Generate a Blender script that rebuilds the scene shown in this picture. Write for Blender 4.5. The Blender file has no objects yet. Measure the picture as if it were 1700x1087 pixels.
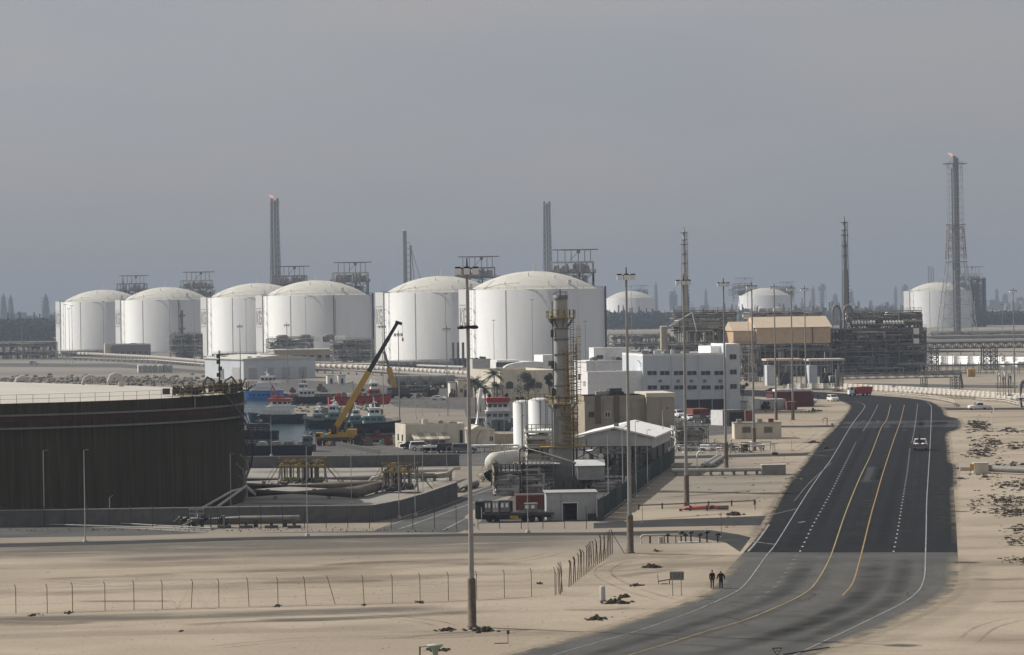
import bpy, math, random
from mathutils import Vector, Matrix
from mathutils.geometry import tessellate_polygon
R = math.radians
scene = bpy.context.scene
COL = scene.collection

# ------------------------------------------------------------------ camera
EYE, FPX, ROLL, V0 = 27.0, 5000.0, 0.0155, -37.0      # eye height, focal length (photo px), roll, horizon row
cd = bpy.data.cameras.new("camera"); cam = bpy.data.objects.new("camera", cd); COL.objects.link(cam)
cd.sensor_fit = 'HORIZONTAL'; cd.sensor_width = 36.0; cd.lens = 36.0 * FPX / 1700.0
cd.shift_y = V0 / 1700.0
cd.clip_start = 1.0; cd.clip_end = 60000.0
cs, sn = math.cos(ROLL), math.sin(ROLL)
cam.matrix_world = Matrix(((cs, sn, 0, 0), (0, 0, -1, 0), (-sn, cs, 0, EYE), (0, 0, 0, 1)))
scene.camera = cam

# ------------------------------------------------------------------ light
SUN_EL, SUN_AZ = R(38), math.atan2(-0.88, 0.475)        # azimuth from +Y towards +X
sh = Vector((math.sin(SUN_AZ), math.cos(SUN_AZ), 0)) * math.cos(SUN_EL) + Vector((0, 0, math.sin(SUN_EL)))
ld = bpy.data.lights.new("sun", 'SUN'); ld.energy = 5.0; ld.angle = R(0.6); ld.color = (1.0, 0.955, 0.88)
sun = bpy.data.objects.new("sun", ld); COL.objects.link(sun)
sun.rotation_euler = sh.to_track_quat('Z', 'Y').to_euler()
w = bpy.data.worlds.new("World"); scene.world = w; w.use_nodes = True
nt = w.node_tree; nt.nodes.clear()
sky = nt.nodes.new('ShaderNodeTexSky'); sky.sky_type = 'NISHITA'; sky.sun_disc = False
sky.sun_elevation = SUN_EL; sky.sun_rotation = SUN_AZ; sky.air_density = 1.0; sky.dust_density = 4.0; sky.ozone_density = 1.0
hs = nt.nodes.new('ShaderNodeHueSaturation'); hs.inputs['Saturation'].default_value = 0.16
mx = nt.nodes.new('ShaderNodeMix'); mx.data_type = 'RGBA'; mx.inputs[0].default_value = 0.72
mx.inputs[7].default_value = (3.72, 3.78, 4.05, 1)    # the even grey smog under the blue
tcs = nt.nodes.new('ShaderNodeTexCoord'); mps = nt.nodes.new('ShaderNodeMapping'); mps.inputs['Scale'].default_value = (3, 3, 12)
ns = nt.nodes.new('ShaderNodeTexNoise'); ns.inputs['Scale'].default_value = 1.6; ns.inputs['Detail'].default_value = 4
rs = nt.nodes.new('ShaderNodeMapRange'); rs.inputs['To Min'].default_value = 0.93; rs.inputs['To Max'].default_value = 1.07
mv = nt.nodes.new('ShaderNodeVectorMath'); mv.operation = 'SCALE'
n2s = nt.nodes.new('ShaderNodeTexNoise'); n2s.inputs['Scale'].default_value = 2.2; n2s.inputs['Detail'].default_value = 3
r2s = nt.nodes.new('ShaderNodeMapRange'); r2s.inputs['From Min'].default_value = 0.35; r2s.inputs['From Max'].default_value = 0.65
mxs = nt.nodes.new('ShaderNodeMix'); mxs.data_type = 'RGBA'; mxs.inputs[6].default_value = (3.55, 3.74, 4.08, 1); mxs.inputs[7].default_value = (3.98, 3.86, 3.98, 1)
nt.links.new(mps.outputs[0], n2s.inputs['Vector']); nt.links.new(n2s.outputs[0], r2s.inputs[0]); nt.links.new(r2s.outputs[0], mxs.inputs[0]); nt.links.new(mxs.outputs[2], mx.inputs[7])
bg = nt.nodes.new('ShaderNodeBackground'); bg.inputs['Strength'].default_value = 0.1
wo = nt.nodes.new('ShaderNodeOutputWorld')
L = nt.links.new
L(sky.outputs[0], hs.inputs['Color']); L(hs.outputs[0], mx.inputs[6])
L(tcs.outputs['Generated'], mps.inputs[0]); L(mps.outputs[0], ns.inputs['Vector']); L(ns.outputs[0], rs.inputs[0])
L(mx.outputs[2], mv.inputs[0]); L(rs.outputs[0], mv.inputs['Scale']); L(mv.outputs[0], bg.inputs[0]); L(bg.outputs[0], wo.inputs[0])
vs = scene.view_settings
scene.display_settings.display_device = 'sRGB'
vs.view_transform = 'Standard'; vs.look = 'None'; vs.exposure = 0.0; vs.gamma = 1.0; vs.use_curve_mapping = False
cy = scene.cycles
cy.use_denoising = True; cy.max_bounces = 5; cy.diffuse_bounces = 3; cy.glossy_bounces = 2; cy.volume_bounces = 0
cy.transmission_bounces = 2; cy.caustics_reflective = False; cy.caustics_refractive = False

# ------------------------------------------------------------------ photo pixel <-> world (ground plan measured from the photograph)
def uv(px, py):
    dx, dy = px - 850.0, py - 543.5
    return dx * cs - dy * sn, dx * sn + dy * cs
def G(px, py, z=0.0):
    u, v = uv(px, py); Y = FPX * (EYE - z) / (v - V0)
    return Vector((u * Y / FPX, Y, z))
def W(px, py, Y):
    u, v = uv(px, py)
    return Vector((u * Y / FPX, Y, EYE - (v - V0) * Y / FPX))
def GX(px, Y):                                          # ground point at distance Y seen in column px
    v = V0 + FPX * EYE / Y; u = (px - 850.0 - v * sn) / cs
    return Vector((u * Y / FPX, Y, 0))

# ------------------------------------------------------------------ materials
MATS = {}
def mat(name, col, rough=0.7, var=0.12, scale=0.6, streak=0.0, metal=0.0, bump=0.0, bscale=8.0, dirt=None, dirt_amt=0.0, ribs=0.0, spec=0.3):
    m = bpy.data.materials.new(name); m.use_nodes = True
    t = m.node_tree; b = t.nodes['Principled BSDF']; l = t.links.new
    b.inputs['Roughness'].default_value = rough; b.inputs['Metallic'].default_value = metal
    b.inputs['Specular IOR Level'].default_value = spec
    tc = t.nodes.new('ShaderNodeTexCoord')
    mp = t.nodes.new('ShaderNodeMapping'); l(tc.outputs['Object'], mp.inputs[0])
    if streak: mp.inputs['Scale'].default_value = (1, 1, streak)
    n = t.nodes.new('ShaderNodeTexNoise'); n.inputs['Scale'].default_value = scale; n.inputs['Detail'].default_value = 6
    n.inputs['Roughness'].default_value = 0.65
    l(mp.outputs[0], n.inputs['Vector'])
    mr = t.nodes.new('ShaderNodeMapRange'); mr.inputs['From Min'].default_value = 0.28; mr.inputs['From Max'].default_value = 0.72
    mr.inputs['To Min'].default_value = 1 - var; mr.inputs['To Max'].default_value = 1 + var
    l(n.outputs[0], mr.inputs[0])
    vm = t.nodes.new('ShaderNodeVectorMath'); vm.operation = 'SCALE'; vm.inputs[0].default_value = col[:3]
    l(mr.outputs[0], vm.inputs['Scale'])
    out = vm.outputs[0]
    if dirt:
        n2 = t.nodes.new('ShaderNodeTexNoise'); n2.inputs['Scale'].default_value = scale * 2.7; n2.inputs['Detail'].default_value = 5
        l(mp.outputs[0], n2.inputs['Vector'])
        r2 = t.nodes.new('ShaderNodeMapRange'); r2.inputs['From Min'].default_value = 0.5; r2.inputs['From Max'].default_value = 0.72
        r2.inputs['To Max'].default_value = dirt_amt
        l(n2.outputs[0], r2.inputs[0])
        mi = t.nodes.new('ShaderNodeMix'); mi.data_type = 'RGBA'; mi.inputs[7].default_value = (*dirt, 1)
        l(r2.outputs[0], mi.inputs[0]); l(out, mi.inputs[6]); out = mi.outputs[2]
    l(out, b.inputs['Base Color'])
    h = None
    if bump:
        n3 = t.nodes.new('ShaderNodeTexNoise'); n3.inputs['Scale'].default_value = bscale; n3.inputs['Detail'].default_value = 6
        l(tc.outputs['Object'], n3.inputs['Vector']); h = n3.outputs[0]
    if ribs:
        wv = t.nodes.new('ShaderNodeTexWave'); wv.inputs['Scale'].default_value = ribs; wv.bands_direction = 'X'
        l(tc.outputs['Object'], wv.inputs['Vector']); h = wv.outputs['Fac']; bump = bump or 0.5
    if h:
        bu = t.nodes.new('ShaderNodeBump'); bu.inputs['Strength'].default_value = bump; bu.inputs['Distance'].default_value = 0.05
        l(h, bu.inputs['Height']); l(bu.outputs[0], b.inputs['Normal'])
    MATS[name] = m
    return m
def glow(name, col, strength):
    m = bpy.data.materials.new(name); m.use_nodes = True; b = m.node_tree.nodes['Principled BSDF']
    b.inputs['Base Color'].default_value = (*col, 1); b.inputs['Emission Color'].default_value = (*col, 1); b.inputs['Emission Strength'].default_value = strength
    MATS[name] = m; return m
RUSTC = (0.16, 0.075, 0.035)
mat('asphalt_new', (0.0105, 0.0115, 0.015), 0.9, 0.25, 0.10, dirt=(0.024, 0.024, 0.023), dirt_amt=0.5, spec=0.08, bump=0.2, bscale=3)
mat('asphalt_old', (0.078, 0.078, 0.075), 0.9, 0.28, 0.10, dirt=(0.12, 0.112, 0.10), dirt_amt=0.6, spec=0.1, bump=0.2, bscale=3)
mat('asphalt_dark', (0.036, 0.036, 0.037), 0.9, 0.25, 0.08, dirt=(0.075, 0.07, 0.062), dirt_amt=0.5, spec=0.1)
mat('asphalt_dusty', (0.07, 0.068, 0.064), 0.9, 0.25, 0.08, dirt=(0.15, 0.135, 0.112), dirt_amt=0.6)
mat('line_white', (0.27, 0.27, 0.275), 0.8, 0.3, 0.35, dirt=(0.06, 0.06, 0.06), dirt_amt=0.85)
mat('line_yellow', (0.30, 0.23, 0.11), 0.8, 0.3, 0.3, dirt=(0.13, 0.11, 0.08), dirt_amt=0.7)
mat('line_orange', (0.32, 0.2, 0.08), 0.8, 0.3, 0.3, dirt=(0.12, 0.1, 0.07), dirt_amt=0.7)
mat('concrete', (0.26, 0.247, 0.22), 0.9, 0.14, 0.5, dirt=(0.18, 0.165, 0.15), dirt_amt=0.5)
mat('concrete_grey', (0.12, 0.12, 0.117), 0.9, 0.16, 0.5, dirt=(0.075, 0.073, 0.07), dirt_amt=0.6)
mat('concrete_pale', (0.47, 0.45, 0.41), 0.9, 0.12, 0.5, dirt=(0.3, 0.27, 0.23), dirt_amt=0.4)
mat('tank_white', (0.70, 0.697, 0.68), 0.6, 0.05, 0.12, streak=0.12, dirt=(0.56, 0.53, 0.48), dirt_amt=0.25)
mat('tank_dome', (0.59, 0.57, 0.505), 0.7, 0.07, 0.10, dirt=(0.45, 0.40, 0.33), dirt_amt=0.35)
mat('tank_brown', (0.036, 0.0295, 0.0165), 0.8, 0.35, 1.3, streak=0.025, dirt=(0.074, 0.059, 0.031), dirt_amt=0.85, spec=0.1)
mat('tank_brown_red', (0.055, 0.017, 0.014), 0.75, 0.2, 0.7, streak=0.2, dirt=(0.06, 0.05, 0.04), dirt_amt=0.8)
mat('tank_roof', (0.47, 0.44, 0.385), 0.8, 0.08, 0.15, dirt=(0.4, 0.35, 0.28), dirt_amt=0.4)
mat('steel', (0.17, 0.17, 0.168), 0.6, 0.15, 0.5, dirt=(0.1, 0.08, 0.06), dirt_amt=0.4)
mat('steel_dark', (0.06, 0.06, 0.062), 0.65, 0.2, 0.5, dirt=(0.07, 0.05, 0.035), dirt_amt=0.4)
mat('steel_pale', (0.36, 0.36, 0.35), 0.6, 0.12, 0.5, dirt=(0.24, 0.2, 0.16), dirt_amt=0.4)
mat('steel_beige', (0.33, 0.30, 0.24), 0.65, 0.15, 0.5, dirt=(0.2, 0.15, 0.1), dirt_amt=0.5)
mat('plant_dark', (0.075, 0.072, 0.068), 0.75, 0.25, 0.3, dirt=(0.13, 0.115, 0.09), dirt_amt=0.5)
mat('plant_mid', (0.20, 0.19, 0.165), 0.75, 0.25, 0.3, dirt=(0.09, 0.08, 0.06), dirt_amt=0.5)
mat('galvanised', (0.29, 0.285, 0.275), 0.55, 0.15, 0.6, dirt=(0.16, 0.13, 0.1), dirt_amt=0.4)
mat('mast_sleeve', (0.13, 0.10, 0.075), 0.8, 0.3, 1.5, dirt=(0.05, 0.04, 0.03), dirt_amt=0.7)
mat('white', (0.8, 0.79, 0.77), 0.6, 0.06, 0.4, dirt=(0.5, 0.47, 0.42), dirt_amt=0.35)
mat('white_blue', (0.56, 0.60, 0.63), 0.7, 0.05, 0.15, dirt=(0.36, 0.37, 0.37), dirt_amt=0.35)
mat('wall_grey', (0.50, 0.495, 0.485), 0.8, 0.07, 0.2, dirt=(0.26, 0.24, 0.22), dirt_amt=0.4)
mat('wall_cream', (0.60, 0.55, 0.45), 0.85, 0.09, 0.3, streak=0.3, dirt=(0.32, 0.27, 0.2), dirt_amt=0.5)
mat('wall_tan', (0.36, 0.31, 0.235), 0.85, 0.12, 0.35, streak=0.25, dirt=(0.19, 0.155, 0.11), dirt_amt=0.6)
mat('wall_brown', (0.15, 0.12, 0.09), 0.85, 0.12, 0.4)
mat('shed_orange', (0.56, 0.41, 0.27), 0.7, 0.08, 0.3, ribs=0.6, bump=0.12, dirt=(0.3, 0.2, 0.12), dirt_amt=0.35)
mat('shed_roof', (0.60, 0.48, 0.35), 0.7, 0.08, 0.3, ribs=0.6, bump=0.12)
mat('corrugated', (0.42, 0.43, 0.43), 0.5, 0.08, 0.4, ribs=1.2, dirt=(0.28, 0.25, 0.22), dirt_amt=0.4)
mat('rust_red', (0.17, 0.045, 0.03), 0.75, 0.2, 0.6, ribs=1.2, dirt=(0.1, 0.04, 0.025), dirt_amt=0.5)
mat('dark_red', (0.095, 0.013, 0.014), 0.65, 0.2, 0.4, dirt=(0.1, 0.04, 0.035), dirt_amt=0.5)
mat('red', (0.42, 0.025, 0.028), 0.5, 0.12, 0.8, dirt=(0.22, 0.03, 0.03), dirt_amt=0.4)
mat('red_muted', (0.26, 0.15, 0.135), 0.7, 0.15, 0.5)
mat('red_faded', (0.42, 0.12, 0.10), 0.6, 0.15, 0.8, dirt=(0.3, 0.15, 0.12), dirt_amt=0.4)
mat('yellow', (0.48, 0.31, 0.05), 0.6, 0.18, 0.6, dirt=(0.2, 0.13, 0.05), dirt_amt=0.5)
mat('yellow_dull', (0.29, 0.215, 0.07), 0.65, 0.25, 0.6, dirt=(0.12, 0.085, 0.04), dirt_amt=0.6)
mat('crane_yellow', (0.50, 0.30, 0.055), 0.5, 0.12, 0.8, dirt=(0.3, 0.18, 0.06), dirt_amt=0.4)
mat('orange', (0.55, 0.28, 0.06), 0.6, 0.12, 0.8)
mat('black', (0.018, 0.018, 0.019), 0.6, 0.2, 1.0)
mat('boom_dark', (0.025, 0.024, 0.022), 0.6, 0.25, 1.0)
mat('glass', (0.022, 0.028, 0.034), 0.25, 0.2, 0.6, spec=0.5)
mat('navy', (0.014, 0.022, 0.042), 0.5, 0.2, 0.5)
mat('blue', (0.035, 0.21, 0.60), 0.45, 0.12, 0.5)
mat('teal', (0.010, 0.032, 0.048), 0.5, 0.2, 0.6)
mat('teal_light', (0.17, 0.31, 0.33), 0.6, 0.2, 0.6)
mat('deck_grey', (0.16, 0.17, 0.17), 0.7, 0.2, 0.7)
mat('green_dark', (0.012, 0.03, 0.025), 0.75, 0.25, 0.5, dirt=(0.05, 0.07, 0.06), dirt_amt=0.4)
mat('green_mesh', (0.012, 0.024, 0.02), 0.9, 0.3, 0.5, dirt=(0.05, 0.06, 0.05), dirt_amt=0.5)
mat('green_pale', (0.30, 0.36, 0.30), 0.7, 0.1, 0.7)
mat('foliage', (0.028, 0.038, 0.022), 0.85, 0.5, 1.2)
mat('foliage_grey', (0.065, 0.07, 0.052), 0.85, 0.5, 1.2)
mat('trunk', (0.14, 0.105, 0.07), 0.9, 0.3, 2.0)
mat('debris', (0.035, 0.026, 0.019), 0.95, 0.5, 2.0, dirt=(0.10, 0.075, 0.05), dirt_amt=0.6)
mat('weed', (0.05, 0.038, 0.026), 0.95, 0.6, 0.35, dirt=(0.17, 0.135, 0.095), dirt_amt=0.9)
mat('rubble', (0.18, 0.158, 0.128), 0.95, 0.35, 0.8, dirt=(0.12, 0.1, 0.08), dirt_amt=0.5)
mat('rust_post', (0.11, 0.08, 0.055), 0.85, 0.3, 2.0)
mat('wire', (0.16, 0.135, 0.11), 0.8, 0.2, 2.0)
mat('pipe_silver', (0.40, 0.385, 0.36), 0.45, 0.15, 0.6, metal=0.2, dirt=(0.22, 0.17, 0.12), dirt_amt=0.4)
mat('pipe_cream', (0.45, 0.415, 0.355), 0.7, 0.10, 0.5, dirt=(0.36, 0.31, 0.25), dirt_amt=0.4)
mat('pipe_brown', (0.15, 0.13, 0.105), 0.7, 0.2, 0.5, dirt=(0.09, 0.07, 0.05), dirt_amt=0.5)
mat('pipe_grey', (0.21, 0.20, 0.185), 0.65, 0.2, 0.5, dirt=(0.12, 0.1, 0.08), dirt_amt=0.5)
mat('silver', (0.75, 0.75, 0.74), 0.4, 0.05, 1.0)
mat('rubber', (0.015, 0.015, 0.015), 0.9, 0.2, 3.0)
mat('skin', (0.28, 0.16, 0.10), 0.6, 0.1, 5)
mat('cloth_black', (0.010, 0.010, 0.011), 0.95, 0.3, 6)
mat('cloth_dark', (0.02, 0.02, 0.023), 0.95, 0.3, 6)
mat('cloth_charcoal', (0.035, 0.037, 0.042), 0.95, 0.3, 6)
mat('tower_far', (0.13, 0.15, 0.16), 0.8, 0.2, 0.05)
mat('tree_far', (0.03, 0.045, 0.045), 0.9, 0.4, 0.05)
mat('grass_dry', (0.10, 0.085, 0.05), 0.95, 0.4, 0.8)
glow('flame', (0.95, 0.42, 0.34), 0.75)
glow('flame_pale', (1.0, 0.55, 0.42), 1.0)

def soft_mat(name, col, amt, scale=0.6, stretch=(1, 1, 1), lo=0.35, hi=0.65):
    """worn or drifted film with soft edges: the 'fade' attribute and a noise let the surface below show through"""
    m = bpy.data.materials.new(name); m.use_nodes = True; t = m.node_tree; b = t.nodes['Principled BSDF']; l = t.links.new; o = t.nodes['Material Output']
    b.inputs['Base Color'].default_value = (*col, 1); b.inputs['Roughness'].default_value = 0.95; b.inputs['Specular IOR Level'].default_value = 0.05
    at = t.nodes.new('ShaderNodeAttribute'); at.attribute_name = 'fade'
    tc = t.nodes.new('ShaderNodeTexCoord'); mp = t.nodes.new('ShaderNodeMapping'); mp.inputs['Scale'].default_value = stretch; l(tc.outputs['Object'], mp.inputs[0])
    n = t.nodes.new('ShaderNodeTexNoise'); n.inputs['Scale'].default_value = scale; n.inputs['Detail'].default_value = 7; n.inputs['Roughness'].default_value = 0.65; l(mp.outputs[0], n.inputs['Vector'])
    r = t.nodes.new('ShaderNodeMapRange'); r.inputs['From Min'].default_value = lo; r.inputs['From Max'].default_value = hi; l(n.outputs[0], r.inputs[0])
    q = t.nodes.new('ShaderNodeMath'); q.operation = 'MULTIPLY'; l(at.outputs['Fac'], q.inputs[0]); l(r.outputs[0], q.inputs[1])
    q2 = t.nodes.new('ShaderNodeMath'); q2.operation = 'MULTIPLY'; l(q.outputs[0], q2.inputs[0]); q2.inputs[1].default_value = amt
    tr = t.nodes.new('ShaderNodeBsdfTransparent'); mi = t.nodes.new('ShaderNodeMixShader')
    l(q2.outputs[0], mi.inputs[0]); l(tr.outputs[0], mi.inputs[1]); l(b.outputs[0], mi.inputs[2]); l(mi.outputs[0], o.inputs['Surface'])
    MATS[name] = m; return m
soft_mat('wear_pale', (0.17, 0.163, 0.15), 0.8, 0.25, (1, 1, 1), 0.2, 0.8)
soft_mat('wear_grey', (0.034, 0.036, 0.034), 0.9, 0.3)
soft_mat('wear_dark', (0.02, 0.02, 0.021), 0.5, 0.25, (1, 1, 1), 0.2, 0.8)
soft_mat('track_dark', (0.165, 0.135, 0.102), 0.55, 0.35, (0.25, 1, 1), 0.3, 0.6)
soft_mat('track_grey', (0.15, 0.138, 0.12), 0.85, 0.2, (0.3, 1, 1), 0.3, 0.55)
soft_mat('sand_drift', (0.33, 0.277, 0.207), 0.85, 0.22, (1, 1, 1), 0.36, 0.6)
soft_mat('sand_pale', (0.36, 0.305, 0.24), 0.8, 0.15, (0.3, 1, 1), 0.35, 0.6)
# ------------------------------------------------------------------ mesh helpers
class MB:
    def __init__(s): s.v = []; s.f = []; s.m = []; s.s = []
    def add(s, vs_, fs_, m=0, smooth=False):
        o = len(s.v); s.v.extend([tuple(p) for p in vs_])
        for f in fs_: s.f.append([i + o for i in f]); s.m.append(m); s.s.append(smooth)
        return s
    def box(s, x0, x1, y0, y1, z0, z1, m=0):
        v = [(x0,y0,z0),(x1,y0,z0),(x1,y1,z0),(x0,y1,z0),(x0,y0,z1),(x1,y0,z1),(x1,y1,z1),(x0,y1,z1)]
        return s.add(v, [(0,3,2,1),(4,5,6,7),(0,1,5,4),(1,2,6,5),(2,3,7,6),(3,0,4,7)], m)
    def cbox(s, c, sz, m=0):
        return s.box(c[0]-sz[0]/2, c[0]+sz[0]/2, c[1]-sz[1]/2, c[1]+sz[1]/2, c[2]-sz[2]/2, c[2]+sz[2]/2, m)
    def frame_axes(s, d):
        d = d.normalized(); a = Vector((0,0,1)) if abs(d.z) < 0.95 else Vector((1,0,0))
        x = d.cross(a).normalized(); y = x.cross(d).normalized(); return x, y
    def bar(s, p0, p1, w, h=None, m=0):
        p0, p1 = Vector(p0), Vector(p1); h = h or w
        x, y = s.frame_axes(p1 - p0); v = []
        for p in (p0, p1):
            for a, b in ((-1,-1),(1,-1),(1,1),(-1,1)): v.append(p + x*a*w/2 + y*b*h/2)
        return s.add(v, [(0,3,2,1),(4,5,6,7),(0,1,5,4),(1,2,6,5),(2,3,7,6),(3,0,4,7)], m)
    def cyl(s, p0, p1, r, r1=None, n=10, m=0, caps=True):
        p0, p1 = Vector(p0), Vector(p1); r1 = r if r1 is None else r1
        x, y = s.frame_axes(p1 - p0); v = []
        for p, q in ((p0, r), (p1, r1)):
            for k in range(n):
                a = 2*math.pi*k/n; v.append(p + x*math.cos(a)*q + y*math.sin(a)*q)
        s.add(v, [(k, n+k, n+(k+1)%n, (k+1)%n) for k in range(n)], m, True)
        if caps:
            s.add(v[:n], [tuple(range(n))], m); s.add(v[n:], [tuple(range(n-1,-1,-1))], m)
        return s
    def tube(s, pts, r, n=8, m=0, caps=True):
        pts = [Vector(p) for p in pts]; rings = []; up = None
        for i, p in enumerate(pts):
            a = (pts[i] - pts[i-1]).normalized() if i else None
            b = (pts[i+1] - pts[i]).normalized() if i < len(pts)-1 else None
            d = ((a or b) + (b or a)).normalized()
            if up is None: x, y = s.frame_axes(d)
            else:
                x = (up - d * up.dot(d)).normalized(); y = d.cross(x)
            up = x
            k = 1.0 / max(0.5, d.dot(b or a))
            rr = r[i] if isinstance(r, (list, tuple)) else r
            rings.append([p + (x*math.cos(2*math.pi*j/n) + y*math.sin(2*math.pi*j/n))*rr*k for j in range(n)])
        v = [q for g in rings for q in g]; f = []
        for i in range(len(rings)-1):
            for j in range(n): f.append((i*n+j, i*n+(j+1)%n, (i+1)*n+(j+1)%n, (i+1)*n+j))
        s.add(v, f, m, True)
        if caps: s.add(rings[0], [tuple(range(n-1,-1,-1))], m); s.add(rings[-1], [tuple(range(n))], m)
        return s
    def lathe(s, prof, n=32, c=(0,0,0), m=0, smooth=True, a0=0.0, a1=2*math.pi):
        full = abs(a1 - a0 - 2*math.pi) < 1e-6; nn = n if full else n+1; v = []
        for r, z in prof:
            for k in range(nn):
                a = a0 + (a1-a0)*k/n; v.append((c[0]+r*math.cos(a), c[1]+r*math.sin(a), c[2]+z))
        f = []
        for i in range(len(prof)-1):
            for k in range(n):
                k2 = (k+1) % nn
                f.append((i*nn+k, i*nn+k2, (i+1)*nn+k2, (i+1)*nn+k))
        return s.add(v, f, m, smooth)
    def prism(s, poly, z0, z1, m=0):                    # poly: ccw xy
        n = len(poly); v = [(p[0], p[1], z0) for p in poly] + [(p[0], p[1], z1) for p in poly]
        f = [(k, (k+1)%n, n+(k+1)%n, n+k) for k in range(n)] + [tuple(range(n-1,-1,-1)), tuple(range(n, 2*n))]
        return s.add(v, f, m)
    def exx(s, prof, x0, x1, m=0):                      # prof: (y,z) extruded along x
        n = len(prof); v = [(x0, p[0], p[1]) for p in prof] + [(x1, p[0], p[1]) for p in prof]
        f = [(k, (k+1)%n, n+(k+1)%n, n+k) for k in range(n)] + [tuple(range(n-1,-1,-1)), tuple(range(n, 2*n))]
        return s.add(v, f, m)
    def exy(s, prof, y0, y1, m=0):                      # prof: (x,z) extruded along y
        n = len(prof); v = [(p[0], y0, p[1]) for p in prof] + [(p[0], y1, p[1]) for p in prof]
        f = [(k, (k+1)%n, n+(k+1)%n, n+k) for k in range(n)] + [tuple(range(n-1,-1,-1)), tuple(range(n, 2*n))]
        return s.add(v, f, m)
    def ball(s, c, r, n=10, m=0, sz=1.0, z0=-1.0):
        pr = []
        for i in range(n//2+1):
            a = -math.pi/2 + math.pi*i/(n//2)
            if math.sin(a) < z0 - 1e-6: continue
            pr.append((max(0.001, r*math.cos(a)), r*sz*math.sin(a)))
        return s.lathe(pr, n, c, m)
    def rail(s, pts, h=1.1, step=2.0, r=0.035, m=0, closed=False, mids=1):
        pts = [Vector(p) for p in pts]
        if closed: pts = pts + [pts[0]]
        for a, b in zip(pts, pts[1:]):
            L_ = (b-a).length; k = max(1, round(L_/step))
            for i in range(k + 1): 
                q = a.lerp(b, i/k); s.bar(q, q + Vector((0,0,h)), r*2, m=m)
            for j in range(mids+1):
                z = Vector((0,0,h*(1 - j*0.5))); s.bar(a+z, b+z, r*1.6, m=m)
        return s
    def build(s, name, mats, parent=None, loc=None, rz=0.0):
        me = bpy.data.meshes.new(name); me.from_pydata(s.v, [], s.f)
        if not isinstance(mats, (list, tuple)): mats = [mats]
        for q in mats: me.materials.append(MATS[q] if isinstance(q, str) else q)
        me.polygons.foreach_set('material_index', s.m); me.polygons.foreach_set('use_smooth', s.s)
        me.update()
        o = bpy.data.objects.new(name, me); COL.objects.link(o)
        if parent is not None: o.parent = parent
        if loc is not None: o.location = loc
        if rz: o.rotation_euler = (0, 0, rz)
        return o
def tag(o, label=None, cat=None, group=None, kind=None):
    if label: o['label'] = label
    if cat: o['category'] = cat
    if group: o['group'] = group
    if kind: o['kind'] = kind
    return o
def thing(name, label, cat, loc=(0,0,0), rz=0.0, group=None):
    o = bpy.data.objects.new(name, None); COL.objects.link(o); o.empty_display_size = 0.5
    o.location = loc; o.rotation_euler = (0, 0, rz)
    return tag(o, label, cat, group)
def kids(o): return [c for c in bpy.data.objects if c.parent == o]
KIDS = {}
def copy_tree(o, parent=None, depth=0):
    c = o.copy(); COL.objects.link(c)
    if parent is not None: c.parent = parent
    for k in list(o.children): copy_tree(k, c, depth+1)
    return c
def dup(root, loc, rz=None, label=None, scale=None):
    c = copy_tree(root); c.location = loc
    if rz is not None: c.rotation_euler = (0, 0, rz)
    if label: c['label'] = label
    if scale: c.scale = (scale,)*3 if isinstance(scale, (int, float)) else scale
    return c
def spline(pts, k=6):                                   # Catmull-Rom through points
    pts = [Vector(p) for p in pts]; P_ = [pts[0]*2-pts[1]] + pts + [pts[-1]*2-pts[-2]]; out = []
    for i in range(1, len(P_)-2):
        p0, p1, p2, p3 = P_[i-1:i+3]
        for j in range(k):
            t = j/k
            out.append(0.5*((2*p1) + (p2-p0)*t + (2*p0-5*p1+4*p2-p3)*t*t + (3*p1-p0-3*p2+p3)*t*t*t))
    out.append(pts[-1]); return out
def sheet(name, polys, m, z, kind='structure', label=None, cat=None):
    mb = MB()
    for poly in polys:
        vs3 = [Vector((p[0], p[1], 0)) for p in poly]
        tris = tessellate_polygon([vs3])
        fs = []
        for t in tris:
            a, b, c = (vs3[i] for i in t)
            fs.append(t if (b-a).cross(c-a).z > 0 else (t[0], t[2], t[1]))
        mb.add([(p.x, p.y, z) for p in vs3], fs)
    o = mb.build(name, m); return tag(o, label, cat, kind=kind)
def ribbon(mb, pts, w, z, m=0, dash=None):              # flat strip along pts
    pts = [Vector((p[0], p[1], 0)) for p in pts]; n = len(pts); lr = []
    for i in range(n):
        d = (pts[min(i+1, n-1)] - pts[max(i-1, 0)]).normalized(); s_ = Vector((d.y, -d.x, 0))*w/2
        lr.append((pts[i]-s_, pts[i]+s_))
    for i in range(n-1):
        a, b = lr[i], lr[i+1]
        mb.add([(a[0].x,a[0].y,z),(a[1].x,a[1].y,z),(b[1].x,b[1].y,z),(b[0].x,b[0].y,z)], [(0,1,2,3)], m)
def resample(pts, step):
    pts = [Vector((p[0], p[1], 0)) for p in pts]; out = [pts[0]]; acc = 0.0
    for a, b in zip(pts, pts[1:]):
        L_ = (b-a).length; t = step - acc
        while t <= L_:
            out.append(a.lerp(b, t/L_)); t += step
        acc = (acc + L_) % step
    return out

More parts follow.
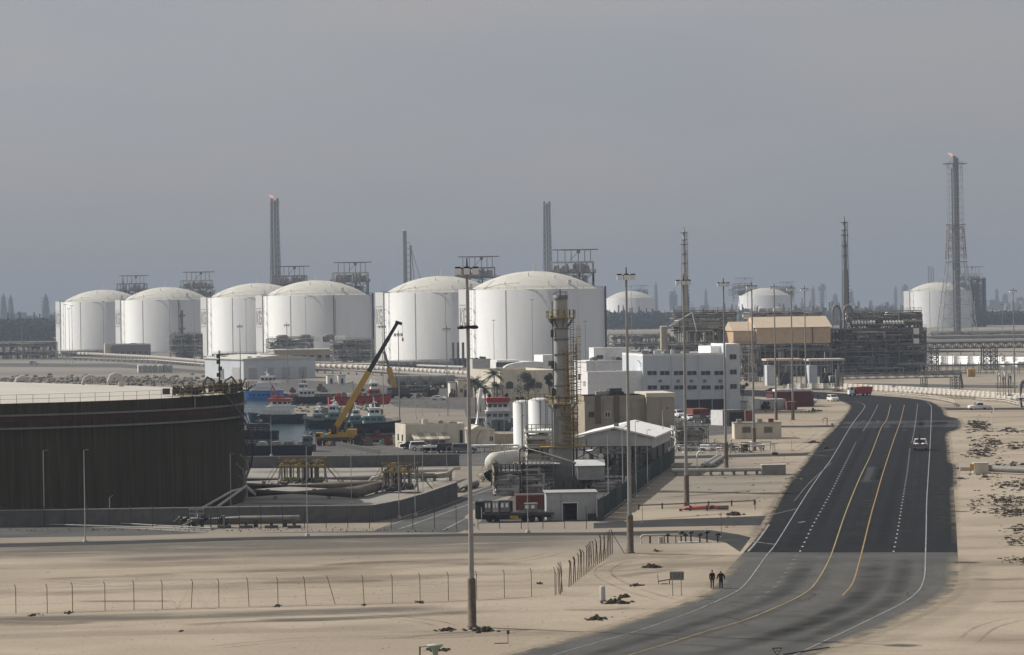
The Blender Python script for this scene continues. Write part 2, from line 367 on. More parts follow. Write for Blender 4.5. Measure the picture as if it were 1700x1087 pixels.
def soft_ribbon(name, runs, m, z, label, cat='wear'):
    """soft-edged strips: runs = [(points, width)], opacity falls to nothing at the rims and the ends"""
    vs_, fs_, fade = [], [], []
    for pts, wd in runs:
        pts = [Vector((p[0], p[1], 0)) for p in pts]; n = len(pts); o = len(vs_); K = 5
        for i in range(n):
            d = (pts[min(i+1, n-1)]-pts[max(i-1, 0)]).normalized(); s_ = Vector((d.y, -d.x, 0))
            e = min(1, min(i, n-1-i)/max(1, n*.12))
            for k in range(K):
                u = k/(K-1)*2-1; p = pts[i]+s_*u*wd/2; vs_.append((p.x, p.y, z)); fade.append((1-abs(u)**1.6)*e)
        for i in range(n-1):
            for k in range(K-1): fs_.append((o+i*K+k, o+i*K+k+1, o+(i+1)*K+k+1, o+(i+1)*K+k))
    me = bpy.data.meshes.new(name); me.from_pydata(vs_, [], fs_); me.materials.append(MATS[m])
    a = me.attributes.new('fade', 'FLOAT', 'POINT'); a.data.foreach_set('value', fade)
    o = bpy.data.objects.new(name, me); COL.objects.link(o); return tag(o, label, cat, kind='structure')
# ------------------------------------------------------------------ ground, water, roads
def ground_material():
    m = bpy.data.materials.new('sand'); m.use_nodes = True; t = m.node_tree; b = t.nodes['Principled BSDF']; l = t.links.new
    b.inputs['Roughness'].default_value = 0.95; b.inputs['Specular IOR Level'].default_value = 0.1
    tc = t.nodes.new('ShaderNodeTexCoord')
    def noise(scale, det=6, sc3=(1,1,1), rough=0.6):
        mp = t.nodes.new('ShaderNodeMapping'); mp.inputs['Scale'].default_value = sc3; l(tc.outputs['Object'], mp.inputs[0])
        n = t.nodes.new('ShaderNodeTexNoise'); n.inputs['Scale'].default_value = scale; n.inputs['Detail'].default_value = det; n.inputs['Roughness'].default_value = rough
        l(mp.outputs[0], n.inputs['Vector']); return n.outputs[0]
    def rng(x, a, c, d=0.0, e=1.0, smooth=True):
        r = t.nodes.new('ShaderNodeMapRange'); r.inputs['From Min'].default_value = a; r.inputs['From Max'].default_value = c
        r.inputs['To Min'].default_value = d; r.inputs['To Max'].default_value = e
        if smooth: r.interpolation_type = 'SMOOTHSTEP'
        l(x, r.inputs[0]); return r.outputs[0]
    def mixc(f, a, c):
        n = t.nodes.new('ShaderNodeMix'); n.data_type = 'RGBA'
        if isinstance(f, float): n.inputs[0].default_value = f
        else: l(f, n.inputs[0])
        for i, q in ((6, a), (7, c)):
            if isinstance(q, tuple): n.inputs[i].default_value = (*q, 1)
            else: l(q, n.inputs[i])
        return n.outputs[2]
    def mul(a, c):
        n = t.nodes.new('ShaderNodeMath'); n.operation = 'MULTIPLY'
        for i, q in ((0, a), (1, c)):
            if isinstance(q, float): n.inputs[i].default_value = q
            else: l(q, n.inputs[i])
        return n.outputs[0]
    def addn(a, c):
        n = t.nodes.new('ShaderNodeMath'); n.operation = 'ADD'
        for i, q in ((0, a), (1, c)):
            if isinstance(q, float): n.inputs[i].default_value = q
            else: l(q, n.inputs[i])
        return n.outputs[0]
    pale, warm, dark, grey = (0.38, 0.32, 0.247), (0.305, 0.252, 0.192), (0.165, 0.135, 0.101), (0.165, 0.154, 0.138)
    c = mixc(rng(noise(0.035, 5), 0.36, 0.64), warm, pale)
    c = mixc(mul(rng(noise(0.07, 6, (0.3, 1, 1)), 0.49, 0.68), 0.8), c, dark)      # wheel-packed patches
    c = mixc(mul(rng(noise(1.6, 7, (1.6, 1, 1), 0.75), 0.50, 0.72), 0.5), c, (0.15, 0.118, 0.085))
    c = mixc(mul(rng(noise(4.5, 5, (1, 1, 1), 0.8), 0.53, 0.72), 0.35), c, (0.43, 0.37, 0.295))
    c = mixc(mul(rng(noise(11.0, 4, (1, .45, 1), 0.85), 0.54, 0.70), 0.45), c, (0.13, 0.10, 0.072))
    c = mixc(mul(rng(noise(0.22, 7, (0.12, 1, 1), 0.7), 0.56, 0.7), 0.5), c, (0.22, 0.18, 0.135))
    sp = t.nodes.new('ShaderNodeSeparateXYZ'); l(tc.outputs['Object'], sp.inputs[0])
    wob = mul(rng(noise(0.02, 4), 0.2, 0.8, -1.0, 1.0, False), 26.0)
    yy = addn(sp.outputs['Y'], wob)
    band = mul(rng(yy, 318.0, 345.0), rng(yy, 372.0, 392.0, 1.0, 0.0))                 # grey gravel track in front of the works
    xl = rng(sp.outputs['X'], 10.0, 28.0, 1.0, 0.0)
    c = mixc(mul(mul(band, xl), 0.55), c, grey)
    yard = mul(rng(yy, 385.0, 440.0), rng(addn(sp.outputs['X'], mul(wob, 0.5)), 26.0, 52.0, 1.0, 0.0))
    c = mixc(mul(yard, 0.6), c, grey)
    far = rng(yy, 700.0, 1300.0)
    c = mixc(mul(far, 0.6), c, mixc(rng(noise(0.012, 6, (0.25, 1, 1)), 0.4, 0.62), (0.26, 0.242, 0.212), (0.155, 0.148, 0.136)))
    l(c, b.inputs['Base Color'])
    bu = t.nodes.new('ShaderNodeBump'); bu.inputs['Strength'].default_value = 0.55; bu.inputs['Distance'].default_value = 0.25
    l(addn(noise(0.5, 8, (0.5, 1, 1), 0.7), mul(noise(3.0, 4), 0.4)), bu.inputs['Height']); l(bu.outputs[0], b.inputs['Normal'])
    return m
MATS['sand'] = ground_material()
def water_material():
    m = bpy.data.materials.new('harbour_water'); m.use_nodes = True; t = m.node_tree; b = t.nodes['Principled BSDF']; l = t.links.new
    b.inputs['Base Color'].default_value = (0.022, 0.045, 0.058, 1); b.inputs['Roughness'].default_value = 0.22; b.inputs['IOR'].default_value = 1.13
    tc = t.nodes.new('ShaderNodeTexCoord'); n = t.nodes.new('ShaderNodeTexNoise'); n.inputs['Scale'].default_value = 0.8; n.inputs['Detail'].default_value = 6
    l(tc.outputs['Object'], n.inputs['Vector'])
    bu = t.nodes.new('ShaderNodeBump'); bu.inputs['Strength'].default_value = 0.5; bu.inputs['Distance'].default_value = 0.3
    l(n.outputs[0], bu.inputs['Height']); l(bu.outputs[0], b.inputs['Normal']); return m
MATS['harbour_water'] = water_material()

WZ = -1.2
basin = [G(x, y) for x, y in ((380,653),(642,653),(646,671),(600,673),(492,674),(484,682),(500,691),(640,693),(662,699),(664,722),(560,724),(521,726),(516,765),(380,765))]
dock = [G(x, y) for x, y in ((775,694),(862,694),(862,716),(775,716))]
def ground():
    outer = [Vector((-9000, -300, 0)), Vector((9000, -300, 0)), Vector((9000, 22000, 0)), Vector((-9000, 22000, 0))]
    loops = [outer, basin, dock]; allv = [p for lp in loops for p in lp]; fs = []
    for t in tessellate_polygon(loops):
        a, b, c = (allv[i] for i in t)
        fs.append(t if (b-a).cross(c-a).z > 0 else (t[0], t[2], t[1]))
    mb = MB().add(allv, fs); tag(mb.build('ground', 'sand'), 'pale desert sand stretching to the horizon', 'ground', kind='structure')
    q = MB()
    for lp in (basin, dock):
        n = len(lp)
        for i in range(n):
            a, b = lp[i], lp[(i+1) % n]
            q.add([a, b, b + Vector((0,0,-3)), a + Vector((0,0,-3))], [(0,1,2,3)])
    tag(q.build('quay_wall', 'concrete_grey'), 'grey concrete quay sides round the harbour water', 'quay', kind='structure')
    mb = MB()
    for lp in (basin, dock):
        xs = [p.x for p in lp]; ys = [p.y for p in lp]
        mb.add([(min(xs)-2, min(ys)-2, WZ), (max(xs)+2, min(ys)-2, WZ), (max(xs)+2, max(ys)+2, WZ), (min(xs)-2, max(ys)+2, WZ)], [(0,1,2,3)])
    tag(mb.build('harbour_water', 'harbour_water'), 'dark sheltered harbour water between the moored boats', 'water', kind='structure')
ground()

def PX(l, k=5): return spline([G(x, y) for x, y in l], k)
SEAM = 917
left_new = [(1180,655.5),(1270,659),(1345,662),(1385,664),(1403,669),(1410,675),(1405,685),(1385,710),(1360,735),(1330,775),(1305,805),(1280,850),(1258,888),(1234,SEAM)]
left_old = [(1234,SEAM),(1214,938),(1201,952),(1190,969),(1176,982),(1130,1003),(1060,1026),(960,1056),(850,1086),(760,1112),(640,1150)]
right_new = [(1180,645.5),(1270,648),(1340,650),(1400,653),(1460,657),(1510,661),(1545,667),(1566,679),(1571,690),(1590,695),(1596,703),(1592,712),(1574,720),(1576,745),(1578,766),(1586,772),(1588,805),(1583,813),(1586,860),(1589,SEAM)]
right_old = [(1589,SEAM),(1590,940),(1588,966),(1574,988),(1520,1019),(1440,1054),(1380,1076),(1310,1104),(1180,1150)]
Ln, Rn, Lo, Ro = PX(left_new), PX(right_new), PX(left_old), PX(right_old)
sheet('road', [Ln + Rn[::-1]], 'asphalt_new', 0.020, label='dark freshly laid asphalt of the curving road', cat='road')
sheet('road_old_surface', [Lo + Ro[::-1]], 'asphalt_old', 0.012, label='older grey asphalt where the road bends in the foreground', cat='road')
# worn wheel tracks, shoulders and drifts as thin soft-edged films
soft_ribbon('worn_track', [(PX([(1372,919),(1356,955),(1332,985),(1270,1016),(1180,1045),(1060,1079),(900,1126)], 6), 2.6), (PX([(1404,919),(1399,950),(1378,978),(1335,1003),(1250,1031),(1140,1063),(1000,1105)], 6), 4.2),
    (PX([(1290,925),(1255,968),(1205,998),(1110,1033),(990,1070),(870,1105)], 6), 2.0), (PX([(1560,919),(1560,955),(1546,982),(1480,1020),(1400,1052),(1320,1086)], 6), 3.6), (PX([(1250,930),(1225,965),(1190,990),(1100,1022),(980,1056),(880,1084)], 6), 2.6)], 'wear_pale', 0.018, 'pale worn wheel tracks on the grey bend', 'road')
soft_ribbon('worn_track', [(PX([(1345,922),(1318,965),(1280,995),(1190,1026),(1060,1064),(920,1108)], 6), 2.4), (PX([(1455,922),(1445,965),(1415,1000),(1330,1040),(1220,1075)], 6), 3.4), (PX([(1500,922),(1496,960),(1470,1000),(1390,1040),(1290,1082)], 6), 2.4), (PX([(1440,975),(1400,1010),(1300,1050),(1150,1095)], 6), 3)], 'wear_dark', 0.022, 'dark worn wheel tracks on the grey bend', 'road')
soft_ribbon('worn_track', [(PX([(1404,690),(1372,740),(1335,790),(1300,840),(1262,905)], 6), 4.6), (PX([(1556,690),(1560,760),(1562,830),(1563,910)], 6), 4.0), (PX([(1468,690),(1440,760),(1410,830),(1385,905)], 6), 1.6), (PX([(1490,700),(1465,780),(1440,850),(1412,915)], 6), 3.0), (PX([(1530,680),(1524,750),(1514,830),(1506,912)], 6), 1.8)], 'wear_grey', 0.028, 'greyer shoulders and lanes of the dark road', 'road')
soft_ribbon('worn_track', [(PX([(1440,690),(1405,750),(1370,810),(1325,890),(1312,915)], 6), 2.2), (PX([(1456,690),(1422,755),(1388,820),(1352,895)], 6), 1.4), (PX([(1512,690),(1494,770),(1475,850),(1462,914)], 6), 2.0), (PX([(1500,716),(1482,716),(1440,716),(1400,716)], 6), 6), (PX([(1590,702),(1550,703),(1480,705),(1400,707)], 6), 14)], 'wear_dark', 0.031, 'dark wheel tracks and dark cross bands of the new road', 'road')  # the last two runs are dark bands across the road
random.seed(4)
drift = [(Lo[i:], 2.4) for i in (0, )] + [(Ro, 2.6)]
soft_ribbon('sand_drift', drift + [(Ln, 1.2), (Rn, 1.4)], 'sand_drift', 0.040, 'sand drifted over the road edges', 'sand')
soft_ribbon('dirt_track', [(PX([(140,932),(300,926),(420,922),(600,918),(780,914),(860,912)], 5), 9), (PX([(360,948),(520,944),(640,936),(760,934),(900,938)], 5), 6), (PX([(60,962),(180,957),(300,952)], 5), 4), (PX([(520,940),(600,934),(700,930),(840,928)], 5), 4), (PX([(430,968),(560,966),(640,963)], 5), 3.5),
    (PX([(120,998),(260,998),(270,997)], 5), 2), (PX([(300,1038),(420,1032),(560,1029)], 5), 2.5), (PX([(-20,1034),(80,1036),(160,1032)], 5), 3), (PX([(650,1060),(760,1050),(900,1044)], 5), 1.6), (PX([(930,1012),(1010,1012),(1050,1008)], 5), 2), (PX([(1020,958),(1080,950),(1120,944)], 5), 3), (PX([(1100,826),(1180,820),(1260,812)], 5), 3), (PX([(1070,920),(1110,921),(1150,920)], 5), 2.5), (PX([(1080,862),(1160,856),(1230,850)], 5), 2),
    (PX([(1250,770),(1300,768),(1330,766)], 5), 4), (PX([(1610,960),(1650,962),(1720,960)], 5), 3), (PX([(1640,1000),(1700,998),(1740,996)], 5), 2)], 'track_dark', 0.006, 'dark tyre churned streaks across the sand', 'track')
soft_ribbon('dirt_track', [(PX([(-80,915),(200,909),(420,903),(700,898),(1000,897)], 6), 26), (PX([(-80,1030),(150,1026),(300,1022),(520,1016),(760,1008)], 6), 7), (PX([(420,1030),(560,1027),(700,1020),(800,1016)], 6), 4)], 'track_grey', 0.004, 'greyish gravel tracks across the sand', 'track')
soft_ribbon('dirt_track', [(PX([(-80,1060),(200,1050),(500,1044),(700,1040)], 6), 6), (PX([(1180,1010),(1080,1040),(960,1070)], 6), 3), (PX([(1606,930),(1607,975),(1590,1000),(1500,1046),(1400,1078)], 6), 5), (PX([(60,985),(260,978),(420,972)], 6), 5), (PX([(1000,950),(1100,935),(1190,920)], 6), 5), (PX([(1110,845),(1180,835),(1250,826)], 6), 6)], 'sand_pale', 0.005, 'paler wind smoothed sand streaks', 'sand')
patch = [[G(x, y) for x, y in ((1400,700),(1590,697),(1594,709),(1392,711))], [G(x, y) for x, y in ((1440,775),(1470,775),(1456,800),(1428,800))]]
mat('asphalt_patch', (0.024, 0.0245, 0.026), 0.85, 0.2, 0.2)
sheet('road_patch', patch, 'asphalt_patch', 0.028)
mk = MB(); Z1 = 0.036
ribbon(mk, PX([(1385,665.5),(1420,667),(1434,672),(1433,679),(1413,706),(1382,758),(1370,775),(1355,796),(1335,826),(1311,865),(1286,905),(1272,922),(1255,946),(1240,966),(1225,980),(1190,998),(1140,1019),(1060,1047),(1000,1064),(920,1087),(840,1110)]), 0.13, Z1)
ribbon(mk, PX([(1538,667),(1545,674),(1545.5,690),(1544,730),(1541,780),(1538,830),(1537,880),(1536,917),(1535,950),(1532,966),(1524,981),(1500,1000),(1455,1023),(1420,1040),(1380,1059),(1320,1087),(1270,1110)]), 0.13, Z1)
ribbon(mk, PX([(1457,672),(1445,695),(1432,716)]), 0.09, Z1); ribbon(mk, PX([(1523,670),(1518,710),(1513,735)]), 0.09, Z1)
ribbon(mk, PX([(1276,871),(1262,891),(1250,906),(1241,916)]), 0.22, Z1); ribbon(mk, PX([(1322,845),(1300,850),(1278,855)]), 0.16, Z1)
ribbon(mk, PX([(1286,904),(1262,901),(1240,898)]), 0.3, Z1); ribbon(mk, PX([(1384,757),(1370,757),(1340,754)]), 0.2, Z1)
ribbon(mk, PX([(1388,745),(1370,748),(1350,750)]), 0.2, Z1); ribbon(mk, PX([(1380,768),(1345,800),(1318,832)]), 0.07, Z1)
for x, y in ((1331,867),(1433,699),(1457,699),(1502,714)):
    p = G(x, y); ribbon(mk, [p + Vector((-.5,-.6,0)), p + Vector((.4,.8,0))], 0.4, Z1)
tag(mk.build('road_marking', 'line_white'), 'white edge lines and lane lines painted on the road', 'road marking', kind='structure')
mk = MB()
ribbon(mk, PX([(1478,672),(1472,695),(1462,711),(1445,755),(1430,786),(1415,821),(1400,860),(1385,905),(1375,931),(1355,966),(1335,985),(1300,1003),(1240,1028),(1180,1046),(1100,1071),(1040,1089),(980,1108)]), 0.14, Z1)
tag(mk.build('road_marking', 'line_yellow'), 'yellow median line painted along the left carriageway', 'road marking', kind='structure')
mk = MB()
ribbon(mk, PX([(1501,672),(1494,700),(1485,725),(1475,755),(1465,786),(1455,821),(1445,856),(1433,905),(1425,936),(1415,968),(1398,989)]), 0.14, Z1)
tag(mk.build('road_marking', 'line_orange'), 'orange median line painted along the right carriageway', 'road marking', kind='structure')
mk = MB()
for ln in ([(1420,735),(1405,765),(1395,785),(1375,825),(1350,870),(1327,917)], [(1510,745),(1506,780),(1498,830),(1490,880),(1482,920)]):
    pp = resample(PX(ln, 6), 1.0)
    for i in range(0, len(pp)-2, 6): ribbon(mk, [pp[i], pp[i+1], pp[i+1].lerp(pp[i+2], .2)], 0.19, Z1)
for p in resample(PX([(1325,922),(1308,950),(1287,976),(1260,992)], 6), 5.0): ribbon(mk, [p, p + Vector((-.5, -.6, 0))], 0.10, 0.03)
tag(mk.build('lane_studs', 'concrete_pale'), 'white dotted studs between the lanes', 'road studs', kind='structure')

# side roads and yards
sheet('side_road', [[G(x, y) for x, y in ((985,868),(1100,862),(1180,859.5),(1272,856),(1262,872),(1180,873),(1100,874.5),(985,877))]], 'asphalt_dark', 0.008, label='dusty side road joining the main road', cat='road')
sheet('verge_track', [[G(x, y) for x, y in ((-60,903.5),(210,897.5),(420,891.5),(800,885),(1000,883.5),(1100,881),(1180,880),(1225,887),(1246,892),(1228,916),(1205,901),(1150,891),(1060,889),(1000,888.5),(800,889.5),(420,896.5),(210,903),(-60,910))]], 'asphalt_dark', 0.010, label='narrow dark track along the front of the works', cat='road')
sheet('works_road', [[G(x, y) for x, y in ((420,884),(620,881),(665,862),(757,826),(838,798),(885,784),(905,795),(860,818),(800,836),(770,858),(790,872),(760,884))]], 'asphalt_old', 0.006, label='grey works road between the bund wall and the plant', cat='road')
mk = MB()
for ln in ([(640,874),(700,852),(790,820),(840,803)], [(662,878),(720,858),(800,829)], [(735,880),(770,862),(800,848)]): ribbon(mk, PX(ln, 4), 0.22, 0.016)
tag(mk.build('road_marking', 'line_white'), 'pale lines along the works road', 'road marking', kind='structure')
sheet('bund_floor', [[G(x, y) for x, y in ((-60,845),(412,841),(613,840),(755,792),(755,777),(400,777),(-60,790))]], 'concrete', 0.006, label='pale floor inside the bund', cat='ground')
sheet('ramp_road', [[G(x, y) for x, y in ((-60,873),(120,874),(230,878),(345,884.5),(230,889),(-60,893.5))]], 'asphalt_old', 0.014, label='dark ramp road in front of the brown tank', cat='road')
sheet('quay_apron', [[G(x, y) for x, y in ((521,726.5),(560,724.5),(664,722.5),(700,726),(780,738),(870,745),(870,773),(400,775),(400,766),(517,766))], [G(x, y) for x, y in ((648,655),(780,660),(850,662),(850,690),(774,693),(770,680),(660,676),(648,671))],
      [G(x, y) for x, y in ((1120,655),(1240,652),(1250,690),(1225,702),(1215,720),(1120,728))]], 'asphalt_dusty', 0.006, label='dusty asphalt yards round the harbour and offices', cat='pavement')
sheet('cross_track', [[G(x, y) for x, y in ((1115,757),(1240,754),(1330,752),(1362,748),(1356,756),(1240,758.5),(1115,762))], [G(x, y) for x, y in ((1560,676),(1620,677),(1720,676.5),(1720,680),(1620,680.5),(1564,681))], [G(x, y) for x, y in ((1235,706),(1330,706.5),(1400,705),(1396,709),(1235,710))]],  # the last polygon is a thin dark strip ending at the road
      'asphalt_dark', 0.008, label='thin dark tracks and strip crossing the sand to the road', cat='track')
mat('berm', (0.30, 0.28, 0.245), 0.95, 0.25, 0.05, dirt=(0.2, 0.18, 0.16), dirt_amt=0.5)
sheet('far_road', [[G(x, y) for x, y in ((-80,602),(200,604),(340,615),(520,632),(640,640),(640,644),(520,637),(340,620),(200,610),(-80,608))], [G(x, y) for x, y in ((-80,590),(150,594),(330,604),(330,608),(150,598),(-80,595))],
      [G(x, y) for x, y in ((1300,640),(1420,636),(1720,640),(1720,645),(1420,641),(1300,645))]], 'asphalt_dusty', 0.02, label='far grey roads crossing the flat land below the white tanks', cat='road')
sheet('works_yard', [[G(x, y) for x, y in ((792,869),(1000,865),(1113,775),(1128,730),(1128,690),(960,694),(862,700),(858,744),(870,750),(900,783))]], 'asphalt_dusty', 0.003, label='dusty grey yard under the works', cat='pavement')
sheet('office_yard', [[G(x, y) for x, y in ((930,668),(960,690),(1128,692),(1250,689),(1262,672),(1240,650),(1120,640),(930,640))]], 'concrete_grey', 0.003, label='grey yard round the offices', cat='pavement')

sheet('harbour_yard', [[G(x, y) for x, y in ((400,651),(410,632),(530,634),(640,640),(800,645),(800,661),(648,655),(642,652.5))]], 'asphalt_dusty', 0.002, label='dusty yard behind the far quay', cat='pavement')
soft_ribbon('dirt_track', [(PX([(-60,628),(150,630),(340,640)], 5), 50), (PX([(405,783),(560,783),(700,781)], 5), 10), (PX([(410,800),(560,799),(640,797)], 5), 8), (PX([(405,836),(480,836),(560,838)], 5), 5)], 'track_dark', 0.013, 'oily dark patches on the yards', 'track')

soft_ribbon('dirt_track', [(PX([(10,1020),(200,1014),(430,1007.5),(640,1002),(800,996),(930,988)], 8), 1.3)], 'wear_dark', 0.012, 'dark line of dirt caught along the wire fence', 'dirt')

trk = []
for ln in ([(-40,1048),(160,1040),(360,1026),(560,1020),(700,1030),(760,1046)], [(40,960),(220,972),(420,968),(640,948),(860,930),(940,912)], [(200,940),(420,930),(660,926),(880,906),(1010,900)], [(-40,990),(180,982),(400,958),(640,948)], [(1120,1000),(1040,975),(1000,950),(1040,930),(1150,925)],
           [(1600,1070),(1640,1040),(1720,1020)], [(1090,830),(1160,826),(1250,830),(1275,822)], [(300,1080),(520,1060),(760,1056),(900,1040)], [(1180,770),(1260,764),(1330,742),(1370,712)]):
    p0 = PX(ln, 8)
    for s_ in (-.85, .85):
        q_ = []
        for i in range(len(p0)):
            d = (p0[min(i+1, len(p0)-1)]-p0[max(i-1, 0)]).normalized(); q_.append(p0[i]+Vector((d.y, -d.x, 0))*s_)
        trk.append((q_, .42))
soft_mat('tyre_mark', (0.19, 0.158, 0.12), 0.55, 0.12, (1, 1, 1), 0.38, 0.62)
soft_ribbon('tyre_track', trk, 'tyre_mark', 0.014, 'pairs of tyre tracks curving over the sand', 'tyre tracks')
mat('tar', (0.018, 0.018, 0.018), 0.9, 0.2, 0.5, spec=0.1)
cr = MB(); random.seed(11)
for i in range(26):
    px, py = random.uniform(1010, 1560), random.uniform(922, 1070); c = G(px, py)
    if px < 1240-(py-917)*1.9+60 or px > 1575-(max(0, py-975))*2.6: continue
    pts = [c]; a = random.choice([0.1, 1.5])+random.uniform(-.5, .5)
    for k in range(6): a += random.uniform(-.5, .5); pts.append(pts[-1]+Vector((math.cos(a), math.sin(a), 0))*random.uniform(.6, 2.2))
    ribbon(cr, pts, .07, 0.026)
tag(cr.build('road_crack', 'tar'), 'dark cracks in the old grey surface', 'road', kind='structure')
# ------------------------------------------------------------------ white LNG tanks
rnd = random.Random(5)
def pump_platform(par, r, z, ang, k=1.0, seed=1):
    """steel pump platform standing on the tank's edge"""
    q = random.Random(seed); f = MB(); cx, cy = r*math.cos(ang), r*math.sin(ang); w = 9.6*k; d = 8*k
    for lv in (0, 6*k, 11*k):
        for sx in (-1, -.33, .33, 1):
            for sy in (-1, 1):
                if lv < 11*k: f.bar((cx+sx*w, cy+sy*d, z-9+lv), (cx+sx*w, cy+sy*d, z+6*k+lv-6*k+ (6*k if lv == 0 else 5*k)), .55)
        for sy in (-1, 1): f.bar((cx-w, cy+sy*d, z+lv), (cx+w, cy+sy*d, z+lv), .6)
        for sx in (-1, 0, 1): f.bar((cx+sx*w, cy-d, z+lv), (cx+sx*w, cy+d, z+lv), .5)
    for sx in (-1, -.33, .33): f.bar((cx+sx*w, cy-d, z), (cx+(sx+.66)*w, cy-d, z+6*k), .4)
    for k_ in range(16):
        x = cx+q.uniform(-w, w); y = cy-d+q.uniform(-.6, 2); z0 = z+q.uniform(-8, 2)*k; f.tube([(x, y, z0), (x, y, z0+q.uniform(2, 6)), (x+q.uniform(-5, 5), y, z0+q.uniform(3, 7))], q.uniform(.2, .45), 6)
        f.bar((cx+q.uniform(-w, w), y, z+q.uniform(0, 6)*k), (cx+q.uniform(-w, w), y, z+q.uniform(0, 6)*k), .3)
    for k_ in range(5): x = cx+q.uniform(-w, w*.7); f.box(x, x+q.uniform(2, 5), cy-d+1, cy+d-1, z-5+q.uniform(0, 5), z+q.uniform(2, 5))
    f.rail([(cx-w, cy-d-.5, z), (cx+w, cy-d-.5, z)], 1.2, 2.5, .09)
    f.build('platform_frame', 'steel_pale' if seed % 2 else 'steel', par)
    MB().box(cx-w-1, cx+w+1, cy-d-1, cy+d+1, z+5.9*k, z+6.3*k).build('platform_deck', 'steel', par)
    for i in range(44):
        e = MB()
        x, y = cx+q.uniform(-w, w)*.9, cy+q.uniform(-d, d)*.9; h = q.uniform(.8, 4.2)
        if q.random() < .5: e.cbox((x, y, z+6.3*k+h/2), (q.uniform(.8, 2.4), q.uniform(.8, 2), h))
        else: e.cyl((x, y, z+6.3*k), (x, y, z+6.3*k+h*1.2), q.uniform(.3, .7), n=8)
        e.build('pump_head', 'galvanised', par)
    e = MB(); e.rail([(cx-w-1, cy-d-1, z+6.3*k), (cx+w+1, cy-d-1, z+6.3*k), (cx+w+1, cy+d+1, z+6.3*k), (cx-w-1, cy+d+1, z+6.3*k)], 1.2, 2.5, .07, closed=True)
    e.build('deck_railing', 'galvanised', par)
    cr = MB(); zt = z+11*k+5.8*k
    for x in (-.7, -.35, -.05, .3, .6, .88): cr.bar((cx+x*w, cy, z+11*k), (cx+x*w, cy, zt), .32)
    cr.bar((cx-.95*w, cy, zt), (cx+1.25*w, cy, zt), .65, .5); cr.bar((cx-.5*w, cy+2, zt-.1), (cx+.9*w, cy+2, zt-.1), .45)
    cr.bar((cx-.1*w, cy, z+12*k), (cx+.4*w, cy, zt), .25); cr.cbox((cx+.3*w, cy, zt-1), (1.6, 1.2, 1.4))
    cr.build('crane_gantry', 'steel', par)
    for i in range(6):
        x = cx-w-1.2*i-1; p = MB()
        p.tube([(x, cy-d, z-2), (x, cy-d, z+4.5*k-.2*i), (x+1, cy-d+.6, z+5.4*k), (x+3.5, cy-d+2, z+5.4*k)], .38, 6)
        p.build('pipe_loop', 'steel_pale', par)
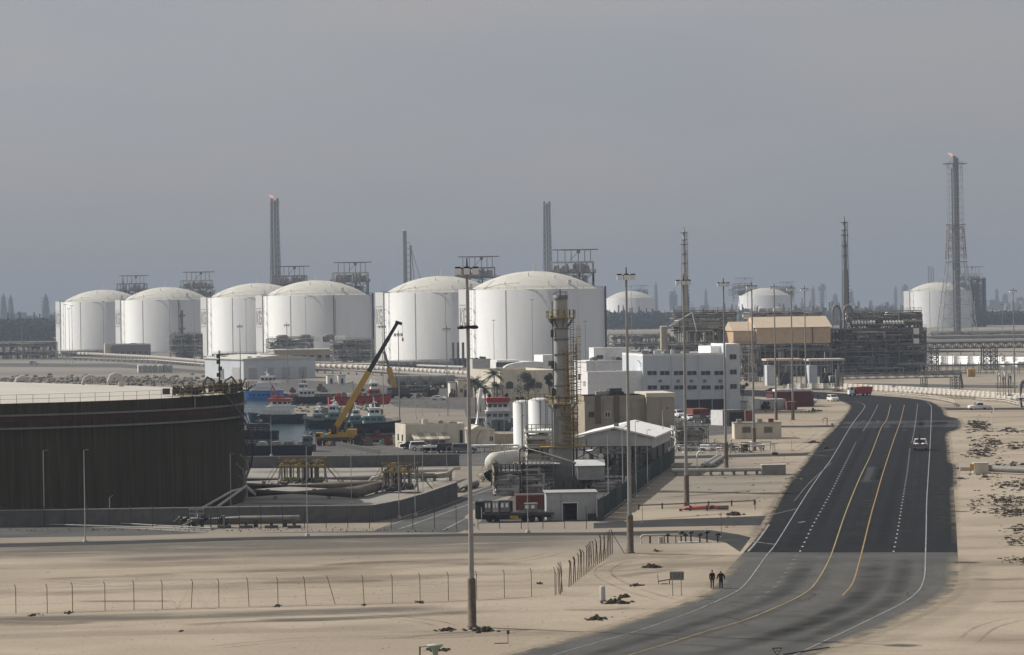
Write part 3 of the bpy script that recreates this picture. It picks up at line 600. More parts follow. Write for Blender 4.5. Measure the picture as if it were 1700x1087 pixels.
def lng_tank(loc, label, tr, Rr=31.0, H=34.0, dome=8.4, plat=True, letters=True, seed=1, far=False):
    t = thing('gas_storage_tank', label, 'storage tank', loc, 0, tr)
    MB().lathe([(Rr*1.012, 0), (Rr*1.012, .5), (Rr, .6), (Rr, H), (Rr-.6, H)], 96).build('tank_wall', 'tank_white', t)
    Rd = Rr*.91; rad = (Rd*Rd+dome*dome)/(2*dome); pr = []
    for i in range(13):
        a = math.asin(Rd/rad)*(1-i/12); pr.append((max(.01, rad*math.sin(a)), H-rad*math.cos(math.asin(Rd/rad))+rad*math.cos(a)))
    pr = [(Rr-.6, H-.15), (Rd, H-.1)] + pr[1:]
    MB().lathe(pr, 72).build('dome_roof', 'tank_dome', t)
    if far: return t
    rl = MB(); pts = [(Rr*.985*math.cos(2*math.pi*i/48), Rr*.985*math.sin(2*math.pi*i/48), H) for i in range(48)]
    rl.rail(pts, 1.1, 4.1, .05, closed=True); rl.build('rim_railing', 'steel', t)
    a = R(188); bx = MB(); 
    for aa in (247, 308, 8, 68, 128):               # six vertical ribs (buttresses) of the concrete wall
        c, s_ = math.cos(R(aa)), math.sin(R(aa)); bb = MB(); ww = 0.3 ; dd = 0.10 
        tv = [(-ww, Rr-.4), (ww, Rr-.4), (ww, Rr+dd), (-ww, Rr+dd)]
        bb.prism([(y*c - x*s_, y*s_ + x*c) for x, y in ((ww, Rr-.4), (ww, Rr+dd), (-ww, Rr+dd), (-ww, Rr-.4))], 0, H-.3)
        bb.build('wall_rib', 'tank_white', t)
    nv, tv2 = Vector((math.cos(R(207)), math.sin(R(207)), 0)), Vector((-math.sin(R(207)), math.cos(R(207)), 0))
    def wp(a, d, z): q_ = nv*d + tv2*a; return (q_.x, q_.y, z)
    def slab(m, a0, a1, d0, d1, z0, z1):
        v = [wp(a, d, z) for z in (z0, z1) for a, d in ((a0, d1), (a1, d1), (a1, d0), (a0, d0))]
        return m.add(v, [(0, 3, 2, 1), (4, 5, 6, 7), (0, 1, 5, 4), (1, 2, 6, 5), (2, 3, 7, 6), (3, 0, 4, 7)])
    slab(MB(), -11.2, -1.8, Rr-9, Rr+.5, 0, H+.5).build('flat_buttress', 'tank_white', t)       # flat sunlit face of the tank that carries the letters
    if letters:
        dd_ = Rr+.56; zb, zt = H*.54, H*.77; lt = MB()
        f_ = lambda a0, a1, z0, z1: slab(lt, a0-6.5, a1-6.5, dd_-.05, dd_+.02, z0, z1)
        f_(-4.1, 4.1, zb-1.3, zb-1.0); f_(-4.1, 4.1, zt+1.0, zt+1.3); zm = (zb+zt)/2
        f_(-3.7, -2.8, zb, zt); f_(-2.8, -2.1, zm-.9, zm+.9); f_(-2.1, -1.4, zm+.6, zm+2.2); f_(-1.4, -.7, zm+2.2, zt); f_(-2.1, -1.4, zm-2.2, zm-.6); f_(-1.4, -.7, zb, zm-2.2)
        f_(.1, 1.0, zb+.9, zt-.9); f_(.6, 3.3, zt-1.2, zt); f_(.6, 3.3, zb, zb+1.2); f_(2.8, 3.7, zb+.7, zm); f_(1.8, 3.7, zm-.5, zm+.5); f_(2.8, 3.7, zt-2.3, zt-.7)
        lt.build('lettering', 'galvanised', t)
    st = MB(); ax = R(210)                               # stair tower with its cage, beside the buttress
    c, s_ = math.cos(ax), math.sin(ax); q = Vector((c*(Rr+1.1), s_*(Rr+.7), 0))
    for dx, dy in ((-.6, -.3), (.6, -.3)): st.bar(q+Vector((dx, dy, 0)), q+Vector((dx, dy, H+4)), .09)
    for i in range(12):
        z = i*(H+4)/12; st.bar(q+Vector((-.6, -.3, z)), q+Vector((.6, -.3, z+(H+4)/12)), .05); st.bar(q+Vector((-.6, -.3, z)), q+Vector((.6, -.3, z)), .08)
    for z in (H*.22, H*.42, H*.6, H*.76): st.cbox((q.x+.2, q.y-.2, z), (1.0, .7, .25))
    st.build('stair_tower', 'steel_pale', t)
    rs_ = MB(); aa = R(291 if seed % 2 else 300); p = Vector((math.cos(aa)*(Rr+.5), math.sin(aa)*(Rr+.5), 0))
    rs_.cyl(p, p+Vector((0, 0, H)), .28, n=8); rs_.cyl(p+Vector((.9, 0, 0)), p+Vector((.9, 0, H-2)), .14, n=6); rs_.build('riser_pipe', 'steel', t)
    MB().cyl(((Rr+.9)*math.cos(R(350)), (Rr+.9)*math.sin(R(350)), 0), ((Rr+.9)*math.cos(R(350)), (Rr+.9)*math.sin(R(350)), H+1), .5, n=8).build('riser_pipe', 'steel_dark', t)
    for ang, rr in ((285, .8), (262, .5), (300, .6), (240, .8), (320, .8), (272, .1), (278, .12)):
        px_, py_ = Rr*rr*math.cos(R(ang)), Rr*rr*math.sin(R(ang)); z = H + dome*(1-(rr/.91)**2)
        MB().cyl((px_, py_, z-.3), (px_, py_, z+1.6+(2.5 if rr < .2 else 0)), .22, n=6).build('roof_vent', 'tank_dome', t)
    MB().cyl((Rr*.5, -Rr*.62, H+2.6), (Rr*.5, -Rr*.62, H+4.0), .9, n=10).build('roof_hatch', 'tank_dome', t)
    for pts in ([(-.7,-.55),(-.2,-.72)], [(-.7,-.55),(-.55,-.35)]):
        z = lambda a, b: H + dome*(1-((a*a+b*b)/.83)) + .2
        MB().tube([(Rr*a, Rr*b, z(a, b)) for a, b in ((lambda u: (pts[0][0]+(pts[1][0]-pts[0][0])*u, pts[0][1]+(pts[1][1]-pts[0][1])*u))(k/5) for k in range(6))], .12, 5).build('roof_pipe', 'tank_dome', t)
    if plat: pump_platform(t, Rr*.93, H+1.5, R(52), 1.0, seed)
    return t
TG = 'white domed gas tanks in the long row'
for i, (px, Y, lab) in enumerate(((887, 1373, 'largest white domed gas tank, rightmost of the row, behind the thin process chimney'),
        (733, 1530, 'white domed gas tank behind the tip of the yellow crane boom'),
        (526, 1660, 'white domed gas tank directly behind the harbour and its low grey warehouse'),
        (428, 1780, 'white domed gas tank with a thin burning flare showing above its dome'),
        (277, 1980, 'white domed gas tank, second from the left end of the row'),
        (172, 2130, 'palest and farthest white domed gas tank, at the left end of the row'))):
    lng_tank(GX(px, Y), lab, TG, seed=i+1, Rr=32.1 if i == 0 else 31.0)
t7 = lng_tank(GX(1558, 2820), 'white domed gas tank standing behind the red and white lattice flare on the right', None, seed=9, letters=False, plat=False)
pump_platform(t7, 31*.98, 37, R(12), 1.15, 33)
tw = MB()
for x in (31, 37, 43): 
    for y in (-5, 5): tw.bar((x, y, 0), (x, y, 46), 1.5)
for z in range(4, 46, 5): tw.box(30, 44, -6, 6, z, z+.8)
for z in range(4, 40, 5): tw.bar((31, -5, z), (37, -5, z+5), .8); tw.bar((43, -5, z), (37, -5, z+5), .8)
for k in range(7): tw.cyl((32+k*1.7, -7, 0), (32+k*1.7, -7, 40-k), .7, n=6)
tw.build('pipe_tower', 'steel_dark', t7)
for x in (-9, -7.4, -5.8, -4.2): MB().cyl((x, 0, 40), (x, 0, 58-1.2*(x+9)*.3), .35, n=6).build('vent_stack', 'steel', t7)
t8 = lng_tank(GX(1046, 3750), 'hazy grey gas tank seen beyond the right edge of the nearest white tank', None, far=True); pump_platform(t8, 28, 34, R(60), .9, 12)
t9 = lng_tank(GX(1270, 3500), 'hazy gas tank half hidden behind the steel plant and the light masts', None, far=True)
pump_platform(t9, 27, 36, R(160), 1.1, 14); pump_platform(t9, 27, 34, R(20), .9, 15)

# ------------------------------------------------------------------ brown crude tank, bottom left
BR, BH = 37.6, 15.3
bt = thing('crude_oil_tank', 'huge dark brown steel tank with a pale roof filling the left foreground', 'storage tank', GX(-37, 425))
MB().lathe([(BR+.12, 0), (BR+.12, 2.4), (BR+.08, 2.42), (BR+.08, 6.0), (BR+.04, 6.02), (BR+.04, 9.6), (BR, 9.62), (BR, BH), (BR-.5, BH)], 160).build('tank_wall', 'tank_brown', bt)
MB().lathe([(BR+.03, 12.9), (BR+.03, 13.5)], 160).build('red_band', 'tank_brown_red', bt)
for z in (13.75, 12.05): MB().lathe([(BR-.1, z-.12), (BR+.42, z-.12), (BR+.42, z+.12), (BR-.1, z+.12)], 160, smooth=False).build('stiffening_ring', 'steel', bt)
MB().lathe([(BR-.3, BH-.02), (BR-.9, BH+.05), (BR*.66, BH+.8), (BR*.33, BH+1.5), (.01, BH+2.2)], 96).build('roof', 'tank_roof', bt)
rl = MB(); pts = [((BR-.35)*math.cos(2*math.pi*i/110), (BR-.35)*math.sin(2*math.pi*i/110), BH) for i in range(110)]
rl.rail(pts, 1.1, 2.4, .022, closed=True); rl.build('roof_railing', 'steel_dark', bt)
sm_ = MB()
for k in range(46):
    a = 2*math.pi*k/46 + .03; c, s_ = math.cos(a), math.sin(a)
    sm_.bar(((BR+.12)*c, (BR+.12)*s_, 13.9), ((BR+.12)*c, (BR+.12)*s_, BH), .12) if k % 6 == 0 else None
sm_.build('wall_bracket', 'steel_pale', bt)
for px, py, rr in ((25, 641, .8), (137, 638, .72), (180, 634, .85), (4, 640, .5), (200, 640, .4)):
    p = W(px, py, 427 + (8 if px == 180 else 0)) - Vector(bt.location); z = BH+1.1
    g = MB(); g.tube([(p.x, p.y, z-.6), (p.x, p.y, z+.5), (p.x+.35, p.y, z+1.25), (p.x+1.0, p.y, z+1.5), (p.x+1.6, p.y, z+1.2), (p.x+1.8, p.y, z+.4)], .3*rr/.8, 10) if rr > .6 else g.cyl((p.x, p.y, z-.5), (p.x, p.y, z+.6), .4, n=10)
    g.build('roof_vent', 'concrete_pale', bt)
gz = MB(); ag = [R(285+i*1.0) for i in range(0, 1)]
pf = MB(); a0 = R(-22)                                    # service platform on the right rim
def rimp(a, r, z): return Vector((r*math.cos(a), r*math.sin(a), z))
for i in range(9):
    a = R(-32+i*4); pf.cbox(rimp(a, BR-.3, BH+.35), (2.0, 1.6, .15)); 
    for r_ in (BR-1.3, BR+.8): pf.bar(rimp(a, r_, BH+.3), rimp(a, r_, BH+1.5), .08)
pf.rail([rimp(R(-34+i*3), BR+.9, BH+.4) for i in range(12)], 1.1, 1.5, .035); pf.rail([rimp(R(-34+i*3), BR-1.4, BH+.4) for i in range(12)], 1.1, 1.5, .035)
pf.build('rim_platform', 'yellow_dull', bt)
q = random.Random(3)
for i in range(60):
    pq = MB()
    a = R(q.uniform(-34, 2)); r_ = BR + q.uniform(-3.2, .9); p = rimp(a, r_, BH+.3)
    if q.random() < .6: pq.bar(p, p+Vector((q.uniform(-1.2, 1.2), q.uniform(-1, 1), q.uniform(.5, 1.9))), .13)
    else: pq.cbox(p+Vector((0, 0, .5)), (q.uniform(.3, 1), q.uniform(.3, .9), q.uniform(.4, 1.3)))
    pq.build('rim_fitting', 'steel_dark', bt)
mp_ = MB(); p = W(364, 640, 421) - Vector(bt.location); p.z = BH
mp_.cyl(p, p+Vector((0, 0, 6.0)), .14, .09, n=8)
for z in (1.6, 2.6, 3.5, 4.4, 5.2): mp_.cbox(p+Vector((.12*(-1)**int(z*3), 0, z)), (.5, .4, .55))
for s_ in (-1, 1): mp_.tube([p+Vector((s_*.3, 0, .2)), p+Vector((s_*.8, 0, 1.8)), p+Vector((s_*1.7, 0, 2.3)), p+Vector((s_*2.3, 0, 1.5)), p+Vector((s_*2.3, 0, .4))], .13, 7)
mp_.bar(p+Vector((-2.6, 0, .9)), p+Vector((2.6, 0, 1.0)), .25); mp_.build('instrument_mast', 'steel_dark', bt)
st = MB()                                                 # spiral stair on the right side
for i in range(44):
    a = R(-20+i*1.05); z = BH*(1-i/44); p0, p1 = rimp(a, BR+.15, z), rimp(a, BR+1.15, z)
    st.bar(p0, p1, .28, .06)
    if i % 2 == 0: st.bar(p1, p1+Vector((0, 0, 1.0)), .06)
    b_ = R(-20+(i+1)*1.05); p2 = rimp(b_, BR+1.15, BH*(1-(i+1)/44)); st.bar(p1, p2, .14, .25); st.bar(p1+Vector((0, 0, 1)), p2+Vector((0, 0, 1)), .07)
    if i % 6 == 0: st.bar(rimp(a, BR, z-1.2), p1, .12)
st.build('spiral_stair', 'steel_dark', bt)
ft = MB()
for px, py in ((403, 780), (409, 765), (407, 800)):
    p = W(px, py, 416) - Vector(bt.location); ft.tube([p+Vector((-1, 1, .8)), p, p+Vector((.2, 0, -1.5)), p+Vector((-.4, 0, -3))], .16, 6)
ft.build('side_pipe', 'pipe_grey', bt)
# ------------------------------------------------------------------ flare stacks
def flame(par, p, s):
    f = MB(); q = random.Random(int(p.x*10) & 255)
    pts = [p+Vector((-.1*s*i - .012*s*i*i, 0, .16*s*i - .004*s*i*i)) for i in range(9)]
    f.tube(pts, [s*.12, s*.22, s*.3, s*.34, s*.3, s*.26, s*.2, s*.11, s*.02], 8)
    pts = [p+Vector((-.16*s*i, 0, .05*s*i)) for i in range(6)]
    f.tube(pts, [s*.1, s*.2, s*.24, s*.2, s*.12, s*.02], 7)
    f.build('flame', 'flame', par)
def derrick(f, w0, w1, z0, z1, n, t, cx=0, cy=0):
    """four-legged lattice from half width w0 at z0 to w1 at z1"""
    for k in range(n):
        a, b = k/n, (k+1)/n; wa, wb = w0+(w1-w0)*a, w0+(w1-w0)*b; za, zb = z0+(z1-z0)*a, z0+(z1-z0)*b
        ca = [Vector((cx+sx*wa, cy+sy*wa, za)) for sx, sy in ((-1,-1),(1,-1),(1,1),(-1,1))]; cb = [Vector((cx+sx*wb, cy+sy*wb, zb)) for sx, sy in ((-1,-1),(1,-1),(1,1),(-1,1))]
        for i in range(4):
            j = (i+1) % 4
            f.bar(ca[i], cb[i], t); f.bar(cb[i], cb[j], t*.7); f.bar(ca[i], cb[j], t*.55); f.bar(ca[j], cb[i], t*.55)
def flare(px, pyt, Y, label, r, kind, lit, pyb=None, lean=0):
    base = GX(px + (0), Y); D = Y/FPX; top = W(px, pyt, Y).z
    t = thing('flare_stack', label, 'flare stack', (W(px, pyt, Y).x, Y, 0))
    if kind == 'lattice':                                # thin pipes inside a straight three/four legged derrick
        s_ = MB()
        for x, k in ((-.62, 1), (.05, .985), (.68, 1)): s_.cyl((x*r, .2*r*(k < 1), 0), (x*r, .2*r*(k < 1), top*k), r*.27, n=8)
        s_.build('riser', 'steel', t)
        f = MB(); derrick(f, r*1.35, r*.8, 0, top*.97, 22, r*.16); f.build('lattice_frame', 'steel_pale', t)
        MB().lathe([(r*1.2, top*.965), (r*1.2, top*.97), (r*.5, top*.972)], 10).build('top_platform', 'steel', t)
    elif kind == 'guyed':
        s_ = MB(); s_.cyl((0, 0, 0), (0, 0, top), r, r*.8, n=10); s_.cyl((r*2.2, 0, 0), (r*2.2, 0, top*.86), r*.35, n=6); s_.build('riser', 'steel', t)
        f = MB(); f.bar((r*2.2, 0, top*.86), (r*8, 0, top*.35), r*.22); f.bar((r*8, 0, 0), (r*6, 0, top*.55), r*.3); f.bar((r*5, 0, 0), (r*2.5, 0, top*.86), r*.3)
        for z in range(5, 16): f.bar((0, 0, top*z/17), (r*2.2, 0, top*z/17), r*.25)
        f.build('support_frame', 'steel', t)
    else:                                                # self-standing chimney with platforms near the top
        s_ = MB(); s_.lathe([(r*1.25, 0), (r*1.15, top*.35), (r, top*.62), (r*.8, top*.63), (r*.72, top*.82), (r*.5, top*.83), (r*.45, top*.97), (r*.2, top*.972), (r*.2, top)], 14); s_.build('chimney', 'steel_beige' if kind == 'warm' else 'steel', t)
        for k, z in enumerate((.955, .90, .865, .79, .72)):
            MB().lathe([(r*.5, top*z), (r*(1.5 if k in (0, 2) else 1.15), top*z), (r*(1.5 if k in (0, 2) else 1.15), top*z+.3), (r*.5, top*z+.35)], 12, smooth=False).build('ring_platform', 'steel_dark', t)
        l = MB(); l.bar((r*1.4, 0, 0), (r*1.0, 0, top*.96), .3); l.bar((-r*1.35, 0, top*.35), (-r*.9, 0, top*.9), .2)
        for z in range(20): l.bar((r*1.1, -.4, top*(.4+z*.028)), (r*1.9-z*.02*r, -.4, top*(.4+z*.028)), .2)
        l.build('ladder', 'steel_dark', t)
    if lit: flame(t, Vector((-r*.2, 0, top)), lit)
    return t
flare(455, 329, 2900, 'lit twin pipe flare stack rising behind the fourth white tank', 4.3, 'lattice', 3.2)
flare(671, 383, 3100, 'thin dark flare stack with a slanting side frame behind the tanks', 2.6, 'guyed', 1.3)
flare(907, 334, 3300, 'pale hazy lattice flare stack rising above the nearest white tank', 4.4, 'lattice', 0)
flare(1135, 377, 1500, 'grey ringed chimney rising straight behind a floodlight mast', 1.3, 'warm', 0)
flare(1401, 359, 1400, 'tall slim chimney with small platforms behind the dark process plant', 1.25, 'grey', 0)
def big_flare():
    Y = 2350; D = Y/FPX; top = W(1584, 259, Y).z
    t = thing('flare_stack', 'tallest flare stack, burning, in a wide based red and white lattice', 'flare stack', (W(1584, 259, Y).x, Y, 0))
    s_ = MB(); s_.cyl((0, 0, 0), (0, 0, top), 1.7, 1.5, n=12); s_.cyl((2.3, 0, 0), (2.3, 0, top*.99), .8, n=8); s_.cyl((-2.2, 1, 0), (-2.2, 1, top*.93), .6, n=6); s_.build('riser', 'steel', t)
    f = MB(); derrick(f, 14.0, 7.0, 0, top*.40, 5, .5); derrick(f, 7.0, 5.6, top*.40, top*.64, 6, .32); derrick(f, 5.6, 5.2, top*.64, top*.97, 9, .24); f.build('lattice_frame', 'steel_pale', t)
    f = MB(); derrick(f, 7.2, 5.75, top*.42, top*.60, 3, .55); f.build('red_lattice_band', 'red_muted', t)
    for z, w_ in ((.955, 9), (.61, 7.5), (.40, 8.5)):
        MB().box(-w_, w_, -w_*.7, w_*.7, top*z, top*z+.5).build('ring_platform', 'steel', t)
    flame(t, Vector((-1.5, 0, top)), 2.5)
big_flare()

# ------------------------------------------------------------------ hazy works far behind
def far_tower(px, pyt, w, Y, label, kind):
    Y *= 1.45; top = W(px, pyt, Y).z; D = Y/FPX; r = w*D/2
    t = thing('process_column', label, 'process tower', (W(px, pyt, Y).x, Y, 0), 0, 'hazy towers on the horizon')
    b = MB()
    if kind == 'mush': b.lathe([(r*.55, 0), (r*.5, top*.72), (r*1.0, top*.82), (r*1.05, top*.93), (r*.7, top*.95), (r*.6, top)], 10)
    elif kind == 'taper': b.lathe([(r*1.5, 0), (r*1.2, top*.5), (r*.8, top*.8), (r*.3, top*.96), (r*.15, top)], 8)
    elif kind == 'block':
        b.box(-r, r, -r, r, 0, top*.8); b.box(-r*.7, r*.5, -r, r, top*.8, top*.92); b.cyl((r*.3, 0, top*.9), (r*.3, 0, top), r*.18, n=6)
    else: b.lathe([(r*1.1, 0), (r, top*.6), (r*.8, top*.62), (r*.8, top*.9), (r*.3, top*.92), (r*.25, top)], 10)
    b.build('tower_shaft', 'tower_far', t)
    p = MB(); q = random.Random(px)
    for k in range(6):
        z = top*(.35+.6*k/6); ww = r*q.uniform(1.0, 1.25); p.box(-ww, ww*q.uniform(.6, 1), -r, r, z, z+1.2)
        p.bar((-ww, -r, z), (-ww, -r, z+4), .6); p.bar((ww*.6, -r, z), (ww*.6, -r, z+4), .6)
    p.build('tower_platforms', 'tower_far', t)
for a in ((1117,480,13,4600,'wide blocky hazy tower just left of the grey ringed chimney','block'), (1141,486,7,4700,'slim hazy tower beside the grey ringed chimney','col'),
          (1088,467,6,4300,'thin hazy column right of the far grey tank','col'), (1171,478,5,4900,'needle thin hazy column between the third and fourth masts','taper'),
          (1349,474,7,4800,'straight hazy column left of the mushroom topped tower','col'), (1364,471,13,4700,'hazy mushroom topped tower left of the slim plant chimney','mush'),
          (1386,486,8,4700,'short tapering hazy tower near the slim plant chimney','taper'), (1412,480,9,4700,'hazy column half hidden just right of the slim plant chimney','col'),
          (1486,474,5,4600,'thin hazy column left of the second mushroom topped tower','col'), (1501,472,11,4700,'hazy mushroom topped tower beside the right hand white tank','mush'),
          (1654,478,6,4700,'hazy column right of the burning lattice flare','col'), (1668,486,9,4800,'tapering hazy tower near the right edge of the picture','taper'), (1693,492,11,4800,'blocky hazy tower at the right edge of the picture','block'),
          (5,486,9,3600,'tapering blue grey tower at the left edge of the picture','taper'), (17,489,9,3700,'blue grey tower second from the left edge of the picture','taper'), (75,487,11,3600,'pointed blue grey tower left of the farthest white tank','taper'),
          (1062,474,4,4600,'faint thin column above the far grey tank','col'), (204,458,4,3400,'thin dark column between the two leftmost white tanks','col'), (1445,498,6,4700,'short hazy stub of a tower above the dark plant roof','taper'),
          (1472,500,7,4700,'short hazy tower above the right part of the dark plant','taper'), (1425,499,5,4700,'small hazy stub right of the slim plant chimney','col')): far_tower(*a)
def skyline(name, x0, x1, Y, y0, y1, seed, m, label, cat):
    q = random.Random(seed); b = MB(); x = x0; Y *= 1.4
    while x < x1:
        w_ = q.uniform(4, 18); top = W(x, q.uniform(y0, y1), Y).z; c = W(x, 540, Y).x; D = Y/FPX
        yy = Y + q.uniform(-120, 120)
        b.box(c, c+w_*D, yy, yy+40, 0, max(4, top))
        if q.random() < .5: b.cyl((c+w_*D*.5, yy+20, 0), (c+w_*D*.5, yy+20, top+q.uniform(2, 14)), q.uniform(.8, 2.2), n=6)
        x += w_*q.uniform(.5, 1.1)
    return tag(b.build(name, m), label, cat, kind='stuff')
skyline('far_works', -60, 100, 3900, 518, 532, 1, 'tower_far', 'blue grey mass of distant works at the left horizon', 'works')
skyline('far_works', 985, 1230, 4600, 506, 526, 2, 'tower_far', 'hazy mass of distant works behind the masts', 'works')
skyline('far_works', 1300, 1520, 4800, 502, 520, 3, 'tower_far', 'hazy mass of distant works above the dark plant', 'works')
skyline('far_works', 1606, 1780, 4700, 496, 512, 4, 'tower_far', 'hazy mass of distant works at the right horizon', 'works')
skyline('far_works', 90, 990, 5200, 506, 520, 6, 'tower_far', 'faint far works showing between the white tanks', 'works')
def treeline(x0, x1, Y, y0, y1, seed, label):
    q = random.Random(seed); b = MB(); D = Y/FPX
    for i in range(int((x1-x0)*60)):
        x = q.uniform(x0, x1); h = max(3, W(x, y0+(y1-y0)*(.5+.5*math.sin(x*.35)*math.sin(x*.11+1))+q.uniform(-2, 2), Y).z); c = W(x, 540, Y); z = h*q.random()**.6; s_ = q.uniform(.7, 1.9)
        p = Vector((c.x, Y+q.uniform(-40, 40), z)); u = Vector((q.gauss(0, 1), q.gauss(0, 1), q.gauss(0, 1))).normalized(); w_ = u.orthogonal().normalized(); b.add([p-u*s_, p+w_*s_*.8, p+u*s_, p-w_*s_*.8], [(0, 1, 2, 3)])
    return tag(b.build('far_trees', 'tree_far'), label, 'trees', kind='stuff')
treeline(-40, 95, 2900, 528, 540, 3, 'dark far line of trees and scrub at the left horizon')

def low_works(x0, x1, Y, y0, y1, seed, label):
    q = random.Random(seed); b = MB(); D = Y/FPX; x = x0
    while x < x1:
        w_ = q.uniform(2, 9); top = max(3, W(x, q.uniform(y0, y1), Y).z); c = W(x, 540, Y).x; yy = Y+q.uniform(-60, 60)
        b.box(c, c+w_*D, yy, yy+20, 0, top*q.uniform(.5, 1))
        for k in range(3):
            xx = c+q.uniform(0, w_*D); 
            if q.random() < .5: b.cyl((xx, yy-3, 0), (xx, yy-3, top*q.uniform(.6, 1.25)), q.uniform(.3, 1.1), n=6)
            else: b.box(xx, xx+q.uniform(2, 9), yy-4, yy-2, top*q.uniform(.2, .6), top*q.uniform(.6, .9))
        x += w_*q.uniform(.4, .9)
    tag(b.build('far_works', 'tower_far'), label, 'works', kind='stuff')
low_works(1612, 1790, 3100, 512, 522, 21, 'hazy low band of works behind the lattice flare on the right')
low_works(985, 1115, 3300, 510, 520, 22, 'hazy low band of works right of the nearest white tank')
low_works(1200, 1500, 3300, 506, 516, 24, 'hazy low band of works behind the steel plant')
low_works(-80, 96, 3000, 522, 536, 23, 'hazy low band of works at the left horizon')
treeline(1600, 1800, 2980, 516, 523, 8, 'hazy line of trees behind the lattice flare on the right')
treeline(1000, 1112, 3150, 517, 523, 9, 'hazy line of trees right of the nearest white tank')
# ------------------------------------------------------------------ high floodlight masts
def mast_proto(H, r0, r1, heads=6, sleeve=True, ring2=None, wide=.85):
    t = thing('light_mast', 'x', 'light mast')
    MB().lathe([(r0, 0), (r0*.82, H*.33), (r0*.8, H*.335), (r0*.62, H*.66), (r0*.6, H*.665), (r1, H)], 12).build('pole', 'galvanised', t)
    if sleeve: MB().lathe([(r0*1.9, 0), (r0*1.9, .12), (r0*1.5, .14), (r0*1.42, 4.0), (r0*1.25, 4.1), (r0*.9, 4.15)], 12).build('base_sleeve', 'mast_sleeve', t)
    f = MB(); f.lathe([(.22, H-.5), (.3, H-.5), (.3, H+.1), (.1, H+.2), (.06, H+.9), (.001, H+.9)], 10); f.bar((-wide, 0, H), (wide, 0, H), .09); f.bar((0, -wide*.6, H), (0, wide*.6, H), .09)
    f.lathe([(wide*.62, H-.03), (wide*.68, H-.03), (wide*.68, H+.03), (wide*.62, H+.03)], 14, smooth=False); f.build('head_frame', 'steel_dark', t)
    for k in range(heads):
        a = 2*math.pi*(k+.5)/heads; x, y = wide*math.cos(a), wide*.8*math.sin(a)
        hd = MB(); hd.box(x-.24, x+.24, y-.22, y+.22, H+.02, H+.16, 0); hd.prism([(x-.25, y-.25), (x+.25, y-.25), (x+.25, y+.25), (x-.25, y+.25)], H-.5, H+.02, 1)
        hd.build('floodlight', ['black', 'silver'], t)
    if ring2:
        g = MB(); g.lathe([(.1, ring2-.1), (.5, ring2-.12), (.52, ring2+.1), (.1, ring2+.18)], 12)
        for s_ in (-1, 1): g.lathe([(.01, -.16), (.34, -.12), (.4, .0), (.3, .14), (.01, .18)], 10, (s_*.52, 0, ring2))
        g.build('lamp_ring', 'black', t)
    return t
def place_mast(px, py, pyt, label, r0=.25, first=[None], **k):
    p = G(px, py); H = (EYE - (uv(px, pyt)[1]-V0)*p.y/FPX)
    u0, v0_ = uv(px, py)
    # column of the mast top in the photo follows the camera roll, so the base column decides
    H = EYE - (uv(px - (py-pyt)*ROLL, pyt)[1]-V0)*p.y/FPX
    t = mast_proto(H-.9, r0, r0*.45, **k); t.location = p; t['label'] = label; t['group'] = 'tall floodlight masts'
    return t
GM = 'tall floodlight masts'
place_mast(783.5, 1041, 428, 'tallest looking floodlight mast, nearest the camera on the sand, with a lamp ring halfway up', .24, ring2=25.2)
place_mast(1046, 918, 443, 'floodlight mast beside the end of the leaning picket fence')
place_mast(1139.5, 840, 455, 'floodlight mast standing over the red pipe on the sand')
place_mast(1205, 777, 461, 'floodlight mast at the left end of the pale pipe box by the road')
place_mast(1251.5, 748, 467, 'floodlight mast in front of the small beige substation')
place_mast(1288, 697, 470, 'floodlight mast directly behind the small beige substation')
place_mast(1316, 697, 472, 'floodlight mast on bare sand right of the substation')
place_mast(1338, 672, 474, 'floodlight mast beside the dark red shed near the far bend')
place_mast(1684, 655, 477, 'floodlight mast by the pipes at the right edge of the picture', heads=6, sleeve=False)
place_mast(663, 705, 548, 'dark floodlight mast just right of the crane boom tip', .16, sleeve=False)
place_mast(743, 690, 540, 'floodlight mast on the quay sand left of the palms', .13, sleeve=False)
place_mast(636, 676, 536, 'floodlight mast just left of the crane boom tip', .13, sleeve=False)
place_mast(399, 640, 537, 'floodlight mast at the lit end of the grey warehouse', .2, sleeve=False)
place_mast(477, 636, 535, 'floodlight mast in front of the grey warehouse', .2, sleeve=False)
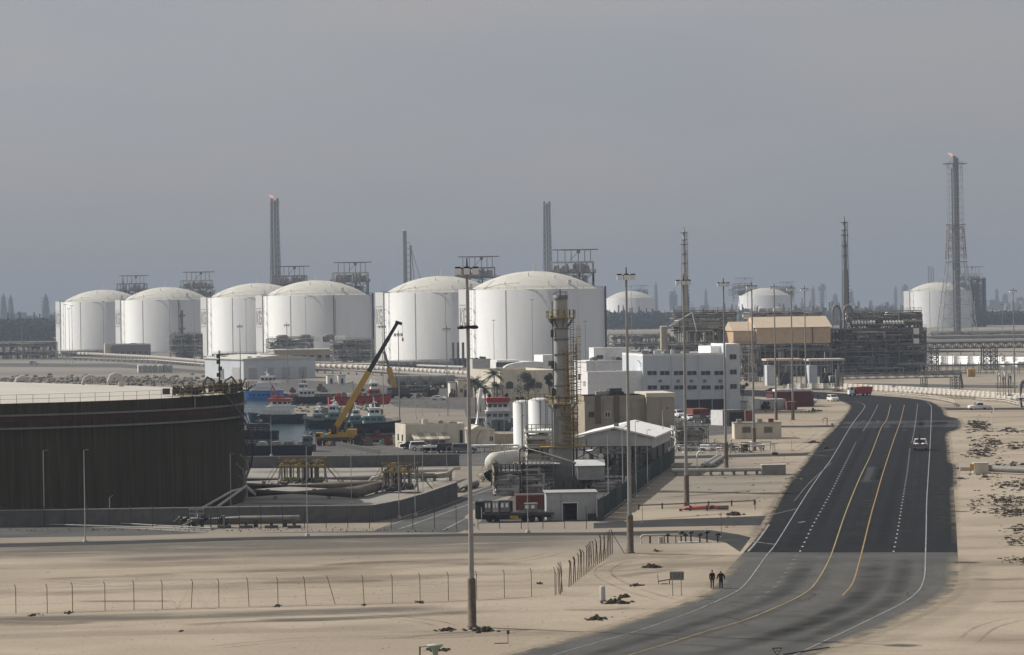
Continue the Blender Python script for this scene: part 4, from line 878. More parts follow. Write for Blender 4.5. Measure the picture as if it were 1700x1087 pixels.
# ------------------------------------------------------------------ buildings
class Bl:
    """a building whose front-left foot stands at photo pixel (px0, py0), turned by ang degrees (its sunlit left side shows)"""
    def __init__(s, name, label, cat, px0, py0, ang, group=None, A=None):
        s.A = A or G(px0, py0); s.a = R(ang); s.py = py0; s.t = thing(name, label, cat, s.A, s.a, group)
    def X(s, px):
        k = uv(px, s.py)[0]/FPX; return (k*s.A.y - s.A.x)/(math.cos(s.a) - k*math.sin(s.a))
    def Z(s, px, py): return W(px, py, s.A.y + s.X(px)*math.sin(s.a)).z
    def D(s, px):
        k = uv(px, s.py)[0]/FPX; return (s.A.x - k*s.A.y)/(math.sin(s.a) + k*math.cos(s.a))
    def part(s, name, mb, m): return mb.build(name, m, s.t)
    def window(s, x0, x1, z0, z1, y=0.0, m='glass', fr='steel_pale', bars=2, name='window'):
        f = MB(); d = .1
        f.box(x0-d, x1+d, y-.07, y+.1, z1, z1+d); f.box(x0-d, x1+d, y-.10, y+.1, z0-d, z0); f.box(x0-d, x0, y-.07, y+.1, z0, z1); f.box(x1, x1+d, y-.07, y+.1, z0, z1)
        for i in range(1, bars): xx = x0+(x1-x0)*i/bars; f.box(xx-.04, xx+.04, y-.06, y-.01, z0, z1)
        o = f.build(name, fr, s.t); MB().box(x0, x1, y-.03, y-.004, z0, z1).build('pane', m, o); return o
    def parapet(s, x0, x1, y0, y1, z, m, h=.5, t=.25):
        p = MB(); p.box(x0, x1, y0, y0+t, z, z+h); p.box(x0, x1, y1-t, y1, z, z+h); p.box(x0, x0+t, y0+t, y1-t, z, z+h); p.box(x1-t, x1, y0+t, y1-t, z, z+h); s.part('parapet', p, m)
def rooftop(b, x0, x1, y0, y1, z, n, seed, m='steel', big=1.0):
    q = random.Random(seed)
    for i in range(n):
        w_, d_, h_ = q.uniform(.8, 2.4)*big, q.uniform(.8, 1.8)*big, q.uniform(.6, 1.4)*big
        x, y = q.uniform(x0, x1-w_), q.uniform(y0, y1-d_)
        e = MB().box(x, x+w_, y, y+d_, z+.15, z+h_); e.lathe([(.01, h_+.1), (.3*big, h_+.1), (.32*big, h_)], 8, (x+w_/2, y+d_/2, z))
        for dx in (.1, w_-.2): e.box(x+dx, x+dx+.1, y+.1, y+d_-.1, z, z+.15)
        b.part('air_conditioner', e, q.choice([m, 'steel_pale', 'steel_dark']))

# grey warehouse on the far quay
b = Bl('warehouse', 'long low grey warehouse with a pale roof on the far side of the harbour', 'warehouse', 404, 630, 24)
w_, d_, h_ = b.X(523), b.D(340), b.Z(404, 597)
b.part('wall', MB().box(0, w_, 0, d_, 0, h_), 'white_blue')
b.part('roof', MB().exy([(-.5, h_), (w_+.5, h_), (w_+.5, h_+.3), (w_/2, h_+1.5), (-.5, h_+.3)], -.5, d_+.5), 'tank_dome')
for i in range(4): b.part('door', MB().box(2+i*w_/4.3, 2+i*w_/4.3+3.4, -.08, -.01, 0, 4.4), 'corrugated')
e = MB().box(-.12, -.01, d_*.1, d_*.28, 0, h_*.6); b.part('door', e, 'corrugated'); b.part('door', MB().box(-.12, -.01, d_*.5, d_*.62, 0, h_*.5), 'steel')
rooftop(b, 2, w_-2, 2, d_-2, h_+.3, 5, 2)
b = Bl('storehouse', 'white cube storehouse at the sunlit end of the grey warehouse', 'storehouse', 352, 622, 20); w_, h_ = b.X(398), b.Z(352, 594)
b.part('wall', MB().box(0, w_, 0, 9, 0, h_), 'white'); b.part('door', MB().box(w_*.55, w_*.8, -.08, -.01, 0, 3), 'steel'); b.parapet(0, w_, 0, 9, h_, 'white'); b.window(w_*.15, w_*.35, 3, 4.4)
b = Bl('control_building', 'low dark fronted building standing in front of the second white tank', 'building', 186, 592, 16); w_, h_ = b.X(250), b.Z(186, 573)
b.part('wall', MB().box(0, w_, 0, 16, 0, h_), 'steel'); b.parapet(0, w_, 0, 16, h_, 'wall_grey', .7)
for i in range(6): b.window(1.5+i*w_/6.4, 3.2+i*w_/6.4, 1.4, 3)
b.part('stair_block', MB().box(-4, -.02, 2, 8, 0, h_+1), 'wall_cream'); rooftop(b, 1, w_-1, 2, 14, h_, 5, 3)
b = Bl('control_building', 'low beige building with a pale roof in front of the pipework below the fourth tank', 'building', 455, 601, 14); w_, h_ = b.X(552), b.Z(455, 582)
b.part('wall', MB().box(0, w_, 0, 18, 0, h_), 'wall_tan'); b.part('roof', MB().box(-.5, w_+.5, -.5, 18.5, h_, h_+.5), 'tank_dome'); b.part('porch', MB().box(-7, -.02, 1, 12, 0, h_*.75), 'white')
for i in range(7): b.window(2+i*w_/7.4, 4+i*w_/7.4, 1.6, 3.2)
rooftop(b, 1, w_-1, 2, 16, h_+.5, 4, 6)
for i, (x, lab) in enumerate(((543, 'left one of the two small white cabins behind the dark tug'), (561, 'right one of the two small white cabins behind the red ship'))):
    b = Bl('cabin', lab, 'cabin', x, 637, 12, 'small white cabins on the quay'); w_, h_ = b.X(x+12), b.Z(x, 623)
    b.part('wall', MB().box(0, w_, 0, 3, 0, h_), 'white'); b.part('roof', MB().box(-.2, w_+.2, -.2, 3.2, h_, h_+.15), 'steel_pale'); b.part('door', MB().box(w_*.4, w_*.7, -.06, -.01, 0, 1.9), 'steel_dark')
for i in range(7):
    x = 226+i*8.4
    b = Bl('storage_container', ['white', 'grey', 'beige', 'grey', 'pale', 'dark grey', 'grey'][i]+' container, '+['first', 'second', 'third', 'fourth', 'fifth', 'sixth', 'last'][i]+' from the left in the row beyond the brown tank', 'container', x+3, 619-.1*i, 10, 'containers in a row on the flat ground'); w_, h_ = b.X(x+9.5), b.Z(x+3, 606)
    b.part('body', MB().box(0, w_, 0, 6, .15, h_), ['white', 'corrugated', 'wall_cream', 'corrugated', 'white', 'steel', 'corrugated'][i]); b.part('door', MB().box(w_*.1, w_*.9, -.06, -.01, .3, h_-.3), 'steel_pale')

# beige villa, arched hall, huts and the office block
b = Bl('villa', 'flat roofed beige villa with an arched window behind the palms', 'house', 830, 664, 14); w_, d_, h_ = b.X(926), b.D(781), b.Z(830, 620)
b.part('wall', MB().box(0, w_, 0, d_, 0, h_), 'wall_cream'); b.parapet(0, w_, 0, d_, h_, 'wall_cream', .8)
x0, x1, z0, z1 = b.X(840), b.X(852), b.Z(846, 645), b.Z(846, 636)
aw = MB(); n = 8; xc = (x0+x1)/2; rr = (x1-x0)/2
aw.exy([(x0, z0), (x1, z0)]+[(xc+rr*math.cos(math.pi*k/n), z1-rr*.2+rr*.7*math.sin(math.pi*k/n)) for k in range(n+1)], -.06, -.005); b.part('window', aw, 'glass')
b.window(b.X(890), b.X(899), z0, z1)
for dy in (.2, .5, .8): b.part('window', MB().box(-.06, -.005, d_*dy, d_*dy+1.4, 1.2, 2.8), 'glass')
b.part('gatehouse', MB().box(-3, -.02, -3, 2, 0, h_*.6), 'wall_cream')
b = Bl('hall', 'white hall with a curved roof and three square windows behind the beige villa', 'hall', 838, 634, 16); w_, h_ = b.X(925), b.Z(838, 612); 
b.part('wall', MB().box(0, w_, 0, 16, 0, h_), 'wall_grey')
n = 10; b.part('roof', MB().exy([(-.5, h_)]+[(w_/2-(w_/2+.5)*math.cos(math.pi*k/n), h_+.2+2.2*math.sin(math.pi*k/n)) for k in range(n+1)], -.6, 16.5), 'white')
zz = h_+1.0; hh = Bl('clerestory', 'x', 'x', 838, 634, 16); bpy.data.objects.remove(hh.t)
b.part('clerestory', MB().box(-2, b.X(866), 3, 12, h_-1.2, h_+3.0), 'white')
for px in (833, 843, 853): b.window(b.X(px)-1.2, b.X(px)+1.2, h_+.6, h_+2.2, 3.0)
b.part('annex', MB().box(b.X(900), b.X(924), -1, 10, h_-.5, h_+4.6), 'white'); b.window(b.X(909), b.X(920), h_+.8, h_+2.4, -1.0)
b = Bl('plant_room', 'plain grey block standing left of the curved white hall', 'building', 784, 622, 10); w_, h_ = b.X(815), b.Z(784, 598)
b.part('wall', MB().box(0, w_, 0, 10, 0, h_), 'wall_grey'); b.parapet(0, w_, 0, 10, h_, 'wall_grey'); b.part('door', MB().box(w_*.6, w_*.8, -.06, -.01, 0, 2.4), 'steel_dark'); rooftop(b, 1, w_-1, 1, 8, h_, 3, 5)
for x0, x1, yt, lab in ((747, 757, 635, 'white guard hut with a blank side, left of the palms'), (760, 777, 631, 'cream guard hut just left of the palms')):
    b = Bl('guard_hut', lab, 'hut', x0, 659, 12); w_, h_ = b.X(x1), b.Z(x0, yt)
    b.part('wall', MB().box(0, w_, 0, 4, 0, h_), 'white' if x0 < 750 else 'wall_cream'); b.part('roof', MB().box(-.25, w_+.25, -.25, 4.25, h_, h_+.2), 'concrete'); b.window(w_*.2, w_*.45, 1.4, 2.4); b.part('door', MB().box(w_*.6, w_*.85, -.06, -.01, 0, 2.1), 'steel_dark')

b = Bl('office_block', 'large pale blue grey office block with two rows of square dark windows', 'office building', 1068, 688, 9)
w_, h_ = b.X(1206), b.Z(1120, 590)
b.part('wall', MB().box(0, w_, 0, 26, 0, h_), 'white_blue'); b.parapet(0, w_, 0, 26, h_, 'white', .5)
for py, hh in ((619, 5.2), (643, 5.6)):
    for px in (1083, 1104, 1127, 1149, 1172, 1194):
        x = b.X(px); zc = b.Z(px, py); b.window(x-1.15, x+1.15, zc-.5, zc+.5, bars=2, fr='white_blue')
for px in (1096, 1126, 1148, 1170, 1196): b.part('air_conditioner', MB().box(b.X(px)-.35, b.X(px)+.35, -.5, -.02, b.Z(px, 632)-.3, b.Z(px, 632)+.3), 'steel')
for px in (1150, 1170, 1194): b.part('painted_opening', MB().box(b.X(px)-1.7, b.X(px)+1.7, -.06, -.01, 0.2, 3.4), 'black')  # black panels on the wall paint the shade inside the openings
for px in (1115, 1160): b.part('drainpipe', MB().cyl((b.X(px), -.12, .3), (b.X(px), -.12, h_), .07, n=6), 'white_blue')
x0, x1, hz_ = b.X(1204), b.X(1227), b.Z(1215, 573)
b.part('stair_tower', MB().box(x0, x1, -1.2, 15, 0, hz_), 'white_blue'); b.parapet(x0, x1, -1.2, 15, hz_, 'white', .4)
for py in (592, 617, 641): b.window(b.X(1216)-.8, b.X(1216)+.8, b.Z(1216, py)-.55, b.Z(1216, py)+.55, -1.2)
b.part('roof_house', MB().box(b.X(1187), x0-.02, 4, 18, h_+.02, hz_-.2), 'white')
rooftop(b, 2, w_-6, 3, 22, h_, 8, 12)
b = Bl('annex_block', 'tall plain grey annex with a bright white side wall beside the process chimney', 'office building', 974, 668, 14)
w_, d_, h_ = b.X(1078), b.D(953), b.Z(974, 601)
b.part('wall', MB().box(0, w_, 0, d_, 0, h_), 'white'); b.part('roof_slab', MB().box(-.2, w_+.2, -.2, d_+.2, h_, h_+.35), 'white')
b.part('pillar', MB().box(b.X(987), b.X(997), -.6, -.02, h_*.52, h_+.3), 'white')
b.part('side_window', MB().box(-.07, -.01, d_*.35, d_*.65, h_*.55, h_*.7), 'glass')
b.part('roof_house', MB().box(b.X(993), b.X(1012), 4, 9, h_+.36, b.Z(1000, 577)), 'white'); b.window(b.X(998), b.X(1008), h_+.8, h_+1.7, 4.0)
b.part('roof_house', MB().box(b.X(1013), b.X(1058), 6, 10, h_+.36, b.Z(1030, 577)), 'white')
for px in (1020, 1040): b.part('wall_lamp', MB().cbox((b.X(px), -.15, h_-2.5), (.35, .3, .3)), 'steel_dark')
rooftop(b, 1, w_-2, .6, 3.4, h_+.35, 12, 8, big=.8)
b = Bl('annex_block', 'lower grey block in front of the annex with rooftop air conditioners', 'office building', 976, 690, 14)
w_, d_, h_ = b.X(1080), b.D(957), b.Z(976, 620)
b.part('wall', MB().box(0, w_, 0, d_*.6, 0, h_), 'white'); b.parapet(0, w_, 0, d_*.6, h_, 'white', .4); b.part('side_window', MB().box(-.07, -.01, 2, 4, h_*.7, h_*.82), 'steel_pale')
b.part('roof_lamp', MB().tube([(b.X(1065), .2, h_), (b.X(1065), .2, h_+2.2), (b.X(1060), .2, h_+3)], .08, 5), 'steel_dark')
b = Bl('tan_building', 'weathered tan two part building with dark stained panels and rooftop units', 'building', 971, 742, 7)
w_, h_ = b.X(1072), b.Z(990, 657)
b.part('wall', MB().box(0, w_, 0, 10, 0, h_), 'wall_tan'); b.part('cornice', MB().box(-.15, w_+.0, -.15, 10.1, h_-.9, h_), 'wall_tan')
for px in (993, 1024): b.part('dark_panel', MB().box(b.X(px)-.55, b.X(px)+.55, -.22, -.16, h_*.45, h_+.2), 'wall_brown')
for px in (982, 1009): b.window(b.X(px)-.45, b.X(px)+.45, b.Z(px, 692), b.Z(px, 684), fr='white' if px > 1000 else 'wall_brown')
x0, x1, h2 = b.X(1072), b.X(1118), b.Z(1090, 652)
b.part('wing', MB().box(x0+.01, x1, -1.5, 12, 0, h2), 'wall_tan'); b.part('wing_cornice', MB().box(x0-.1, x1+.15, -1.65, 12.1, h2-.8, h2+.02), 'wall_cream')
e = MB()
rooftop(b, 1, w_-3, 1, 8, h_, 9, 21, 'steel_dark', .8)
b.part('air_cooler', MB().box(b.X(1016), b.X(1036), 2, 4, h_+.4, h_+1.3), 'steel_dark')
b = Bl('low_wall', 'low pale wall running in front of the tan building', 'wall', 905, 716, 3); b.part('panel', MB().box(0, b.X(975), 0, .3, 0, b.Z(905, 700)), 'concrete'); b.part('coping', MB().box(-.05, b.X(975)+.05, -.05, .35, b.Z(905, 700), b.Z(905, 700)+.1), 'concrete_pale')

# open works shed with the white gable roof
b = Bl('open_shed', 'open sided works shed under a white gable roof with dark machinery inside', 'shed', 955, 789, -9)
w_ = b.X(1083); he, hr = b.Z(955, 727), b.Z(1008, 711); D_ = 27; ze = b.Z(955, 741)
ro = MB(); ro.exy([(-.6, he), (w_*.52, hr), (w_+.6, he-.1), (w_+.6, he+.15), (w_*.52, hr+.28), (-.6, he+.25)], -.7, D_); b.part('roof', ro, 'white')
b.part('gable', MB().exy([(0, ze), (w_, ze), (w_, he-.1), (w_*.52, hr-.05), (0, he-.05)], -.2, .0), 'wall_grey')
b.part('side_wall', MB().box(w_-.2, w_, .05, D_-.5, 4.2, he-.12), 'wall_grey'); b.part('rear_wall', MB().box(0, w_-.25, D_-1, D_-.7, 0, he-.2), 'wall_grey')
f = MB()
for x in (.2, w_*.33, w_*.66, w_-.2):
    for y in (-.1, D_*.33, D_*.66): b.part('post', MB().box(x-.15, x+.15, y+.1, y+.4, 0, he-.2), 'steel_dark')
for x in (0, w_*.33, w_*.66): f.bar((x, .2, ze-2), (x+w_*.33, .2, ze), .12); f.bar((x+w_*.33, .2, ze-2), (x, .2, ze), .12)
f.bar((0, .2, ze-2.1), (w_, .2, ze-2.1), .22); f.bar((0, .2, ze), (w_, .2, ze), .25); b.part('bracing', f, 'steel_dark')
b.part('mezzanine_roof', MB().box(w_*.08, w_*.62, 4, 9, ze-1.4, ze-.9), 'white')
q = random.Random(4)
for i in range(26):
    x, y = q.uniform(.6, w_-1.4), q.uniform(1.5, 14); h_ = q.uniform(.8, 3.4)
    m_ = MB()
    if q.random() < .5: m_.box(x, x+q.uniform(.5, 1.6), y, y+1.2, 0.05, h_); m_.cyl((x+.3, y+.5, h_), (x+.3, y+.5, h_+.5), .18, n=8)
    else: m_.cyl((x, y, .05), (x, y, h_), q.uniform(.2, .55), n=10); m_.ball((x, y, h_), .3, 8)
    b.part('machine', m_, q.choice(['steel_dark', 'steel', 'pipe_grey', 'pipe_silver', 'black']))
b.part('roof_vent', MB().cbox((w_*.52, 2, hr+.5), (.7, .7, .5)), 'steel')

# corrugated shed and containers at the front of the works
b = Bl('corrugated_shed', 'grey corrugated shed with one black doorway at the front of the works', 'shed', 907, 864, 2)
w_, h_ = b.X(990), b.Z(907, 819); x0, x1, hd = b.X(934), b.X(958), b.Z(945, 835)
b.part('wall', MB().box(0, x0, 0, 5, 0, h_).box(x1, w_, 0, 5, 0, h_).box(x0, x1, .0, 5, hd, h_).box(x0, x1, 3.5, 5, 0, hd), 'corrugated')
b.part('roof', MB().box(-.2, w_+.2, -.2, 5.2, h_, h_+.12), 'steel_pale'); b.part('doorway', MB().box(x0, x1, 2.6, 2.65, 0, hd), 'black')  # black sheet set inside the opening stands in for the unlit interior
b.part('door_frame', MB().box(x0-.1, x0, -.06, 0, 0, hd).box(x1, x1+.1, -.06, 0, 0, hd).box(x0-.1, x1+.1, -.06, 0, hd, hd+.1), 'white')
b.part('corner_post', MB().box(b.X(931)-.06, b.X(931)+.06, -.1, 0, 0, h_), 'steel_pale'); b.part('bench', MB().box(b.X(975), b.X(988), -1, -.2, .05, .8), 'steel_dark')
b = Bl('shipping_container', 'rust red shipping container beside the corrugated shed', 'container', 856, 850, 3); w_, h_ = b.X(906), b.Z(858, 821)
b.part('body', MB().box(0, w_, 0, 2.5, .2, h_), 'rust_red'); b.part('frame', MB().box(-.03, w_+.03, -.03, .06, h_-.12, h_+.03).box(-.03, w_+.03, -.03, .06, .1, .25), 'steel_pale')
b = Bl('shipping_container', 'dark green shipping container behind the flatbed trailer', 'container', 789, 862, 2); w_, h_ = b.X(851), b.Z(792, 833)
b.part('body', MB().box(0, w_, 0, 2.4, .1, h_), 'green_dark'); b.part('rail', MB().box(-.03, w_+.03, -.04, .06, h_-.1, h_+.03), 'steel_dark'); b.part('corner_post', MB().box(b.X(799)-.05, b.X(799)+.05, -.08, -.0, .1, h_-.7), 'white')
# flatbed trailer with grey electrical cabinets
b = Bl('flatbed_trailer', 'low flatbed trailer carrying grey blue cabinets in front of the green container', 'trailer', 802, 864, 0); w_ = b.X(918)
b.part('bed', MB().box(0, w_, -3.4, -1.4, .9, 1.15), 'steel_dark'); b.part('chassis', MB().box(.3, w_-.3, -2.9, -2.7, .5, .9).box(.3, w_-.3, -2.1, -1.9, .5, .9), 'steel_dark')
for i, x in enumerate((.8, 1.7, w_-3.6, w_-2.7, w_-1.6)): b.part('wheel', MB().cyl((x, -3.4, .42), (x, -1.4, .42), .42, n=14), 'rubber')
b.part('tool_box', MB().box(b.X(846), b.X(860), -3.3, -3.0, .4, .8), 'yellow')
for i, (x0, x1, m_) in enumerate(((804, 817, 'navy'), (817, 829, 'deck_grey'), (830, 848, 'navy'), (870, 893, 'steel'))):
    c = Bl('cabinet', ['dark blue electrical cabinet at the left end of the flatbed', 'grey electrical cabinet second from the left on the flatbed', 'wide dark blue electrical cabinet in the middle of the flatbed', 'low grey machine box at the right end of the flatbed'][i], 'cabinet', x0, 864, 0, 'cabinets on the flatbed')
    c.t.location = Vector(b.A) + Vector((b.X(x0), -3.2, 1.16)); ww = b.X(x1)-b.X(x0)-.08
    hh = 1.5 if i < 3 else 1.1
    c.part('case', MB().box(0, ww, 0, 1.6, 0, hh), m_); c.part('door', MB().box(.06, ww-.06, -.04, -.005, .1, hh-.1), 'steel' if i != 1 else 'steel_pale')
    for k in range(2): c.part('panel', MB().box(.12+k*ww*.45, .12+k*ww*.45+ww*.25, -.07, -.045, hh*.45, hh*.8), 'silver')

# cream harbour office with the awning
b = Bl('harbour_office', 'low cream harbour office with a striped tent awning beside parked cars', 'building', 673, 745, 14); w_, d_, h_ = b.X(771), b.D(656), b.Z(673, 709)
b.part('wall', MB().box(0, w_, 0, d_, 0, h_), 'wall_cream'); b.parapet(0, w_, 0, d_, h_, 'wall_cream', .5)
for dy in (.3, .7): b.part('window', MB().box(-.06, -.005, d_*dy-.5, d_*dy+.5, 1.4, 2.6), 'glass')
aw = MB()
for i in range(6):
    x0 = b.X(682)+i*(b.X(742)-b.X(682))/6; x1 = x0+(b.X(742)-b.X(682))/6-.03; aw.exx([(-.05, h_*.72), (-.05, h_*.66), (-3.2, h_*.4), (-3.2, h_*.46)], x0, x1, i % 2)
b.part('awning', aw, ['wall_cream', 'wall_tan']); b.part('dark_door', MB().box(b.X(763), b.X(768), -.05, -.005, 0, h_*.8), 'black'); rooftop(b, 1, w_-1, 1, d_-1, h_, 4, 31)
b.part('porch', MB().box(b.X(735), b.X(757), -2, -.02, 0, h_*.55), 'wall_cream')
b = Bl('workshop', 'small cream workshop with a curved gutter left of the white storage tanks', 'building', 782, 741, 10); w_, h_ = b.X(821), b.Z(785, 714)
b.part('wall', MB().box(0, w_, 0, 7, 0, h_), 'wall_cream'); b.part('roof', MB().exy([(-.3, h_), (w_+.3, h_), (w_*.3, h_+.9)], -.3, 7.3), 'wall_cream'); b.window(w_*.8, w_*.92, 1, 1.8)
b.part('gutter', MB().tube([(w_*.25, -.1, .2), (w_*.25, -.1, h_*.6), (w_*.5, -.1, h_+.3)], .07, 6), 'steel_pale')
b.part('lean_to', MB().box(w_+.02, b.X(857), .5, 6, 0, h_*.72), 'wall_tan')
b = Bl('walkway_roof', 'long thin white walkway roof behind the parked dark cars', 'canopy', 702, 752, 1); w_ = b.X(862); z = b.Z(702, 743)
b.part('roof', MB().box(0, w_, 0, 2.2, z, z+.3), 'white')
for i in range(12): b.part('post', MB().box(w_*i/11-.05+.1*(i == 0)-.1*(i == 11), w_*i/11+.05+.1*(i == 0)-.1*(i == 11), .2, .3, 0, z), 'steel')
# beige substation and the sheds and containers round the yard
b = Bl('substation', 'small beige substation with two louvred vents on the sand near the road', 'substation', 1219, 729, 1); w_, h_ = b.X(1297), b.Z(1222, 703)
b.part('wall', MB().box(0, w_, 0, 5.5, 0, h_), 'wall_cream'); b.part('roof_slab', MB().box(-.12, w_+.12, -.12, 5.6, h_, h_+.14), 'concrete')
for px in (1239, 1275):
    f = MB(); x = b.X(px); z0, z1 = b.Z(px, 718), b.Z(px, 708)
    for k in range(7): f.box(x-.85, x+.85, -.09, -.02, z0+(z1-z0)*k/7, z0+(z1-z0)*k/7+.11)
    b.part('louvre', f, 'wall_brown')
for px in (1228, 1262, 1281): b.part('roof_unit', MB().box(b.X(px)-.5, b.X(px)+.5, 1, 2.2, h_+.15, h_+.8), 'wall_tan' if px < 1280 else 'rust_red')
b = Bl('red_shed', 'long dark red shed by the far bend of the road', 'shed', 1283, 676, 6); w_, h_ = b.X(1347), b.Z(1290, 652)
b.part('wall', MB().box(0, w_, 0, 9, 0, h_), 'dark_red'); b.part('roof', MB().box(-.3, w_+.3, -.3, 9.3, h_, h_+.25), 'dark_red'); 
for i in range(5): b.part('roof_tarp', MB().box(1+i*w_/5.4, 1+i*w_/5.4+2.2, 2, 6, h_+.26, h_+.8), 'white')
for i in range(3): b.part('door', MB().box(2+i*w_/3.4, 4.6+i*w_/3.4, -.06, -.01, 0, 3.2), 'dark_red')
b = Bl('storage_container', 'pale green grey container with a bush growing in front of it', 'container', 1262, 681, 9); w_, d_, h_ = b.X(1304), 6, b.Z(1262, 663)
b.part('body', MB().box(0, w_, 0, d_, .15, h_), 'corrugated'); b.part('door', MB().box(-.05, -.005, .5, d_-.5, .3, h_-.2), 'white')
b = Bl('shipping_container', 'rusty dark red container behind the pale container', 'container', 1306, 681, 4); w_, h_ = b.X(1323), b.Z(1306, 667); b.part('body', MB().box(0, w_, 0, 6, .15, h_), 'rust_red'); b.part('door', MB().box(.2, w_-.2, -.05, -.005, .3, h_-.2), 'dark_red')
b = Bl('shed_box', 'dark box shed with a large bright white side panel beside a red container', 'shed', 1200, 707, 30); w_, d_, h_ = b.X(1236), b.D(1180), b.Z(1200, 681)
b.part('wall', MB().box(0, w_, 0, d_, 0, h_), 'steel'); b.part('side_panel', MB().box(-.08, -.005, .05, d_-.05, .1, h_), 'white'); b.part('shutter', MB().box(w_*.3, w_*.95, -.06, -.005, 0, h_-.5), 'black')
b = Bl('storehouse', 'low grey flat roofed storehouse behind the dark box shed', 'storehouse', 1177, 684, 6); w_, h_ = b.X(1240), b.Z(1180, 668)
b.part('wall', MB().box(0, w_, 0, 8, 0, h_), 'wall_grey'); b.part('roof', MB().box(-.2, w_+.2, -.2, 8.2, h_, h_+.2), 'concrete'); b.window(w_*.1, w_*.2, 1.2, 2.2)
b = Bl('shipping_container', 'dull red container left of the bright white side panel, with cars before it', 'container', 1150, 698, 10); w_, h_ = b.X(1177), b.Z(1150, 679); b.part('body', MB().box(0, w_, 0, 7, .15, h_), 'rust_red'); b.part('door', MB().box(.2, w_*.4, -.05, -.005, .3, h_-.3), 'dark_red')
b = Bl('shipping_container', 'brown red container right of the dark box shed', 'container', 1237, 700, 3); w_, h_ = b.X(1250), b.Z(1237, 681); b.part('body', MB().box(0, w_, 0, 4, .15, h_), 'wall_brown'); b.part('door', MB().box(.1, w_-.1, -.05, -.005, .3, h_-.3), 'rust_red')
b = Bl('pipe_shelter', 'low white pipe shelter roof left of the small white pipework by the green fence', 'canopy', 1118, 742, 6); w_, z = b.X(1163), b.Z(1118, 721)
b.part('roof', MB().exy([(-.2, z), (w_, z), (w_*.7, z+1.3), (0, z+1.3)], 0, 5), 'white')
for x in (.1, w_*.5, w_-.2):
    for y in (.2, 4.6): b.part('post', MB().box(x, x+.12, y, y+.12, 0, z-.003), 'steel')
for i, (x0, x1, lab) in enumerate(((1273, 1330, 'left one of the two flat roofed canopies in front of the dark plant'), (1343, 1400, 'right one of the two flat roofed canopies in front of the dark plant'))):
    b = Bl('canopy', lab, 'canopy', x0, 640, 4, 'flat canopies before the plant'); w_, z = b.X(x1), b.Z(x0, 599)
    b.part('roof', MB().box(-.3, w_+.3, -1, 9, z, z+.6), 'shed_roof' if i == 0 else 'tank_dome'); b.part('room', MB().box(0, w_*.24, 0, 5, 0, z*.82), 'white_blue')
    for x in (.1, w_*.33, w_*.66, w_-.3):
        for y in (-.6, 8): b.part('post', MB().box(x, x+.25, y, y+.25, 0, z-.003), 'steel_pale')
    b.part('machine', MB().box(w_*.4, w_*.8, 2, 6, 0, z*.5), 'steel_dark'); b.part('bracing', MB().bar((w_*.33, -.5, 0), (w_*.66, -.5, z), .15).bar((w_*.66, -.5, z*.2), (w_-.2, -.5, z), .15), 'steel_pale')
